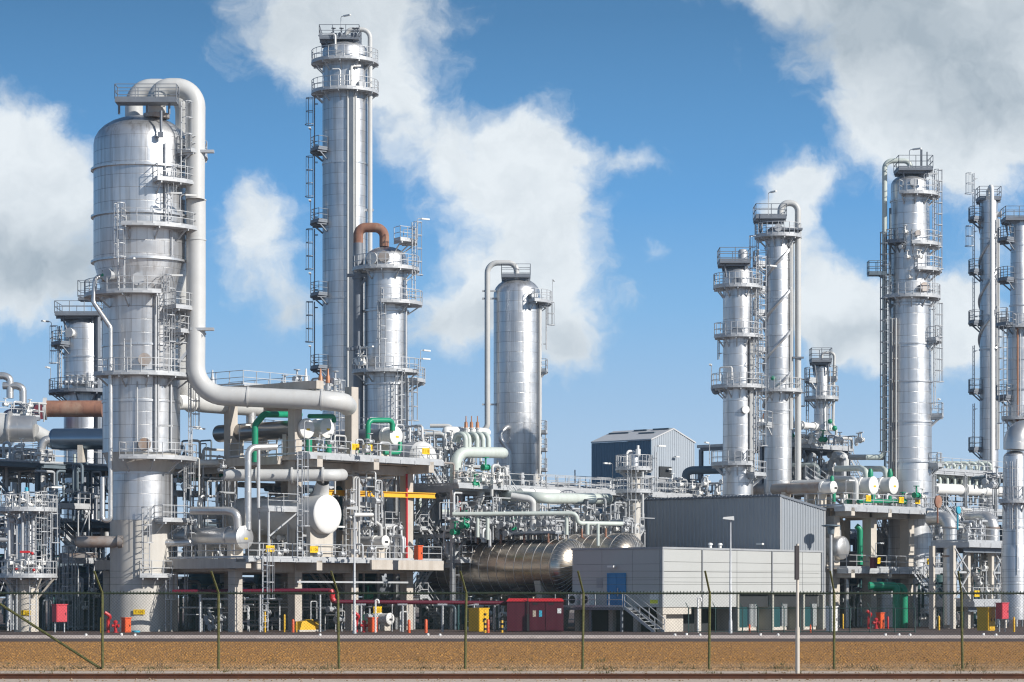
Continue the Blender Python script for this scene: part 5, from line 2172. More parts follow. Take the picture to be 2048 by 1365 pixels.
def left_exchangers():
    g = G1
    vessel('leftmost white disc-ended exchanger on the top deck, under the thick pipe', P(615, 857, 190), 9.5, .70, 'dark_cladding', 'white_paint', saddle_z=UZ)
    vessel('white disc-ended exchanger nearer the tall bare pillar on the top deck', P(655, 857, 193), 9.0, .70, 'dark_cladding', 'white_paint', saddle_z=UZ)
    vessel('white disc-ended exchanger under the green arched pipe on the top deck', P(793, 872, 197.5), 7.0, .66, 'galvanised_dark', 'white_paint', saddle_z=UZ)
    vessel('white dome-ended drum at the right end of the top deck beside the stair tower', P(842, 916, 203), 7.0, 1.38, 'galvanised', 'white_paint', 'round_drum', 'drum', flange=False, head_k=.85, rear_k=.5)
    vessel('very large white drum facing out over the lower deck on a concrete saddle', P(655, 1029, 188.6), 9.0, 1.52, 'cream_paint', 'white_paint', 'large_drum', 'drum', flange=False, head_k=.16, saddle=(.09, .8), saddle_z=LZ)
    vessel('short steel exchanger with a bare metal disc end on the lower deck', P(490, 1075, 186.3), 5.2, .80, 'pipe_cladding', 'pipe_cladding', saddle_z=LZ, chan=1.5)
    vessel('pale exchanger half hidden behind the huge column on the lower deck', P(402, 1072, 196), 6.0, .6, 'pipe_cladding', 'cream_paint', saddle_z=LZ, head_k=.4)
    vessel('small white pump-side exchanger below the orange beam on the lower deck', P(772, 1083, 194.2), 3.2, .42, 'galvanised', 'white_paint', saddle_z=LZ)
    vessel('dark tank lying deep under the lower deck behind the pillars', P(770, 1165, 203), 6, 1.2, 'teal_dark', 'galvanised_dark', 'tank', 'tank', flange=False, head_k=.4)
    vessel('dim drum lying behind the large white drum on the lower deck', P(560, 1040, 199), 6, 1.1, 'galvanised', 'galvanised', 'round_drum', 'drum', flange=False, head_k=.3)
    vessel('tiny white-ended exchanger at ground level beside the yellow plate on the pillar', P(781, 1238, 193), 2.5, .42, 'green_paint', 'white_paint', saddle_z=0.02)
    # pipes of the structure
    ppipe('fat cream pipe with a rounded end running above the large white drum', [P(448, 951, 188.4), P(668, 951, 188.4), P(684, 950, 191)], .44, 'cream_paint', .9, n=18, flanges=(.3, .62, .9))
    mb = MB()
    mb.lathe(P(640, 1000, 189.9), [(0, .95), (.35, .62), (1.75, .46)], 16, (P(647, 956, 188.5) - P(640, 1000, 189.9)), False, False)
    solo('reducer_pipe', mb, 'cream_paint', 'flared cream neck joining the large white drum to the fat pipe above', 'pipe')
    for lab, pts, r in (
            ('green goose-neck pipe standing beside the dark exchanger body on the top deck', [P(510, 925, 189.5), P(510, 850, 189.5), P(528, 829, 190), P(600, 830, 194)], .24),
            ('short green pipe joining the heads of the paired exchangers', [P(618, 833, 190.5), P(668, 833, 192.5), P(668, 845, 192.6)], .17),
            ('green arched pipe over the single exchanger on the top deck', [P(736, 908, 195.5), P(736, 841, 195.5), P(785, 841, 197), P(785, 862, 197)], .2),
            ('green bottom pipe beneath the left disc-ended exchanger', [P(618, 880, 190.2), P(618, 908, 190.2)], .24),
            ('green bottom pipe beneath the right disc-ended exchanger', [P(657, 880, 193.2), P(657, 908, 193.2)], .24),
            ('green bottom pipe under the exchanger with the green arch', [P(768, 906, 196.5), P(800, 906, 197.5), P(800, 885, 197.7)], .17),
            ('dark green pipe crossing behind the huge column at mid height', [P(350, 950, 203), P(465, 950, 203)], .5)):
        ppipe(lab, pts, r, 'green_paint')
    ppipe('pale elbow pipe curling down into the short metal exchanger', [P(384, 1022, 188), P(454, 1022, 186.6), P(474, 1026, 186.3), P(476, 1062, 186.4)], .3, 'pipe_cladding', .7, n=16)
    ppipe('tall silver pipe bent over in front of the top deck edge', [P(496, 1060, 186.6), P(496, 896, 186.6), P(552, 894, 187.8)], .25, 'pipe_cladding', .6)
    ppipe('thinner silver pipe beside the tall bent one', [P(517, 1016, 187), P(517, 894, 187), P(545, 893.5, 187.6)], .13, 'galvanised', .3)
    ppipe('white pipe entering the huge column just under its lowest wide platform', [P(390, 925, 192), P(462, 927, 195)], .21, 'white_paint')
    ppipe('white pipe leaving the huge column towards the concrete beam', [P(355, 805, 191), P(398, 806, 193), P(440, 812, 199)], .55, 'white_paint', .5, n=16, flanges=(.6,))
    ppipe('rust-tinted silver pipe lying under the thick pipe on the top frame', [P(425, 806, 199), P(600, 812, 196)], .5, 'rust_grey', n=16)
    ppipe('silver riser feeding the dark exchanger body from above', [P(502, 820, 196.5), P(502, 850, 196.5)], .38, 'pipe_cladding')
    for k, (x, y0, y1, m) in enumerate(((707, 955, 1110, 'cream_paint'), (712, 955, 1110, 'galvanised'), (718, 955, 1110, 'cream_paint'))):
        ppipe('slim pipe running up the face of the middle pillar', [P(x, y1, 193.2), P(x, y0, 193.2), P(x + 30, y0 + 2, 193.6)], .09, m, .2, group='slim pipes on the middle pillar')
    ppipe('white pipe arching into the small pump-side exchanger', [P(762, 1072, 193.8), P(762, 1052, 193.8), P(745, 1040, 193.4), P(742, 1030, 193.4)], .13, 'cream_paint')
    ppipe('short white header below the street lamp head on the lower deck', [P(708, 1030, 192.5), P(748, 1030, 193.2)], .15, 'white_paint')
    # small access platform in front of the large drum
    t = thing('access_platform', 'small steel access platform on legs left of the large white drum', 'platform', P(570, 1118, 187))
    gg = Grid(536, 186.6)
    z = Zy(1016, 187)
    grating(t, gg, 0, 3.1, 0, 1.1, z, 'galvanised')
    grail(t, gg, [(0, 1.1), (0, 0), (3.1, 0), (3.1, 1.1)], z)
    for u, v in ((.1, .05), (3.0, .05), (.1, 1.05), (3.0, 1.05)):
        mb = MB()
        mb.bar(gg(u, v, LZ), gg(u, v, z - .07), .13)
        build(mb, 'leg', 'galvanised', t, smooth=False)
    mb = MB()
    mb.bar(gg(.1, 0, LZ + 1.6), gg(2.9, 0, z - .3), .1)
    build(mb, 'brace', 'galvanised', t, smooth=False)
    # vents on the top frame
    for k, (x, y0, m, lab) in enumerate(((612, 742, 'white_paint', 'white relief valve stack on the top frame'), (641, 740, 'copper_tip', 'left of two copper-tipped relief valves on the top frame'), (656, 740, 'copper_tip', 'right of two copper-tipped relief valves on the top frame'), (425, 758, 'galvanised', 'small vent on the left end of the top concrete beam'))):
        b = P(x, y0 + 28, 199)
        b.z = 18.2 if x < 500 else 18.3
        t2 = thing('relief_valve', lab, 'valve', b)
        mb = MB()
        mb.lathe(b, [(0, .25), (.35, .25), (.35, .14), (.6, .14)], 10)
        build(mb, 'body', 'galvanised', t2)
        mb = MB()
        mb.lathe(b + ZUP * .6, [(0, .2), (.5, .16), (.6, .1), (1.1, .06)], 10)
        build(mb, 'bonnet', m, t2)


def left_clusters():
    cluster('tangle of small grey pipes on the top frame behind the thick pipe', 560, 690, 750, 775, 199, 10, 11, nv=4, base=18.3)
    cluster('thicket of pipes behind the exchanger with the green arch', 700, 860, 845, 915, 203, 16, 12, nv=6, base=UZ, green=1)
    cluster('pipes and valves around the small pump-side exchanger', 712, 800, 1040, 1110, 195.5, 18, 13, nv=8, base=LZ)
    cluster('pipes crowding the lower deck behind the access platform', 530, 620, 1040, 1112, 192, 14, 14, nv=6, base=LZ)
    cluster('low pipes and valves along the left edge of the lower deck', 360, 470, 1078, 1116, 189.5, 10, 15, nv=8, base=LZ)
    cluster('grey pipes between huge column and concrete frame at mid height', 355, 440, 870, 1000, 196, 14, 16, nv=4, mats=('galvanised', 'steel_blue', 'cream_paint'))
    cluster('dim pipes hanging inside the concrete frame below its top deck', 450, 690, 960, 1060, 201, 22, 17, mats=('galvanised_dark', 'steel_blue', 'teal_dark', 'galvanised'), rr=(.06, .25), nv=5)
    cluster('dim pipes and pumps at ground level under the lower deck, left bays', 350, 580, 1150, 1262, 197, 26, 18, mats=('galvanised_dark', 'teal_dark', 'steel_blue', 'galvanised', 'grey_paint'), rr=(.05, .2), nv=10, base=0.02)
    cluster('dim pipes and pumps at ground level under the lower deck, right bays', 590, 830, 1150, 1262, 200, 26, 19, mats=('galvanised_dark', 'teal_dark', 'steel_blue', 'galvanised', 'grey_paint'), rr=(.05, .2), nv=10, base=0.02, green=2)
    cluster('pipes rising between orange beam and white column of the rust-topped column', 725, 860, 940, 1080, 205, 18, 20, nv=5)
    cluster('pipes beside the top deck right of the silver rust-topped column', 800, 905, 850, 930, 206, 16, 21, nv=6, green=1)
    cluster('pipes around the foot of the stair tower', 830, 910, 1150, 1260, 203, 14, 22, nv=6, base=.02)
    cluster('thin pipes and supports climbing the left side of the concrete frame', 380, 470, 900, 1060, 190.5, 16, 23, rr=(.03, .09), nv=4)
    cluster('thin pipes in front of the middle pillars between the decks', 690, 760, 930, 1050, 193, 12, 24, rr=(.03, .08), nv=4)
    cluster('small pipes on the top deck among the exchangers', 560, 760, 870, 905, 190.5, 18, 25, rr=(.03, .09), nv=8, base=UZ + .02)
    cluster('small pipes on the lower deck in front of the large white drum', 540, 760, 1085, 1115, 188.6, 18, 26, rr=(.03, .08), nv=8, base=LZ + .02)
    cluster('pale conduit and standpipes at ground level in front of the left frame', 355, 800, 1195, 1262, 187.2, 22, 27, rr=(.03, .07), nv=10, base=.02, mats=('galvanised', 'cream_paint', 'grey_paint'))
    # analyser shelter and small stalls under the left bays
    mb = MB()
    a = P(398, 1263, 188.5)
    g = Grid(440, 188)
    t = thing('canopy', 'flat grey canopy on thin posts under the left concrete bays', 'canopy', g(2, 1, 0))
    gpart(t, 'roof_sheet', 'galvanised', g, 0, 6.2, 0, 2.2, Zy(1192, 189) - .3, Zy(1192, 189) - .15)
    for u, v in ((.1, .1), (6.0, .1), (.1, 2.1), (6.0, 2.1)):
        mb = MB()
        mb.bar(g(u, v, 0), g(u, v, Zy(1192, 189) - .3), .1)
        build(mb, 'post', 'galvanised', t, smooth=False)


def small_platform(label, px, y, d, w=2.6, dep=1.2, base=0.0, m='galvanised', side=1):
    g = Grid(px, d)
    z = Zy(y, d)
    t = thing('access_platform', label, 'platform', g(w / 2, dep / 2, base))
    grating(t, g, 0, w, 0, dep, z, m)
    grail(t, g, [(0, dep), (0, 0), (w, 0), (w, dep)], z + .01, m, post=.9)
    for u, v in ((.08, .05), (w - .08, .05), (.08, dep - .05), (w - .08, dep - .05)):
        mb = MB()
        mb.bar(g(u, v, base), g(u, v, z - .27), .1)
        build(mb, 'leg', m, t, smooth=False)
    mb = MB()
    mb.bar(g(.1, 0, base + (z - base) * .3), g(w - .1, 0, z - .4), .07)
    build(mb, 'brace', m, t, smooth=False)
    if z - base > 1.5:
        ladder(t, g(w + .1 if side > 0 else -.1, .4, base), z + 1.0, U * side, cage=z - base > 4, m=m)


def access_platforms():
    for lab, px, y, d, w, base in (
            ('small railed platform between the decks behind the slim pipes of the middle pillar', 712, 1008, 196.5, 3.0, LZ),
            ('small railed platform between the decks near the stair tower', 770, 1052, 197.5, 2.4, LZ),
            ('railed platform on the lower deck above the short steel exchanger', 400, 1030, 193.5, 3.2, LZ),
            ('railed platform beside the huge column just under its lowest wide ring', 352, 985, 197.0, 3.0, LZ),
            ('railed platform on the top deck behind the goose-neck green pipe', 530, 868, 197.0, 2.6, UZ),
            ('railed platform on the top deck beyond the green arched pipe', 740, 862, 204.0, 3.0, UZ),
            ('small railed platform left of the short column on the left edge', -8, 1062, 190.0, 2.2, 0),
            ('railed platform in the dark left rack under the blue-grey drum', 118, 1010, 196.0, 3.0, 0),
            ('low railed platform in the dark left rack beside the huge column', 150, 1120, 195.0, 3.0, 0),
            ('railed platform over the left end of the front lying drum', 930, 1052, 201.0, 3.4, 0),
            ('railed platform over the right end of the front lying drum', 1085, 1056, 202.0, 3.0, 0),
            ('railed platform between the two lying drums', 1180, 1060, 207.0, 3.0, 0),
            ('railed platform inside the right concrete frame on its lower deck', 1765, 1075, 223.0, 3.0, 4.84),
            ('railed platform between right concrete frame and the two fat elbows', 1845, 1058, 222.0, 3.4, 0),
            ('railed platform above the right edge deck beside the second fat elbow', 1935, 1038, 217.0, 3.0, 0),
            ('railed platform behind the manifold near the dome-ended drum', 885, 898, 208.0, 3.2, 10.0),
            ('tall railed platform behind the tangle left of the pale rack', 868, 955, 209.0, 3.2, 0)):
        small_platform(lab, px, y, d, w, 1.4, base, 'galvanised', 1 if px % 2 else -1)
    for lab, px, d, za, zb, L in (
            ('steel stairway rising inside the left concrete frame behind the slim pipes', 735, 199, LZ, 8.4, 3.6),
            ('steel stairway rising from the yard to the lower deck behind the left bays', 610, 199, 0, LZ, 6.0),
            ('steel stairway in the dark left rack behind the short column', 95, 200, 4.4, 8.4, 5.0),
            ('steel stairway under the pale rack behind the drop pipes', 1010, 204, 5.5, 10.9, 6.0),
            ('steel stairway behind the right concrete frame at lower deck level', 1840, 220, 4.8, 9.8, 6.0),
            ('steel stairway at ground level right of the green pair', 1838, 216, 0, 4.4, 5.5)):
        g = Grid(px, d)
        t = thing('stairway', lab, 'stairs', g(L / 2, 0, za))
        stairs(t, g(0, 0, zb), g(L, 0, za), V, .9)
        for u in (.2, L * .5):
            mb = MB()
            mb.bar(g(u, .6, 0), g(u, .6, zb - (zb - za) * u / L - .15), .12)
            build(mb, 'post', 'galvanised', t, smooth=False)


# ---- left edge racks
G0 = Grid(-30, 196)


def left_racks():
    g = G0
    zs = [4.3, 8.3, 12.8]
    br = [(0, 0, 4.3, 5, 0, 8.0), (5, 0, 8.3, 10, 0, 12.4), (10, 0, 4.3, 15, 0, 8.0), (15, 0, 8.3, 10, 0, 12.4), (5, 0, 8.0, 0, 0, 12.4)]
    steel_frame('dark blue-grey steel pipe rack at the left edge, behind the short column', g, [0, 5, 10, 15], [0, 6, 12], zs, 'steel_blue', br, decks=[(0, 15, .2, 5.8, 8.34), (0, 15, 0.2, 5.8, 12.84)], rails=[([(0, .2), (15, .2)], 12.86), ([(0, .2), (10, .2)], 8.36)])
    rack_pipes('pipe on the upper tier of the dark left rack', 'upper pipes of the left rack', g, -3, 16, 1, 11, 12.9, 9, 31)
    rack_pipes('pipe on the middle tier of the dark left rack', 'middle pipes of the left rack', g, -3, 16, 1, 11, 8.4, 9, 32, mats=('galvanised_dark', 'steel_blue', 'galvanised', 'cream_paint'))
    rack_pipes('pipe on the lowest tier of the dark left rack', 'lowest pipes of the left rack', g, -3, 16, 1, 11, 4.4, 8, 33, mats=('galvanised_dark', 'steel_blue', 'teal_dark', 'galvanised'))
    g2 = Grid(-60, 205)
    steel_frame('pale steel truss deck at the far left carrying the grey drum', g2, [0, 4.6, 8.2], [0, 5], [9.6, 14.3], 'galvanised', [(0, 0, 9.6, 4.6, 0, 14), (4.6, 0, 14, 8.2, 0, 9.8), (4.6, 0, 9.6, 0, 0, 14.0)], decks=[(-2, 8.2, 0, 5, 14.34), (-2, 6.5, -.5, 2, 17.0)], rails=[([(-2, 0), (8.2, 0), (8.2, 5)], 14.36), ([(-2, -.5), (6.5, -.5), (6.5, 2)], 17.02)])
    ppipe('big grey drum-like pipe lying at the far left above the steel truss', [P(-30, 858, 206), P(70, 858, 206)], 1.05, 'pipe_cladding', .8, n=20, flanges=(.5,))
    ppipe('pale bent pipe between the big grey pipe and the blue-grey drum at left', [P(66, 862, 206), P(84, 872, 207), P(108, 884, 210)], .6, 'cream_paint', .8, n=16)
    mb = MB()
    mb.lathe(P(20, 858, 205.9), [(0, 1.07), (0, 1.2), (.9, 1.2), (.9, 1.07)], 20, (-1, 0, 0), False, False)
    solo('pipe_collar', mb, 'cream_paint', 'cream collar round the big grey pipe at the far left', 'collar')
    ppipe('large rusty orange pipe entering the huge column from the left', [P(88, 818, 213), P(205, 818, 213)], .68, 'rust', n=20)
    ppipe('dark red pipe leading away behind the rusty orange one', [P(84, 822, 215), P(60, 826, 219), P(20, 835, 226)], .7, 'dark_red_paint', .5, n=16)
    mb = MB()
    mb.lathe(P(89, 818, 213), [(-.1, .66), (-.1, .92), (.18, .92), (.18, .66)], 24, (1, .1, 0), False, False)
    solo('pipe_flange', mb, 'cream_paint', 'white flange ring at the left end of the rusty orange pipe', 'flange')
    t = vessel('blue-grey lying drum behind the huge column, left of its waist', P(108, 879, 202), 9, .9, 'blue_cladding', 'blue_cladding', 'lying_drum', 'drum', flange=False, head_k=.45, axis=Vector((.93, -.1, 0)).normalized(), saddle=(.25, .5), saddle_z=12.86)
    ppipe('grey pipe elbowing down from the blue-grey drum', [P(106, 880, 201.6), P(88, 880, 201.4), P(82, 900, 201.4), P(82, 985, 201.4)], .33, 'pipe_cladding', .7)
    for k, (x, y) in enumerate(((10, 752), (36, 772))):
        ppipe(('upper silver goose-neck pipe against the sky at the far left', 'lower silver goose-neck pipe against the sky at the far left')[k], [P(x - 30, y, 212), P(x, y, 212), P(x + 10, y + 6, 212), P(x + 10, y + 45, 212)], .3, 'pipe_cladding', .8)
    cluster('pipes and railings crowding the top of the far left truss', 0, 60, 800, 838, 208, 12, 35, nv=6)
    cluster('pipes crowding the dark left rack below the blue-grey drum', 90, 215, 925, 1040, 199, 22, 36, mats=('galvanised', 'steel_blue', 'galvanised_dark', 'steel_blue'), nv=6)
    cluster('white small pipes left of the short column at mid height', -10, 40, 1000, 1150, 190, 14, 37, nv=8)
    cluster('pipes at the far left under the truss deck', 0, 90, 905, 1010, 202, 20, 38, nv=6)
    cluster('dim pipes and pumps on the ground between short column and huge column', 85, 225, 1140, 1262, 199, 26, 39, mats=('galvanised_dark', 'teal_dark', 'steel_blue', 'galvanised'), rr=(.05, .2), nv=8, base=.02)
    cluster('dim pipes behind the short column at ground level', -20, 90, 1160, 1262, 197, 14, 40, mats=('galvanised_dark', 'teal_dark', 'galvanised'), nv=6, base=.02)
    cluster('pale pipes crowding the upper tier of the left rack', 0, 110, 880, 930, 199, 16, 43, rr=(.03, .12), nv=6)
    ppipe('faint brown-grey pipe stub low behind the huge column', [P(120, 1117, 197), P(195, 1117, 197)], .4, 'rust_grey')
    ppipe('thin silver standpipe left of the drain pipe on the huge column', [P(203, 1043, 188), P(203, 955, 188), P(222, 955, 188)], .08, 'galvanised')


# ---- centre pipe racks, manifold platform and lying drums
G2 = Grid(905, 200)


def centre_racks():
    g = G2
    us = [0, 5, 10, 17, 24, 31, 36]
    br = [(0, 0, 5.6, 5, 0, 10), (10, 0, 5.6, 5, 0, 10.2), (10, 0, 7.6, 13.5, 0, 10.2), (17, 0, 7.6, 13.5, 0, 10.2), (17, 0, 7.6, 20.5, 0, 10.2), (24, 0, 7.6, 20.5, 0, 10.2), (0, 0, .5, 5, 0, 4.9)]
    steel_frame('long pale steel pipe rack running behind the lying drums', g, us, [0, 6], [5.3, 7.6, 11.1], 'galvanised', br, decks=[(0, 10.4, -.6, 6, 11.15), (10.5, 37, -.6, .8, 11.15), (0, 16, -.8, .6, 5.4)], deck_m='galvanised', rails=[([(0, 4), (0, -.55), (10.4, -.55), (10.4, 0)], 11.17), ([(10.5, -.55), (37, -.55)], 11.17), ([(10.5, .75), (37, .75)], 11.17), ([(0, -.75), (16, -.75)], 5.42)])
    rack_pipes('pipe on the middle tier of the long pale rack', 'middle pipes of the centre rack', g, 0, 37, .4, 5.8, 7.65, 10, 51)
    rack_pipes('pipe on the lower tier of the long pale rack', 'lower pipes of the centre rack', g, 0, 37, .4, 5.8, 5.35, 10, 52)
    rack_pipes('pipe on the top tier of the long pale rack beyond the walkway', 'top pipes of the centre rack', g, 11, 37, 1.4, 5.8, 11.2, 7, 53)
    # second rack further back
    g3 = Grid(850, 216)
    steel_frame('second steel pipe rack further back behind the pale one', g3, [0, 7, 14, 21, 28, 35], [0, 7], [6.2, 9.4, 12.2], 'galvanised_dark', [(7, 0, 6.2, 14, 0, 9.2), (21, 0, 6.2, 14, 0, 9.2)], decks=[(0, 36, 0, 7, 9.44)], rails=[([(0, 0), (36, 0)], 9.46), ([(14, 0), (36, 0)], 12.2)])
    rack_pipes('pipe on the rear rack behind the pale one', 'pipes of the rear rack', g3, 0, 36, .5, 6.6, 9.5, 8, 54)
    rack_pipes('lower pipe on the rear rack behind the pale one', 'lower pipes of the rear rack', g3, 0, 36, .5, 6.6, 6.25, 8, 55, mats=('galvanised_dark', 'steel_blue', 'cream_paint', 'galvanised'))
    # named pipes
    ppipe('thick pale green header bent down at its left end beside the smooth column', [P(911, 985, 203), P(911, 905, 203), P(1004, 906, 206.5), P(1006, 907, 209)], .44, 'pale_green_paint', 1.1, n=18)
    ppipe('white header lying above the row of five bends', [P(893, 866, 209), P(893, 862, 209), P(960, 864, 211), P(974, 866, 212)], .36, 'white_paint', .5, n=14)
    for k, x in enumerate((931, 938, 954, 966, 977)):
        d = 203.6 + k * .6
        top = P(x, 868, d)
        ppipe('white swan-neck pipe of the row rising from the thick pale green header', [P(x, 902, d), top, top + V * 1.0, top + V * 1.2 - ZUP * .6], .2, 'pale_green_paint', .55, group='row of swan-neck pipes on the header', n=12)
    for k, x in enumerate((932, 943, 955)):
        b = P(x, 866, 209.2)
        t = thing('relief_valve', 'copper-tipped relief valve in the row above the white header', 'valve', b, 'copper-tipped relief valves on the header')
        mb = MB()
        mb.lathe(b, [(0, .14), (.3, .14), (.3, .2), (.4, .2)], 8)
        build(mb, 'body', 'cream_paint', t)
        mb = MB()
        mb.lathe(b + ZUP * .4, [(0, .15), (.45, .13), (.5, .05), (.95, .04)], 8)
        build(mb, 'bonnet', 'copper_tip', t)
    ppipe('long white pipe slung right under the bright walkway', [P(1040, 984, 202.5), P(1232, 990, 219)], .27, 'white_paint', n=14, flanges=(.12, .5))
    ppipe('pale green pipe with rounded end below the bright walkway', [P(985, 990, 207), P(1070, 995, 200), P(1090, 997, 200), P(1214, 998, 207), P(1216, 998, 209)], .42, 'pale_green_paint', .8, n=16)
    mb = MB()
    a, b = P(1148, 998, 203.3), P(1184, 998, 205.3)
    mb.tube([a, b], .45, 16)
    solo('pipe_sleeve', mb, 'steel_blue', 'blue-grey sleeve on the pale green pipe below the walkway', 'sleeve')
    ppipe('grey duct-like pipe continuing behind the pale green one', [P(1180, 1002, 216), P(1260, 1004, 222)], .5, 'pipe_cladding', n=14)
    ppipe('pale horizontal pipe stepping down above the front lying drum', [P(905, 1029, 196.5), P(1142, 1027, 196.5), P(1152, 1030, 196.5), P(1156, 1047, 196.7), P(1244, 1048, 199)], .17, 'pale_green_paint', .55, n=12)
    for k, (x, y1) in enumerate(((955, 1075), (975, 1080), (1133, 1070), (1175, 1070), (1196, 1092))):
        y0 = 1029 if x < 1150 else 1048
        ppipe('vertical drop pipe from the stepped pale pipe to the lying drums', [P(x, y0, 196.7), P(x, y1, 196.7)], .15 if k != 4 else .12, 'pale_green_paint', group='drop pipes onto the lying drums')
    ppipe('cream pipe bending down under the manifold platform', [P(1022, 992, 199), P(1058, 998, 199), P(1066, 1004, 199), P(1066, 1060, 199)], .26, 'cream_paint', .7)
    ppipe('fat pale pipe hanging down through the manifold platform', [P(962, 975, 203), P(962, 995, 203), P(955, 1007, 203), P(940, 1012, 204)], .3, 'cream_paint', .5)
    ppipe('large grey pipe low behind the stair tower', [P(850, 1063, 206), P(985, 1063, 206)], .42, 'pipe_cladding', flanges=(.2, .45, .6))
    ppipe('large blue-grey pipe rising at the left of the rear column group', [P(1372, 990, 226), P(1372, 945, 226), P(1384, 941, 226), P(1450, 940, 226)], .36, 'steel_blue', .7)
    for k, (x0, x1, y, d) in enumerate(((880, 915, 852, 210), (870, 900, 868, 208))):
        ppipe(('thin upper grey pipe bent over against the sky near the dome-ended drum', 'thin lower grey pipe bent over near the dome-ended drum')[k], [P(x0 - 20, y, d), P(x1 - 10, y, d), P(x1 - 10, 960, d)], .16, 'cream_paint', .45)
    cluster('dense valve manifold on the platform before the smooth column', 905, 1010, 925, 978, 201.5, 34, 57, nv=14, base=11.16, mats=('galvanised', 'cream_paint', 'cream_paint', 'rust_grey'), green=2)
    cluster('pipes and gauges behind the row of five bends', 880, 960, 870, 935, 207, 24, 58, nv=8)
    cluster('pipes dropping below the manifold platform', 910, 1040, 995, 1070, 201, 26, 59, nv=8, green=2)
    cluster('white pipes and valves over the front lying drum', 985, 1130, 1035, 1078, 199, 30, 60, nv=12)
    cluster('white pipes and valves left over the front lying drum', 905, 990, 1035, 1085, 198, 16, 64, nv=8, green=2)
    cluster('pipes and valves between the two lying drums', 1110, 1240, 1020, 1068, 205, 24, 61, nv=10)
    cluster('equipment crowding the walkway left of the column group', 1310, 1450, 950, 990, 222, 30, 62, nv=10)
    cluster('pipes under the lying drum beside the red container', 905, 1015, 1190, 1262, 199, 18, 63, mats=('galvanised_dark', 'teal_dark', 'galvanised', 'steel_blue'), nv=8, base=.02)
    cluster('thin pipes and hangers under the bright walkway', 1010, 1240, 995, 1050, 203, 26, 67, rr=(.03, .1), nv=8)
    cluster('thin upright pipes left of the rear lying drum', 900, 1010, 985, 1080, 199, 18, 68, rr=(.03, .1), nv=6)
    cluster('grey equipment on the rear rack between walkway and far shed', 1045, 1230, 955, 985, 226, 16, 65, nv=4)


def lying_drums():
    lab = ('front of the two huge horizontal metal drums with pale hoops', 'rear of the two huge horizontal metal drums, seen over the low building')
    for k, (hx, hy, d, L, R) in enumerate(((1138, 1136, 196.5, 12.5, 2.2), (1252, 1124, 200.5, 13.5, 2.2))):
        head = P(hx, hy, d)
        t = thing('storage_drum', lab[k], 'drum', head + V * L / 2 - ZUP * R)
        mb = MB()
        mb.lathe(head, [(0, R), (L, R)] + [(L + R * .5 * sin(pi / 2 * i / 6), R * cos(pi / 2 * i / 6)) for i in range(1, 7)], 56, V, False, False)
        build(mb, 'shell', 'drum_cladding', t)
        mb = MB()
        pr = [(-R * .55 * sin(pi / 2 * (8 - i) / 8), R * 1.005 * cos(pi / 2 * (8 - i) / 8)) for i in range(9)]
        mb.lathe(head, pr, 56, V, False, False)
        hd = build(mb, 'dished_head', 'drum_cladding', t)
        mb = MB()
        for i in range(40):
            a = 2 * pi * i / 40
            pts = []
            for q in range(5):
                th = pi / 2 * (.05 + .72 * q / 4)
                rr = R * 1.008 * cos(th)
                pts.append(head - V * (R * .55 * sin(th) + .01) + (U * cos(a) + ZUP * sin(a)) * rr)
            for a_, b_ in zip(pts, pts[1:]):
                mb.bar(a_, b_, .025, .02)
        build(mb, 'head_seams', 'galvanised', hd, smooth=False)
        k2 = 14
        for i in range(k2):
            mb = MB()
            mb.lathe(head + V * (.05 + i * L / k2), [(0, R), (0, R + .016), (.045, R + .016), (.045, R)], 56, V, False, False)
            build(mb, 'hoop', 'pipe_cladding', t)
        for f in (.12, .82):
            q = head + V * L * f
            mb = MB()
            zt = q.z - R * .3
            pol = [q + U * (R * .9) + ZUP * (-R * .42), q - U * (R * .9) + ZUP * (-R * .42), Vector((*(q - U * R * .55).xy, 0)), Vector((*(q + U * R * .55).xy, 0))]
            mb.prism([p - V * .3 for p in pol], V * .6)
            build(mb, 'saddle', 'concrete_pale', t, smooth=False)
        each([lambda mb, i=i: mb.lathe(head + V * (1.2 + i * 2.4) - U * 1.0 + ZUP * R * .86, [(0, .09), (.7, .07)], 8) for i in range(5)], 'nozzle', 'rust', t)
        if k:
            continue
        mb = MB()
        z = head.z + R + .35
        c0, c1 = head + V * .6, head + V * L
        mb.hexa([Vector((*(c0 - U * .9).xy, z)), Vector((*(c0 + U * .9).xy, z)), Vector((*(c1 + U * .9).xy, z)), Vector((*(c1 - U * .9).xy, z)),
                 Vector((*(c0 - U * .9).xy, z + .1)), Vector((*(c0 + U * .9).xy, z + .1)), Vector((*(c1 + U * .9).xy, z + .1)), Vector((*(c1 - U * .9).xy, z + .1))])
        for i in range(9):
            q = c0.lerp(c1, i / 8)
            mb.bar(Vector((*(q - U * .6).xy, head.z + R * .95)), Vector((*(q - U * .6).xy, z)), .1)
            mb.bar(Vector((*(q + U * .6).xy, head.z + R * .95)), Vector((*(q + U * .6).xy, z)), .1)
        pl = build(mb, 'walkway', 'galvanised_dark', t, smooth=False)
        rb = MB()
        pts = [Vector((*(c1 - U * .85).xy, z + .1)), Vector((*(c0 - U * .85).xy, z + .1)), Vector((*(c0 + U * .85).xy, z + .1)), Vector((*(c1 + U * .85).xy, z + .1))]
        rail_bars(rb, pts)
        build(rb, 'railing', 'galvanised', pl, smooth=False)
    cluster('ladders and drop pipes on the head of the rear lying drum', 1244, 1285, 1035, 1068, 201, 8, 66, nv=3, dd=1.5)
    # tall cabinets beside the drum


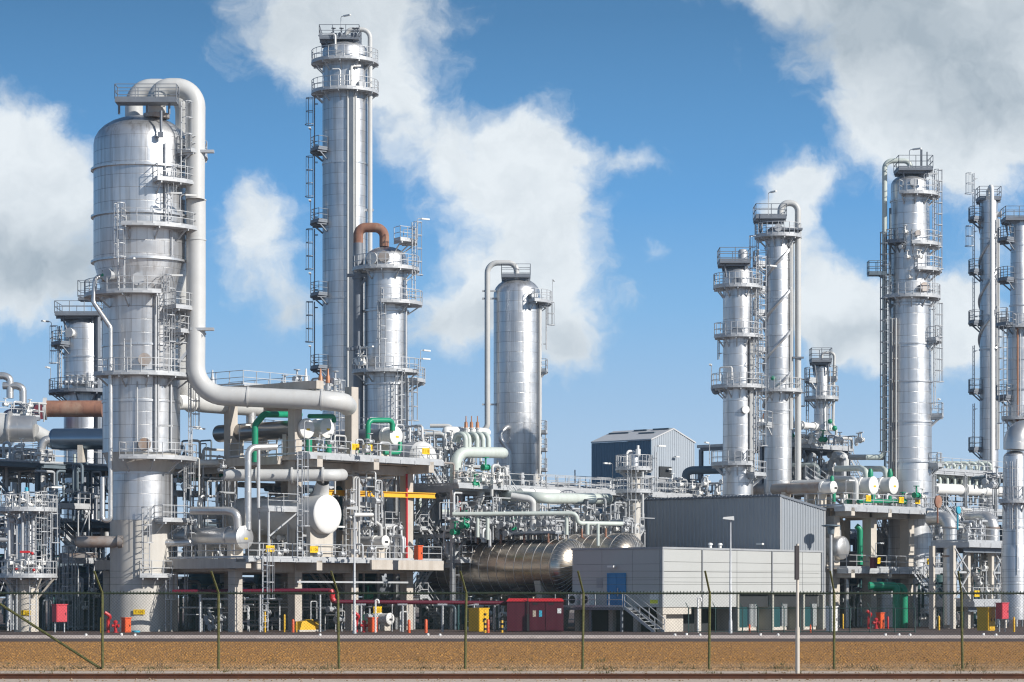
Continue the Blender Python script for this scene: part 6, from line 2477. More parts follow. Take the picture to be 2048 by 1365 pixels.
def small_mid_vessel():
    T = Tower(1268, 206, 'little vessel with a round railed platform on a pale column before the gabled shed', 'small_vessel', 'vessel')
    t = T.t
    T.shell([(1240, 14), (965, 13), (938, 15)], m='skirt_paint', name='skirt')
    T.shell([(938, 11), (910, 10.5)], top=True, k=.5, m='cladding_small')
    T.plat(938, 11, -180, 180, w=1.05)
    T.plat(983, 13, -170, 30, w=1.0)
    T.lad(-100, 13, 1060, 935, off=.5)
    T.lad(-20, 13, 983, 905, off=1.3, cage=False)
    T.riser(-60, 14, 1040, 945, .1, .7, 'cream_paint')
    mb = MB()
    mb.tube([T.at(-90, 1, 912), T.at(-90, 1, 903), T.at(-150, 14, 903, .1), T.at(-150, 14, 936, .1)], .1, 8, .25)
    mb.lathe((T.c[0] + .3, 205.6, T.z(912)), [(0, .2), (.5, .2), (.5, .1), (.8, .1)], 8)
    build(mb, 'vent_pipe', 'white_paint', t)
    T.lamp(-20, 14, 938, 1.8)
    T.lamp(170, 14, 983, 2.2)
    g = Grid(1236, 204)
    steel_frame('slender grey steel tower with crossbars standing before the rear lying drum', Grid(1238, 206.5), [0, 3.2], [0, 2], [4.6, 8.1], 'galvanised', [(0, 0, 4.8, 3.2, 0, 8), (3.2, 0, 4.8, 0, 0, 8)], decks=[(0, 3.2, 0, 2, 8.14)], rails=[([(0, 2), (0, 0), (3.2, 0), (3.2, 2)], 8.16)], w=.16)


# ---- right steel platform and right concrete structure
G3 = Grid(1665, 211)


def right_structure():
    g = G3
    A, Bz = 4.84, 9.84
    t = thing('process_structure', 'tan concrete frame of two decks at right with green pipes standing in its ground bay', 'concrete structure', g(5, 5, 0))
    us = (0, 5.4, 11.1)
    for u in us:
        for v in (0, 6.5):
            pillar(t, g, u, v, 0, 9.1, .85, 'concrete_pale')
    for u in us:
        for z in (A, Bz):
            gpart(t, 'corbel', 'concrete_pale', g, u - .25, u + .25, -2.0, -.405, z - .75, z - .1)
            gpart(t, 'beam', 'concrete', g, u - .25, u + .25, .405, 6.09, z - .75, z - .16)
    for v in (0, 6.5):
        for a, b in zip(us, us[1:]):
            for z in (A, Bz):
                gpart(t, 'beam', 'concrete', g, a + .405, b - .405, v - .28, v + .28, z - .78, z - .2)
    gpart(t, 'deck', 'concrete', g, -.6, 12.9, -1.0, 7.4, A - .15, A)
    gpart(t, 'deck', 'concrete', g, -1.2, 13.1, -1.0, 7.4, Bz - .15, Bz)
    grating(t, g, -.8, 13.0, -1.95, -1.05, A, 'galvanised', .4)
    grating(t, g, -1.2, 13.2, -1.95, -1.05, Bz, 'galvanised', .4)
    grail(t, g, [(-.8, 3), (-.8, -1.9), (13.8, -1.9), (13.8, 2)], A + .02)
    grail(t, g, [(-1.2, 3), (-1.2, -1.9), (13.2, -1.9), (13.2, 6)], Bz + .02)
    grating(t, g, 13.05, 13.9, -1.9, 2, A - .003, 'galvanised', .3)
    for u, s_ in ((2.2, 'E 121'), (7.1, 'E 122'), (9.6, 'E 123')):
        sign_on(t, g(u, -2.0, Bz + .7), s_, .75, .5)
    for u, s_ in ((3.6, 'E 124'), (11.4, 'E 125')):
        sign_on(t, g(u, -2.0, A + .65), s_, .75, .5)
    stairs(t, g(9.2, 8.6, Zy(948, 218)), g(12.6, 6.0, Bz), V, .9)
    stairs(t, g(11.2, 3.2, Bz), g(13.6, 3.2, 6.6), V, .9)
    stairs(t, g(12.6, 4.2, 2.2), g(14.8, 4.2, 0), V, .9)
    for u, v, z in ((-.6, -1.7, Bz), (4, -1.5, A), (12.5, -1.7, Bz)):
        lamp_arm(t, g(u, v, z), 2.1, U)
    for lab, x, y, d, R, L, mh in (('small white disc-ended exchanger at the left end of the right top deck', 1668, 975, 213, .5, 6.0, .35), ('left of the two large white disc-ended exchangers on the right top deck', 1748, 971, 214, .7, 8, .12), ('right of the two large white disc-ended exchangers on the right top deck', 1788, 971, 216.5, .7, 8, .12)):
        vessel(lab, P(x, y, d), L, R, 'cream_paint' if R > .6 else 'rust_grey', 'white_paint', saddle_z=Bz, head_k=mh)
    vessel('silver dish-ended drum poking out of the right lower deck next to the corrugated shed', P(1685, 1096, 210.4), 6, 1.02, 'pipe_cladding', 'pipe_cladding', 'round_drum', 'drum', flange=False, head_k=.3, saddle_z=A)
    ppipe('silver elbow pipe above the dish-ended drum on the right lower deck', [P(1656, 1045, 213.0), P(1668, 1045, 213.0), P(1676, 1052, 213.0), P(1677, 1075, 213.0)], .24, 'pipe_cladding', .6)
    gp = 'green_paint'
    for lab, pts, r in (
            ('front green pipe of the pair bending down to the ground', [P(1738, 1172, 209.0), P(1788, 1172, 209.4), P(1793, 1178, 209.4), P(1793, 1262, 209.4)], .32),
            ('rear green pipe of the pair bending down to the ground', [P(1748, 1175, 210.2), P(1802, 1174, 210.6), P(1808, 1180, 210.6), P(1808, 1262, 210.6)], .32),
            ('green riser on the right lower deck behind the middle pillar', [P(1720, 1130, 214.0), P(1720, 1058, 214.0), P(1712, 1052, 214.0)], .24),
            ('long green pipe lying along the right top deck', [P(1716, 1003, 212.5), P(1795, 1003, 216.0)], .17),
            ('green upright cone valve on the left large exchanger', [P(1741, 955, 214.4), P(1741, 938, 214.4)], .22),
            ('green upright cone valve on the right large exchanger', [P(1780, 955, 217.0), P(1780, 938, 217.0)], .22),
            ('green upright cone valve on the small exchanger', [P(1664, 964, 213.4), P(1664, 952, 213.4)], .17),
            ('green drain pipe under the left large exchanger', [P(1746, 988, 214.2), P(1746, 1004, 214.2)], .2),
            ('green drain pipe under the right large exchanger', [P(1779, 988, 216.7), P(1779, 1004, 216.7)], .2),
            ('green drain pipe under the small exchanger', [P(1668, 985, 213.2), P(1668, 1004, 213.2)], .14)):
        if 'cone' in lab:
            mb = MB()
            mb.lathe(pts[0], [(0, r), (.35, r * 1.05), ((pts[1] - pts[0]).length, r * .55)], 12)
            solo('cone_valve', mb, gp, lab, 'valve')
        else:
            ppipe(lab, pts, r, gp, .7)
    for lab, pts, r, m in (
            ('pale pipe elbowing down onto the left large exchanger', [P(1672, 938, 221.0), P(1722, 937, 217.0), P(1732, 943, 216.0), P(1733, 958, 216.0)], .25, 'pale_green_paint'),
            ('pale pipe elbowing down onto the right large exchanger', [P(1728, 938, 224.0), P(1765, 938, 220.0), P(1772, 944, 219.0), P(1773, 958, 219.0)], .25, 'pale_green_paint'),
            ('pale pipe bent down between small and large exchangers', [P(1660, 957, 217.0), P(1706, 958, 213.5), P(1712, 964, 213.3), P(1712, 1003, 213.3)], .22, 'cream_paint'),
            ('cream standpipe rising behind the corrugated shed', [P(1592, 1000, 230.0), P(1592, 880, 230.0)], .2, 'cream_paint'),
            ('cream hooked pipe in front of the right steel platform', [P(1575, 931, 226.0), P(1630, 930, 224.5), P(1637, 936, 224.4), P(1637, 1010, 224.4)], .2, 'pale_green_paint'),
            ('silver loop pipe under the right steel platform', [P(1585, 950, 231.0), P(1590, 912, 231.0), P(1612, 908, 231.0), P(1615, 935, 231.0), P(1590, 955, 231.0)], .3, 'pipe_cladding'),
            ('cream pipe turning down under the right steel platform', [P(1660, 910, 232.0), P(1684, 911, 230.0), P(1690, 917, 230.0), P(1690, 940, 230.0)], .35, 'cream_paint'),
            ('silver pipe joining the grey green downpipe to the right steel platform', [P(1700, 915, 227.0), P(1766, 915, 222.6)], .24, 'cream_paint'),
            ('pale hooked pipe beside the corrugated shed at ground level', [P(1672, 1152, 213.0), P(1688, 1153, 213.0), P(1693, 1160, 213.0), P(1693, 1262, 213.0)], .2, 'pipe_cladding')):
        ppipe(lab, pts, r, m, .55)
    cluster('dim pipes inside the right concrete frame at lower deck level', 1735, 1830, 1040, 1130, 224, 24, 71, mats=('galvanised_dark', 'galvanised', 'steel_blue', 'cream_paint'), nv=8, base=A)
    cluster('pipes along the right top deck under the exchangers', 1660, 1860, 985, 1008, 216, 18, 72, nv=8, green=3, base=Bz)
    cluster('pipes on the ground between low building and right concrete frame', 1650, 1735, 1165, 1262, 215, 20, 73, nv=8, base=.02)
    cluster('dim pipes on the ground right of the green pair', 1830, 1900, 1150, 1262, 218, 18, 74, mats=('galvanised_dark', 'teal_dark', 'galvanised'), nv=6, base=.02)
    vessel('silver cylinder lying beside the red lamp on the right lower deck', P(1745, 1120, 221.0), 5, .8, 'galvanised_dark', 'galvanised', 'round_drum', 'drum', flange=False, head_k=.3)
    mb = MB()
    mb.lathe((P(1768, 1262, 218.0).x, 218, 0), [(0, 1.05), (3.2, 1.05), (3.5, .6)], 20)
    solo('upright_tank', mb, 'cladding_small', 'upright silver tank standing behind the green pair of pipes', 'tank')
    mb = MB()
    gw = Grid(1802, 221)
    mb.gbox(gw, 0, 2.0, 0, .3, 0, Zy(1168, 221))
    solo('white_panel', mb, 'white_paint', 'white upright panel standing behind the green pair of pipes', 'panel', smooth=False)


def right_platform():
    g = Grid(1572, 226)
    z = Zy(889, 226)
    steel_frame('grey steel platform carrying the short slim column', g, [-3.6, 0, 5.2, 9.6], [0, 6.5], [9.4, z], 'galvanised_dark', [(0, 0, 10, 2.6, 0, z - .4), (5.2, 0, 10, 2.6, 0, z - .4), (5.2, 0, z - 2, 9.6, 0, z - .3)], decks=[(-3.6, 9.8, -.4, 6.9, z + .04)], deck_m='galvanised', rails=[([(-3.6, 3), (-3.6, -.35), (9.75, -.35), (9.75, 6.8)], z + .06)])
    t = thing('stairway', 'steel stairway slanting down from the right end of the grey steel platform', 'stairs', g(11, 1, 9))
    stairs(t, g(9.9, 1.0, z), g(15.6, 1.0, 10.2), V, 1.0)
    ppipe('white header with vertical valve stems on the grey steel platform', [g(-3.4, 1.2, z + 1.9), g(9.0, 1.2, z + 1.9)], .3, 'white_paint', n=14, flanges=(.15, .3, .45, .6, .75))
    for k in range(6):
        b = g(-2.6 + k * 1.05, 1.2, z + .05)
        t = thing('stem_valve', 'white upright valve of the row through the header on the grey steel platform', 'valve', b, 'row of valves on the right header')
        mb = MB()
        mb.lathe(b, [(0, .16), (1.2, .16), (1.2, .28), (1.45, .28)], 10)
        build(mb, 'body', 'cream_paint', t)
        mb = MB()
        mb.lathe(b + ZUP * 2.2, [(0, .2), (.4, .12), (.45, .05), (1.0, .04)], 8)
        build(mb, 'stem', 'copper_tip' if k == 1 else 'white_paint', t)
    cluster('small pipes and yellow-tagged valves on the grey steel platform', 1560, 1735, 866, 888, 226.5, 34, 75, nv=14, green=2, base=z + .05)
    cluster('pipes hanging under the grey steel platform', 1535, 1735, 905, 990, 227, 30, 76, nv=6, rr=(.06, .3))
    cluster('pipes behind the shed roof left of the grey steel platform', 1500, 1570, 940, 990, 224, 14, 77, nv=5)
    vessel('rusty brown exchanger body behind the shed roof', P(1655, 978, 219), 8, .7, 'rust_grey', 'rust_grey', 'lying_drum', 'drum', flange=False, head_k=.3)
    steel_frame('steel frame carrying the exchangers behind the shed roof', Grid(1560, 221), [0, 5, 8], [0, 6], [5, 8.2, 10.3], 'galvanised_dark', (), decks=[(0, 8, 0, 6, 10.34)], rails=[([(0, 0), (8, 0)], 10.36)])


def far_right_area():
    g = Grid(1885, 204)
    z1, z2 = Zy(1084, 205), Zy(1203, 205)
    t = thing('steel_structure', 'steel platform at the right edge carrying two fat silver elbows on braced legs', 'steel structure', g(5, 3, 0))
    for u in (1.5, 3.7, 7.3, 9.3):
        for v in (0, 1.9):
            mb = MB()
            mb.bar(g(u, v, 0), g(u, v, z1 - .3), .36)
            build(mb, 'column', 'concrete_pale', t, smooth=False)
    for u0, u1 in ((1.5, 3.7), (7.3, 9.3)):
        for za, zb in ((z2 + .2, z2 + 2.3), (z2 + 2.3, z1 - .5)):
            for a, b in ((za, zb), (zb, za)):
                mb = MB()
                mb.bar(g(u0, -.2, a), g(u1, -.2, b), .1)
                build(mb, 'brace', 'galvanised', t, smooth=False)
        mb = MB()
        mb.bar(g(u0, 0, z2 + 2.3), g(u1, 0, z2 + 2.3), .16)
        build(mb, 'beam', 'galvanised', t, smooth=False)
    for z in (z1, z2):
        grating(t, g, 2.2 if z == z1 else 3.0, 15.5, -1.0, 2.4, z, 'galvanised', .42)
        grail(t, g, [(2.2 if z == z1 else 3.0, 2.3), (2.2 if z == z1 else 3.0, -.95), (15.5, -.95), (15.5, 2.4)], z + .02)
        for v in (-.5, 2.0):
            mb = MB()
            mb.ibeam(g(2.3 if z == z1 else 3.0, v, z - .63), g(15.5, v, z - .63), .25, .4, .04)
            build(mb, 'beam', 'galvanised_dark', t, smooth=False)
    for u, s_ in ((3.4, 'F 130'), (9.0, 'F 131')):
        sign_on(t, g(u, -1.05, z2 + .6), s_, .75, .5)
    stairs(t, g(5.2, 3.4, z1 + 3.0), g(9.2, 3.4, z1), V, 1.0)
    for k, x in enumerate((1900, 1985)):
        d = 207 + k * 4.8
        q = P(x, 1070, d)
        ppipe(('left fat silver elbow on the right-edge steel platform', 'right fat silver elbow on the right-edge steel platform')[k],
              [Vector((q.x, q.y, .3)), P(x, 1036, d), P(x, 1036, d) + Vector((-.85, 1.5, 0)) * (1.4 if k == 0 else 1.9)], .56, 'pipe_cladding', 1.0, n=20)
        mb = MB()
        for y in (1058, 1115):
            mb.lathe(P(x, y, d), [(0, .56), (0, .61), (.16, .61), (.16, .56)], 20, None, False, False)
        solo('pipe_band', mb, 'rust_grey', ('brown bands round the left fat silver elbow', 'brown bands round the right fat silver elbow')[k], 'band')
    cluster('pipes and rails on the right-edge platform between the elbows', 1915, 1970, 1040, 1080, 209.5, 20, 81, nv=8, base=z1)
    cluster('pipes between the braced legs of the right-edge platform', 1930, 1990, 1110, 1195, 210, 16, 82, mats=('galvanised', 'galvanised_dark', 'cream_paint'), nv=6, base=z2)
    cluster('dim pipes on the ground under the right-edge platform', 1930, 2050, 1210, 1262, 218, 20, 83, mats=('galvanised_dark', 'teal_dark', 'galvanised'), nv=8, base=.02)
    # the white header with its comb of bends further back
    gh = Grid(1868, 222)
    zh = Zy(980, 222)
    steel_frame('pale steel pipe rack with comb-like rows of bent pipes at right', gh, [0, 5, 10, 16], [0, 5], [zh - 1.6, zh + 1.7], 'galvanised', (), decks=[(0, 16, 0, 1.2, zh - 1.56), (0, 16, 0, 5, zh + 1.74)], deck_m='galvanised', rails=[([(0, 0), (16, 0)], zh - 1.54), ([(0, 0), (16, 0)], zh + 1.76)])
    ppipe('thick white header under the comb of bent pipes at right', [P(1868, 978, 222.5), P(2010, 984, 232)], .48, 'white_paint', n=18, flanges=(.4,))
    for row, (y0, y1, k0) in enumerate(((972, 951, 8), (945, 926, 8))):
        for i in range(k0):
            x = 1880 + i * 14.5
            d = 223.4 + i * 1.0
            a = P(x, y0, d)
            b = P(x, y1, d)
            ppipe(('lower', 'upper')[row] + ' row swan-neck pipe of the comb above the thick white header', [a, b, b + V * .9 - U * .5, b + V * 1.0 - U * .55 - ZUP * 1.2], .15, 'pale_green_paint', .45, group=('lower', 'upper')[row] + ' comb of swan-neck pipes', n=10)
    cluster('small pipes among the braced legs and ground bay at far right', 1940, 2048, 1100, 1200, 209, 20, 87, rr=(.03, .12), nv=10)
    cluster('pipes crowding the space above the right-edge platform', 1880, 2000, 1010, 1075, 214, 26, 88, rr=(.04, .16), nv=8)
    cluster('pipes behind the comb of bent pipes at right', 1870, 2000, 930, 1010, 228, 22, 84, nv=8)
    for lab, x, y, d, r, m in (('dark red round cover standing before the comb of bent pipes', 1875, 1004, 205, .5, 'rust'), ('turquoise round cover between the two fat silver elbows', 1915, 1021, 201, .3, 'cyan_paint')):
        mb = MB()
        mb.lathe(P(x, y, d), [(0, r), (.12, r), (.15, r * .9)], 20, -V)
        q = P(x, y, d)
        mb.bar(q - ZUP * r, q - ZUP * (r + 1.2), .1)
        solo('round_cover', mb, m, lab, 'cover')
    steel_frame('dark steel frame behind the right-edge platform', Grid(1885, 226), [0, 5, 10, 15], [0, 6], [4.6, 7.2, 9.0], 'steel_blue', [(5, 0, 4.6, 10, 0, 7), (10, 0, .4, 15, 0, 4.4)], decks=[(0, 16, 0, 6, 7.24)])
    rack_pipes('pipe in the dark frame behind the right-edge platform', 'pipes of the dark right frame', Grid(1885, 226), 0, 16, .5, 5.5, 7.3, 6, 85)
    cluster('dark equipment on the right deck beside the stout upright vessel', 1965, 2000, 940, 975, 212, 10, 86, mats=('steel_blue', 'galvanised_dark'), nv=6)


# ---- things standing on the ground


def dark_backdrop_racks():  # added to block bright gaps and keep the view under the decks dark
    """added dark racks, pipes and tanks that close the view under the decks"""
    for lab, px, d, L, lv in (('dark steel rack added to close the view behind the left concrete frame', 330, 216, 34, [3.2, 5.6, 8.4]), ('dark steel rack added to close the view behind huge and short columns', -60, 214, 22, [3.2, 5.6, 8.4]), ('dark steel rack added to close the view behind the right concrete frame', 1640, 234, 24, [3.0, 5.6, 8.2])):
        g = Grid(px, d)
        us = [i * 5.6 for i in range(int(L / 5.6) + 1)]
        steel_frame(lab, g, us, [0, 6, 12], lv, 'galvanised_dark', [], decks=[(0, us[-1], 0, 12, z + .04) for z in lv], name='filler_rack')
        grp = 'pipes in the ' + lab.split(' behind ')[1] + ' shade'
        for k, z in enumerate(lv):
            rack_pipes('pipe lying in the added dark rack behind ' + lab.split(' behind ')[1] + (', lowest tier', ', middle tier', ', top tier')[k], grp + (' lowest', ' middle', ' top')[k], g, -1, us[-1] + 1, .4, 5.6, z + .06, 5, 90 + k + int(px), rr=(.12, .4), mats=('galvanised_dark', 'teal_dark', 'steel_blue', 'galvanised', 'grey_paint'))
    for px, d, L, zs, lab in ((300, 213, 30, (3.2, 3.9, 4.7, 5.6), 'dark pipe added to close the view behind the left concrete frame'), (-60, 212, 20, (2.9, 3.6, 4.4, 5.2), 'dark pipe added to close the view behind the short and huge columns'), (1640, 233, 22, (2.4, 3.2, 4.0), 'dark pipe added to close the view behind the right concrete frame')):
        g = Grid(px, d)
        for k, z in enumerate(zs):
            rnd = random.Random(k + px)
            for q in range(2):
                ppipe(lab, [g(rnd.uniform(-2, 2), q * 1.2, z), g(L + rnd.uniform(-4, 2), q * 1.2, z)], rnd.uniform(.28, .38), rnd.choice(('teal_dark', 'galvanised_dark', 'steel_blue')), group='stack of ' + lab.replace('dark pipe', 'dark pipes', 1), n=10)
    vs = ((150, 206, 1.5, 'dark upright tank added to fill the gap between short and huge columns'), (420, 207, 1.7, 'dark upright tank added to fill the left frame, first bay'), (540, 210, 1.3, 'dark upright tank added to fill the left frame, second bay'), (650, 212, 1.8, 'dark upright tank added to fill the left frame, third bay'), (760, 213, 1.4, 'dark upright tank added to fill the left frame, last bay'), (1700, 228, 1.3, 'dark upright tank added to fill the gap beside the corrugated shed'), (1870, 226, 1.6, 'dark upright tank added to fill the gap right of the green pair'), (1960, 224, 1.7, 'dark upright tank added to fill the gap under the right-edge platform'), (880, 210, 1.5, 'dark upright tank added to fill the gap behind the stair tower'))
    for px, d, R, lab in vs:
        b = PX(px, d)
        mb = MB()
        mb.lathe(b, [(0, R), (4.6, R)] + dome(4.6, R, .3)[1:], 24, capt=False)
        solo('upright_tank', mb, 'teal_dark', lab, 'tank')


def street_lamp(px, d, ytop, lab):
    b = PX(px, d)
    t = thing('street_lamp', lab, 'street lamp', b)
    H = Zy(ytop, d)
    mb = MB()
    mb.lathe(b, [(0, .14), (.9, .13), (.95, .09), (H, .055)], 10)
    build(mb, 'post', 'galvanised', t)
    mb = MB()
    c = b + Vector((-.12, 0, H + .08))
    mb.hexa([c + Vector(q) for q in ((-.42, -.16, -.02), (.36, -.22, -.12), (.36, .22, -.12), (-.42, .16, -.02), (-.38, -.14, .1), (.34, -.18, .16), (.34, .18, .16), (-.38, .14, .1))])
    build(mb, 'lamp_head', 'lamp_glass', t, smooth=False)


def hydrant(px, d, lab, kind=0):
    b = PX(px, d)
    t = thing('fire_hydrant', lab, 'fire hydrant', b)
    mb = MB()
    mb.lathe(b, [(0, .2), (.08, .2), (.08, .12), (.7, .12), (.7, .17), (.78, .17), (.85, .1), (.9, .02)], 12)
    build(mb, 'body', 'red_paint', t)
    each([lambda mb, s_=s_: mb.lathe(b + ZUP * .5, [(0, .09), (.2, .09), (.2, .13), (.26, .13)], 10, (s_, -.3, 0)) for s_ in (-1, 1)], 'outlet', 'red_paint', t)
    if kind:
        mb = MB()
        mb.tube([b + Vector((-.55, .2, 0)), b + Vector((-.55, .2, .9)), b + Vector((-.35, .1, 1.15)), b + Vector((-.75, -.1, 1.45))], .13, 8, .2)
        build(mb, 'monitor', 'red_paint', t)


def post(px, d, h, lab, m='orange_red', r=.1, bands=False):
    b = PX(px, d)
    t = thing('bollard', lab, 'bollard', b)
    mb = MB()
    mb.lathe(b, [(0, r), (h - .1, r), (h - .03, r * .7), (h, r * .2)], 10)
    build(mb, 'post', m, t)
    if bands:
        for k in range(4):
            mb = MB()
            z = .2 + k * .34
            mb.lathe(b, [(z, r * .98), (z, r * 1.04), (z + .16, r * 1.04), (z + .16, r * .98)], 10, None, False, False)
            build(mb, 'band', 'black', t)


def cabinet(g, u, v, w, dep, z0, h, m, lab, name='cabinet', cat='cabinet', legs=0, doors=1, roof=None):
    t = thing(name, lab, cat, g(u + w / 2, v + dep / 2, 0))
    mb = MB()
    mb.gbox(g, u, u + w, v, v + dep, z0, z0 + h)
    build(mb, 'body', m, t, smooth=False)
    mb = MB()
    mb.gbox(g, u - .05, u + w + .05, v - .05, v + dep + .05, z0 + h, z0 + h + .07)
    build(mb, 'lid', roof or m, t, smooth=False)
    for k in range(doors):
        mb = MB()
        a = u + .04 + (w - .04) * k / doors
        b = u + (w - .04) * (k + 1) / doors
        mb.gbox(g, a, b, v - .03, v, z0 + .06, z0 + h - .06)
        dr = build(mb, 'door', m, t, smooth=False)
        mb = MB()
        mb.gbox(g, b - .14, b - .09, v - .07, v - .03, z0 + h * .42, z0 + h * .55)
        build(mb, 'handle', 'black', dr, smooth=False)
    for k in range(legs):
        mb = MB()
        uu = u + .05 + (w - .1) * k / max(1, legs - 1)
        mb.bar(g(uu, v + dep / 2, 0), g(uu, v + dep / 2, z0), .07)
        build(mb, 'leg', 'galvanised', t, smooth=False)
    return t


def yard_things():
    street_lamp(709, 178, 1020, 'tall galvanised street lamp in front of the left concrete frame')
    street_lamp(1461, 179, 1040, 'tall galvanised street lamp in front of the low panelled building')
    # red fire main
    d = 185.5
    t = thing('fire_main', 'long dark red fire main on posts with a step down, running to the red container', 'pipe', P(700, 1264, d))
    mb = MB()
    mb.tube([P(345, 1184, d), P(660, 1181, d + 1), P(663, 1183, d + 1), P(665, 1203, d + 1), P(670, 1204, d + 1), P(1085, 1207, d + 4)], .15, 12, .4)
    build(mb, 'main_pipe', 'dark_red_paint', t)
    mb = MB()
    mb.tube([P(661, 1181, d + .95), P(664.4, 1187, d + .95), P(664.6, 1197, d + .95), P(668, 1203, d + .95)], .2, 12, .2)
    build(mb, 'step_bend', 'red_paint', t)
    for x in (400, 520, 640, 722, 805, 885, 948, 989):
        dd = d + .2 + max(0, (x - 660) * .0095)
        y = 1186 if x < 660 else 1208
        mb = MB()
        mb.bar(PX(x, dd), P(x, y, dd), .12)
        mb.bar(P(x, y, dd) - Vector((.35, 0, .05)), P(x, y, dd) + Vector((.35, 0, -.05)), .12)
        build(mb, 'stanchion', 'galvanised', t, smooth=False)
    # container
    g = Grid(1014, 186.8)
    cg = lambda u, v, z=0: g.o + Vector((u, v, z))
    W = (1127 - 1014) / sc(186.8)
    t = thing('equipment_container', 'dark red steel container with double doors and two notices, left of the low building', 'container', cg(W / 2, 1.2))
    mb = MB()
    mb.gbox(cg, 0, W, 0, 2.4, .06, 2.2)
    build(mb, 'body', 'container_red', t, smooth=False)
    mb = MB()
    mb.hexa([cg(-.06, -.08, 2.2), cg(W + .06, -.08, 2.2), cg(W + .06, 2.48, 2.2), cg(-.06, 2.48, 2.2), cg(.1, .3, 2.42), cg(W - .1, .3, 2.42), cg(W - .1, 2.2, 2.42), cg(.1, 2.2, 2.42)])
    build(mb, 'roof', 'red_paint', t, smooth=False)
    for a, b in ((1.62, 2.72), (2.78, W - .08)):
        mb = MB()
        mb.gbox(cg, a, b, -.04, 0, .15, 2.1)
        dr = build(mb, 'door', 'container_red', t, smooth=False)
        mb = MB()
        mb.gbox(cg, a + .25, a + .6, -.07, -.04, 1.98, 2.08)
        build(mb, 'hinge', 'black', dr, smooth=False)
    mb = MB()
    mb.gbox(cg, 1.42, 1.6, -.2, 0, .06, 1.3)
    mb.tube([cg(1.5, -.1, 1.3), cg(1.5, -.1, 2.5)], .04, 6)
    build(mb, 'control_box', 'black', t, smooth=False)
    for a, b, z0, z1, m in ((1.85, 2.08, 1.1, 1.55, 'sacking'), (2.3, 2.52, 1.1, 1.55, 'cyan_paint'), (3.62, 3.9, 1.35, 1.7, 'paper')):
        mb = MB()
        mb.gbox(cg, a, b, -.055, -.04, z0, z1)
        build(mb, 'notice', m, t, smooth=False)
    # cabinets and boxes
    cabinet(Grid(958, 186), 0, 0, 1.05, 1.0, .05, 1.62, 'yellow_paint', 'upright yellow cabinet left of the dark red container', doors=2)
    cabinet(Grid(1976, 186.5), 0, 0, 1.0, .9, .1, 1.6, 'yellow_paint', 'upright yellow cabinet near the right edge under the platform', doors=2)
    cabinet(Grid(113, 184), 0, 0, .95, .5, .75, 1.2, 'pink_red', 'red hose cabinet on legs between short and huge columns', legs=2)
    cabinet(Grid(2004, 186), 0, 0, .9, .5, .95, 1.1, 'pink_red', 'pinkish red hose cabinet on legs at the right edge', legs=2)
    for px, d, lab in ((250, 183, 'orange red hose box at the foot of the huge column'), (744, 184, 'orange red hose box beside the hydrant near the left street lamp'), (1761, 205, 'orange red hose box beside the green pair of pipes')):
        cabinet(Grid(px, d), 0, 0, .55, .4, .03, .98 if px < 1000 else 1.2, 'orange_red', lab, name='hose_box', cat='hose box')
    cabinet(Grid(836, 192.6), 0, 0, .5, .4, LZ, 1.0, 'orange_red', 'orange red hose box on the lower deck near the stair tower', name='hose_box', cat='hose box')
    hydrant(231, 182.6, 'red fire hydrant with monitor at the foot of the huge column', 1)
    hydrant(728, 184.5, 'red fire hydrant with monitor beside the left street lamp', 1)
    hydrant(1752, 204.5, 'red fire hydrant with monitor in front of the right concrete frame', 1)
    for px, d, h, lab, m, r, bd in (
            (202, 182, 1.1, 'thin yellow bollard left of the huge column', 'yellow_paint', .07, False),
            (586, 184, .95, 'red bollard before the second pillar of the left frame', 'orange_red', .1, False),
            (593, 184.5, .8, 'low yellow bollard beside the red one before the second pillar', 'yellow_paint', .06, False),
            (530, 184, 1.5, 'yellow bollard with red top under the canopy, left', 'yellow_paint', .07, False),
            (569, 185, 1.3, 'yellow bollard under the canopy, right', 'yellow_paint', .07, False),
            (818, 181, .95, 'red bollard before the stair tower, left one', 'orange_red', .11, False),
            (852, 181, .98, 'red bollard before the stair tower, right one', 'orange_red', .11, False),
            (970, 182, 1.0, 'yellow and black banded bollard before the yellow cabinet', 'yellow_paint', .1, True),
            (976, 182.3, .98, 'red bollard before the yellow cabinet', 'orange_red', .11, False),
            (1004, 182.5, 1.0, 'yellow and black banded bollard left of the red container', 'yellow_paint', .09, True),
            (1499, 184, .6, 'low red bollard before the transformer bays, left', 'orange_red', .07, False),
            (1621, 184, .6, 'low red bollard before the transformer bays, right', 'orange_red', .07, False),
            (1776, 205, 1.0, 'slim red bollard right of the orange hose box at the green pipes', 'red_paint', .08, False),
            (1686, 206, 1.2, 'yellow bollard beside the pale hooked pipe', 'yellow_paint', .07, False),
            (1878, 196, 1.1, 'yellow bollard under the right-edge platform, left', 'yellow_paint', .08, False),
            (2028, 186.5, 1.1, 'yellow bollard at the right edge past the red cabinet', 'yellow_paint', .08, False)):
        post(px, d, h, lab, m, r, bd)
    # hooded vent posts
    for px, d, y, lab in ((751, 183, 1200, 'white hooked vent post near the left street lamp'), (1396, 184, 1196, 'white hooked vent post before the low building')):
        b = PX(px, d)
        H = Zy(y, d)
        mb = MB()
        mb.tube([b, b + ZUP * H, b + Vector((.22, 0, H)), b + Vector((.22, 0, H - .25))], .07, 8, .11)
        solo('vent_post', mb, 'white_paint', lab, 'vent')
    # yellow pump set
    b = PX(616, 187.5)
    t = thing('pump_set', 'yellow hooded pump unit on the ground between two pillars of the left frame', 'pump', b)
    g = Grid(600, 187)
    mb = MB()
    mb.hexa([g(0, 0, .15), g(1.6, 0, .15), g(1.6, .8, .15), g(0, .8, .15), g(.3, .1, .75), g(1.4, .1, .9), g(1.4, .7, .9), g(.3, .7, .75)])
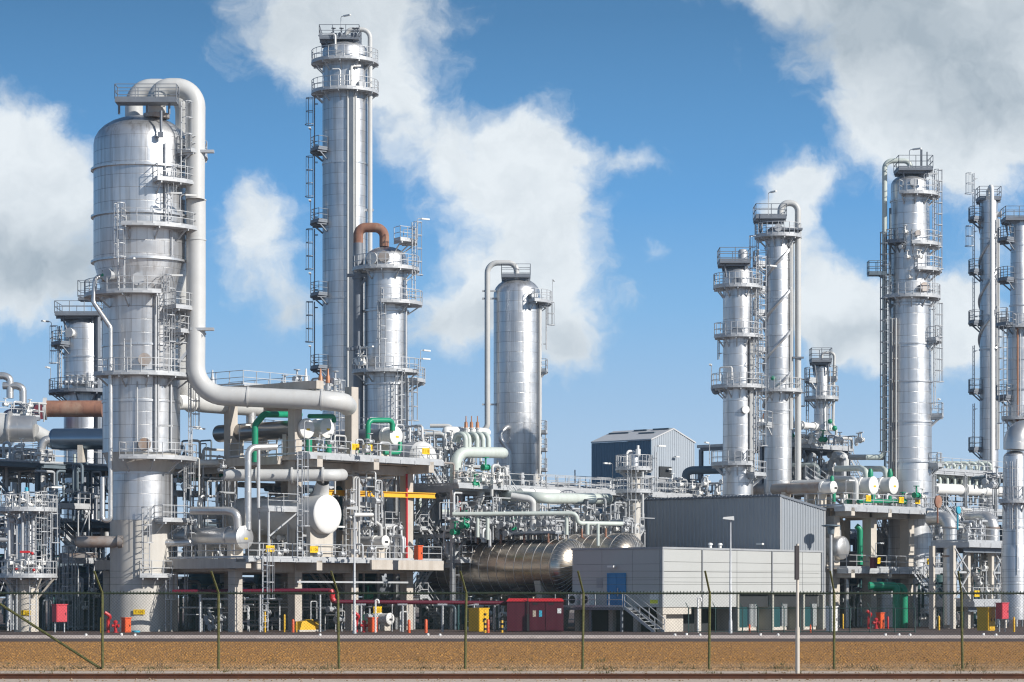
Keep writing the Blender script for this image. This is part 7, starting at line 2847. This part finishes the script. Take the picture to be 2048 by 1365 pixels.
    build(mb, 'hood', 'yellow_paint', t, smooth=False)
    mb = MB()
    mb.lathe(g(1.75, .4, .45), [(0, .3), (.5, .3), (.55, .2)], 12, U)
    build(mb, 'motor', 'yellow_paint', t)
    mb = MB()
    mb.gbox(g, -.1, 2.4, -.05, .85, 0, .15)
    build(mb, 'base', 'concrete_pale', t, smooth=False)
    # cyan cap lying by the huge column, white stones on the kerb
    mb = MB()
    mb.lathe(PX(272, 184.5), [(0, .3), (.12, .3), (.15, .2)], 12)
    solo('manhole_cap', mb, 'cyan_paint', 'blue round cap lying at the foot of the huge column', 'cap')
    rnd = random.Random(8)
    for k, px in enumerate((172, 243, 270, 856, 880, 1350, 1373, 1400, 1521, 1556, 1771, 1798, 1820, 1967, 1992, 640)):
        mb = MB()
        b = PX(px, 158.5 + rnd.random() * 3, .13)
        mb.lathe(b, [(0, .07), (.07, .09), (.14, .07), (.15, .03)], 7)
        solo('marker_stone', mb, 'white_paint', 'small white marker stone on the pale kerb along the yard', 'stone', 'white stones on the kerb')
    # back fence round the transformers
    t = thing('wire_fence', 'low dark green wire fence with bent posts round the transformer bays', 'fence', PX(1500, 182.5))
    d = 182.5
    xs = [1377, 1431, 1485, 1516, 1544, 1568, 1600, 1625, 1660, 1700, 1740, 1790, 1830]
    for x in xs:
        mb = MB()
        zt = Zy(1217, d)
        mb.tube([PX(x, d), PX(x, d, zt)], .045, 6)
        mb.bar(PX(x, d, zt), PX(x - 6, d, zt + .4), .05)
        build(mb, 'post', 'fence_back', t)
    mb = MB()
    for z in (.1, Zy(1217, d)):
        mb.tube([PX(xs[0], d, z), PX(xs[-1], d, z)], .025, 5)
    build(mb, 'rail', 'fence_back', t)
    # chimney-like lamp hood beside shed
    b = PX(1662, 207)
    t = thing('lamp_mast', 'slim mast with a dark round hood beside the corrugated shed', 'mast', b)
    mb = MB()
    H = Zy(1068, 207)
    mb.lathe(b, [(0, .13), (H, .11)], 8)
    build(mb, 'post', 'galvanised', t)
    mb = MB()
    mb.lathe(b + ZUP * H, [(0, .25), (.5, .3), (.6, .75), (.68, .75), (.75, .3)], 14)
    build(mb, 'hood', 'steel_blue', t)
    cabinet(Grid(1664, 186.5), 0, 0, .7, .5, .05, 1.75, 'white_paint', 'narrow white electrical cabinet at the right corner of the low building')
    cabinet(Grid(1748, 210.6), 0, 0, .5, .4, A_LOW, .8, 'dark_red_paint', 'dark red box on the right lower deck', name='red_box', cat='box')


A_LOW = 4.86
left_structure()
left_exchangers()
left_clusters()
access_platforms()
left_racks()
centre_racks()
lying_drums()
small_mid_vessel()
right_structure()
right_platform()
far_right_area()
dark_backdrop_racks()
yard_things()


def build_haze():
    mb = MB()
    mb.hexa([(-900, -30, -1), (900, -30, -1), (900, 800, -1), (-900, 800, -1), (-900, -30, 62), (900, -30, 62), (900, 800, 62), (-900, 800, 62)])
    m = bpy.data.materials.new('haze')
    m.use_nodes = True
    N, L = m.node_tree.nodes, m.node_tree.links
    N.clear()
    v = N.new('ShaderNodeVolumePrincipled')
    v.inputs['Color'].default_value = (0.62, 0.80, 0.97, 1)
    v.inputs['Density'].default_value = 0.00016
    v.inputs['Anisotropy'].default_value = 0.2
    o = N.new('ShaderNodeOutputMaterial')
    L.new(v.outputs[0], o.inputs['Volume'])
    MATS['haze'] = m
    build(mb, 'haze', 'haze', kind='stuff', smooth=False)


build_haze()
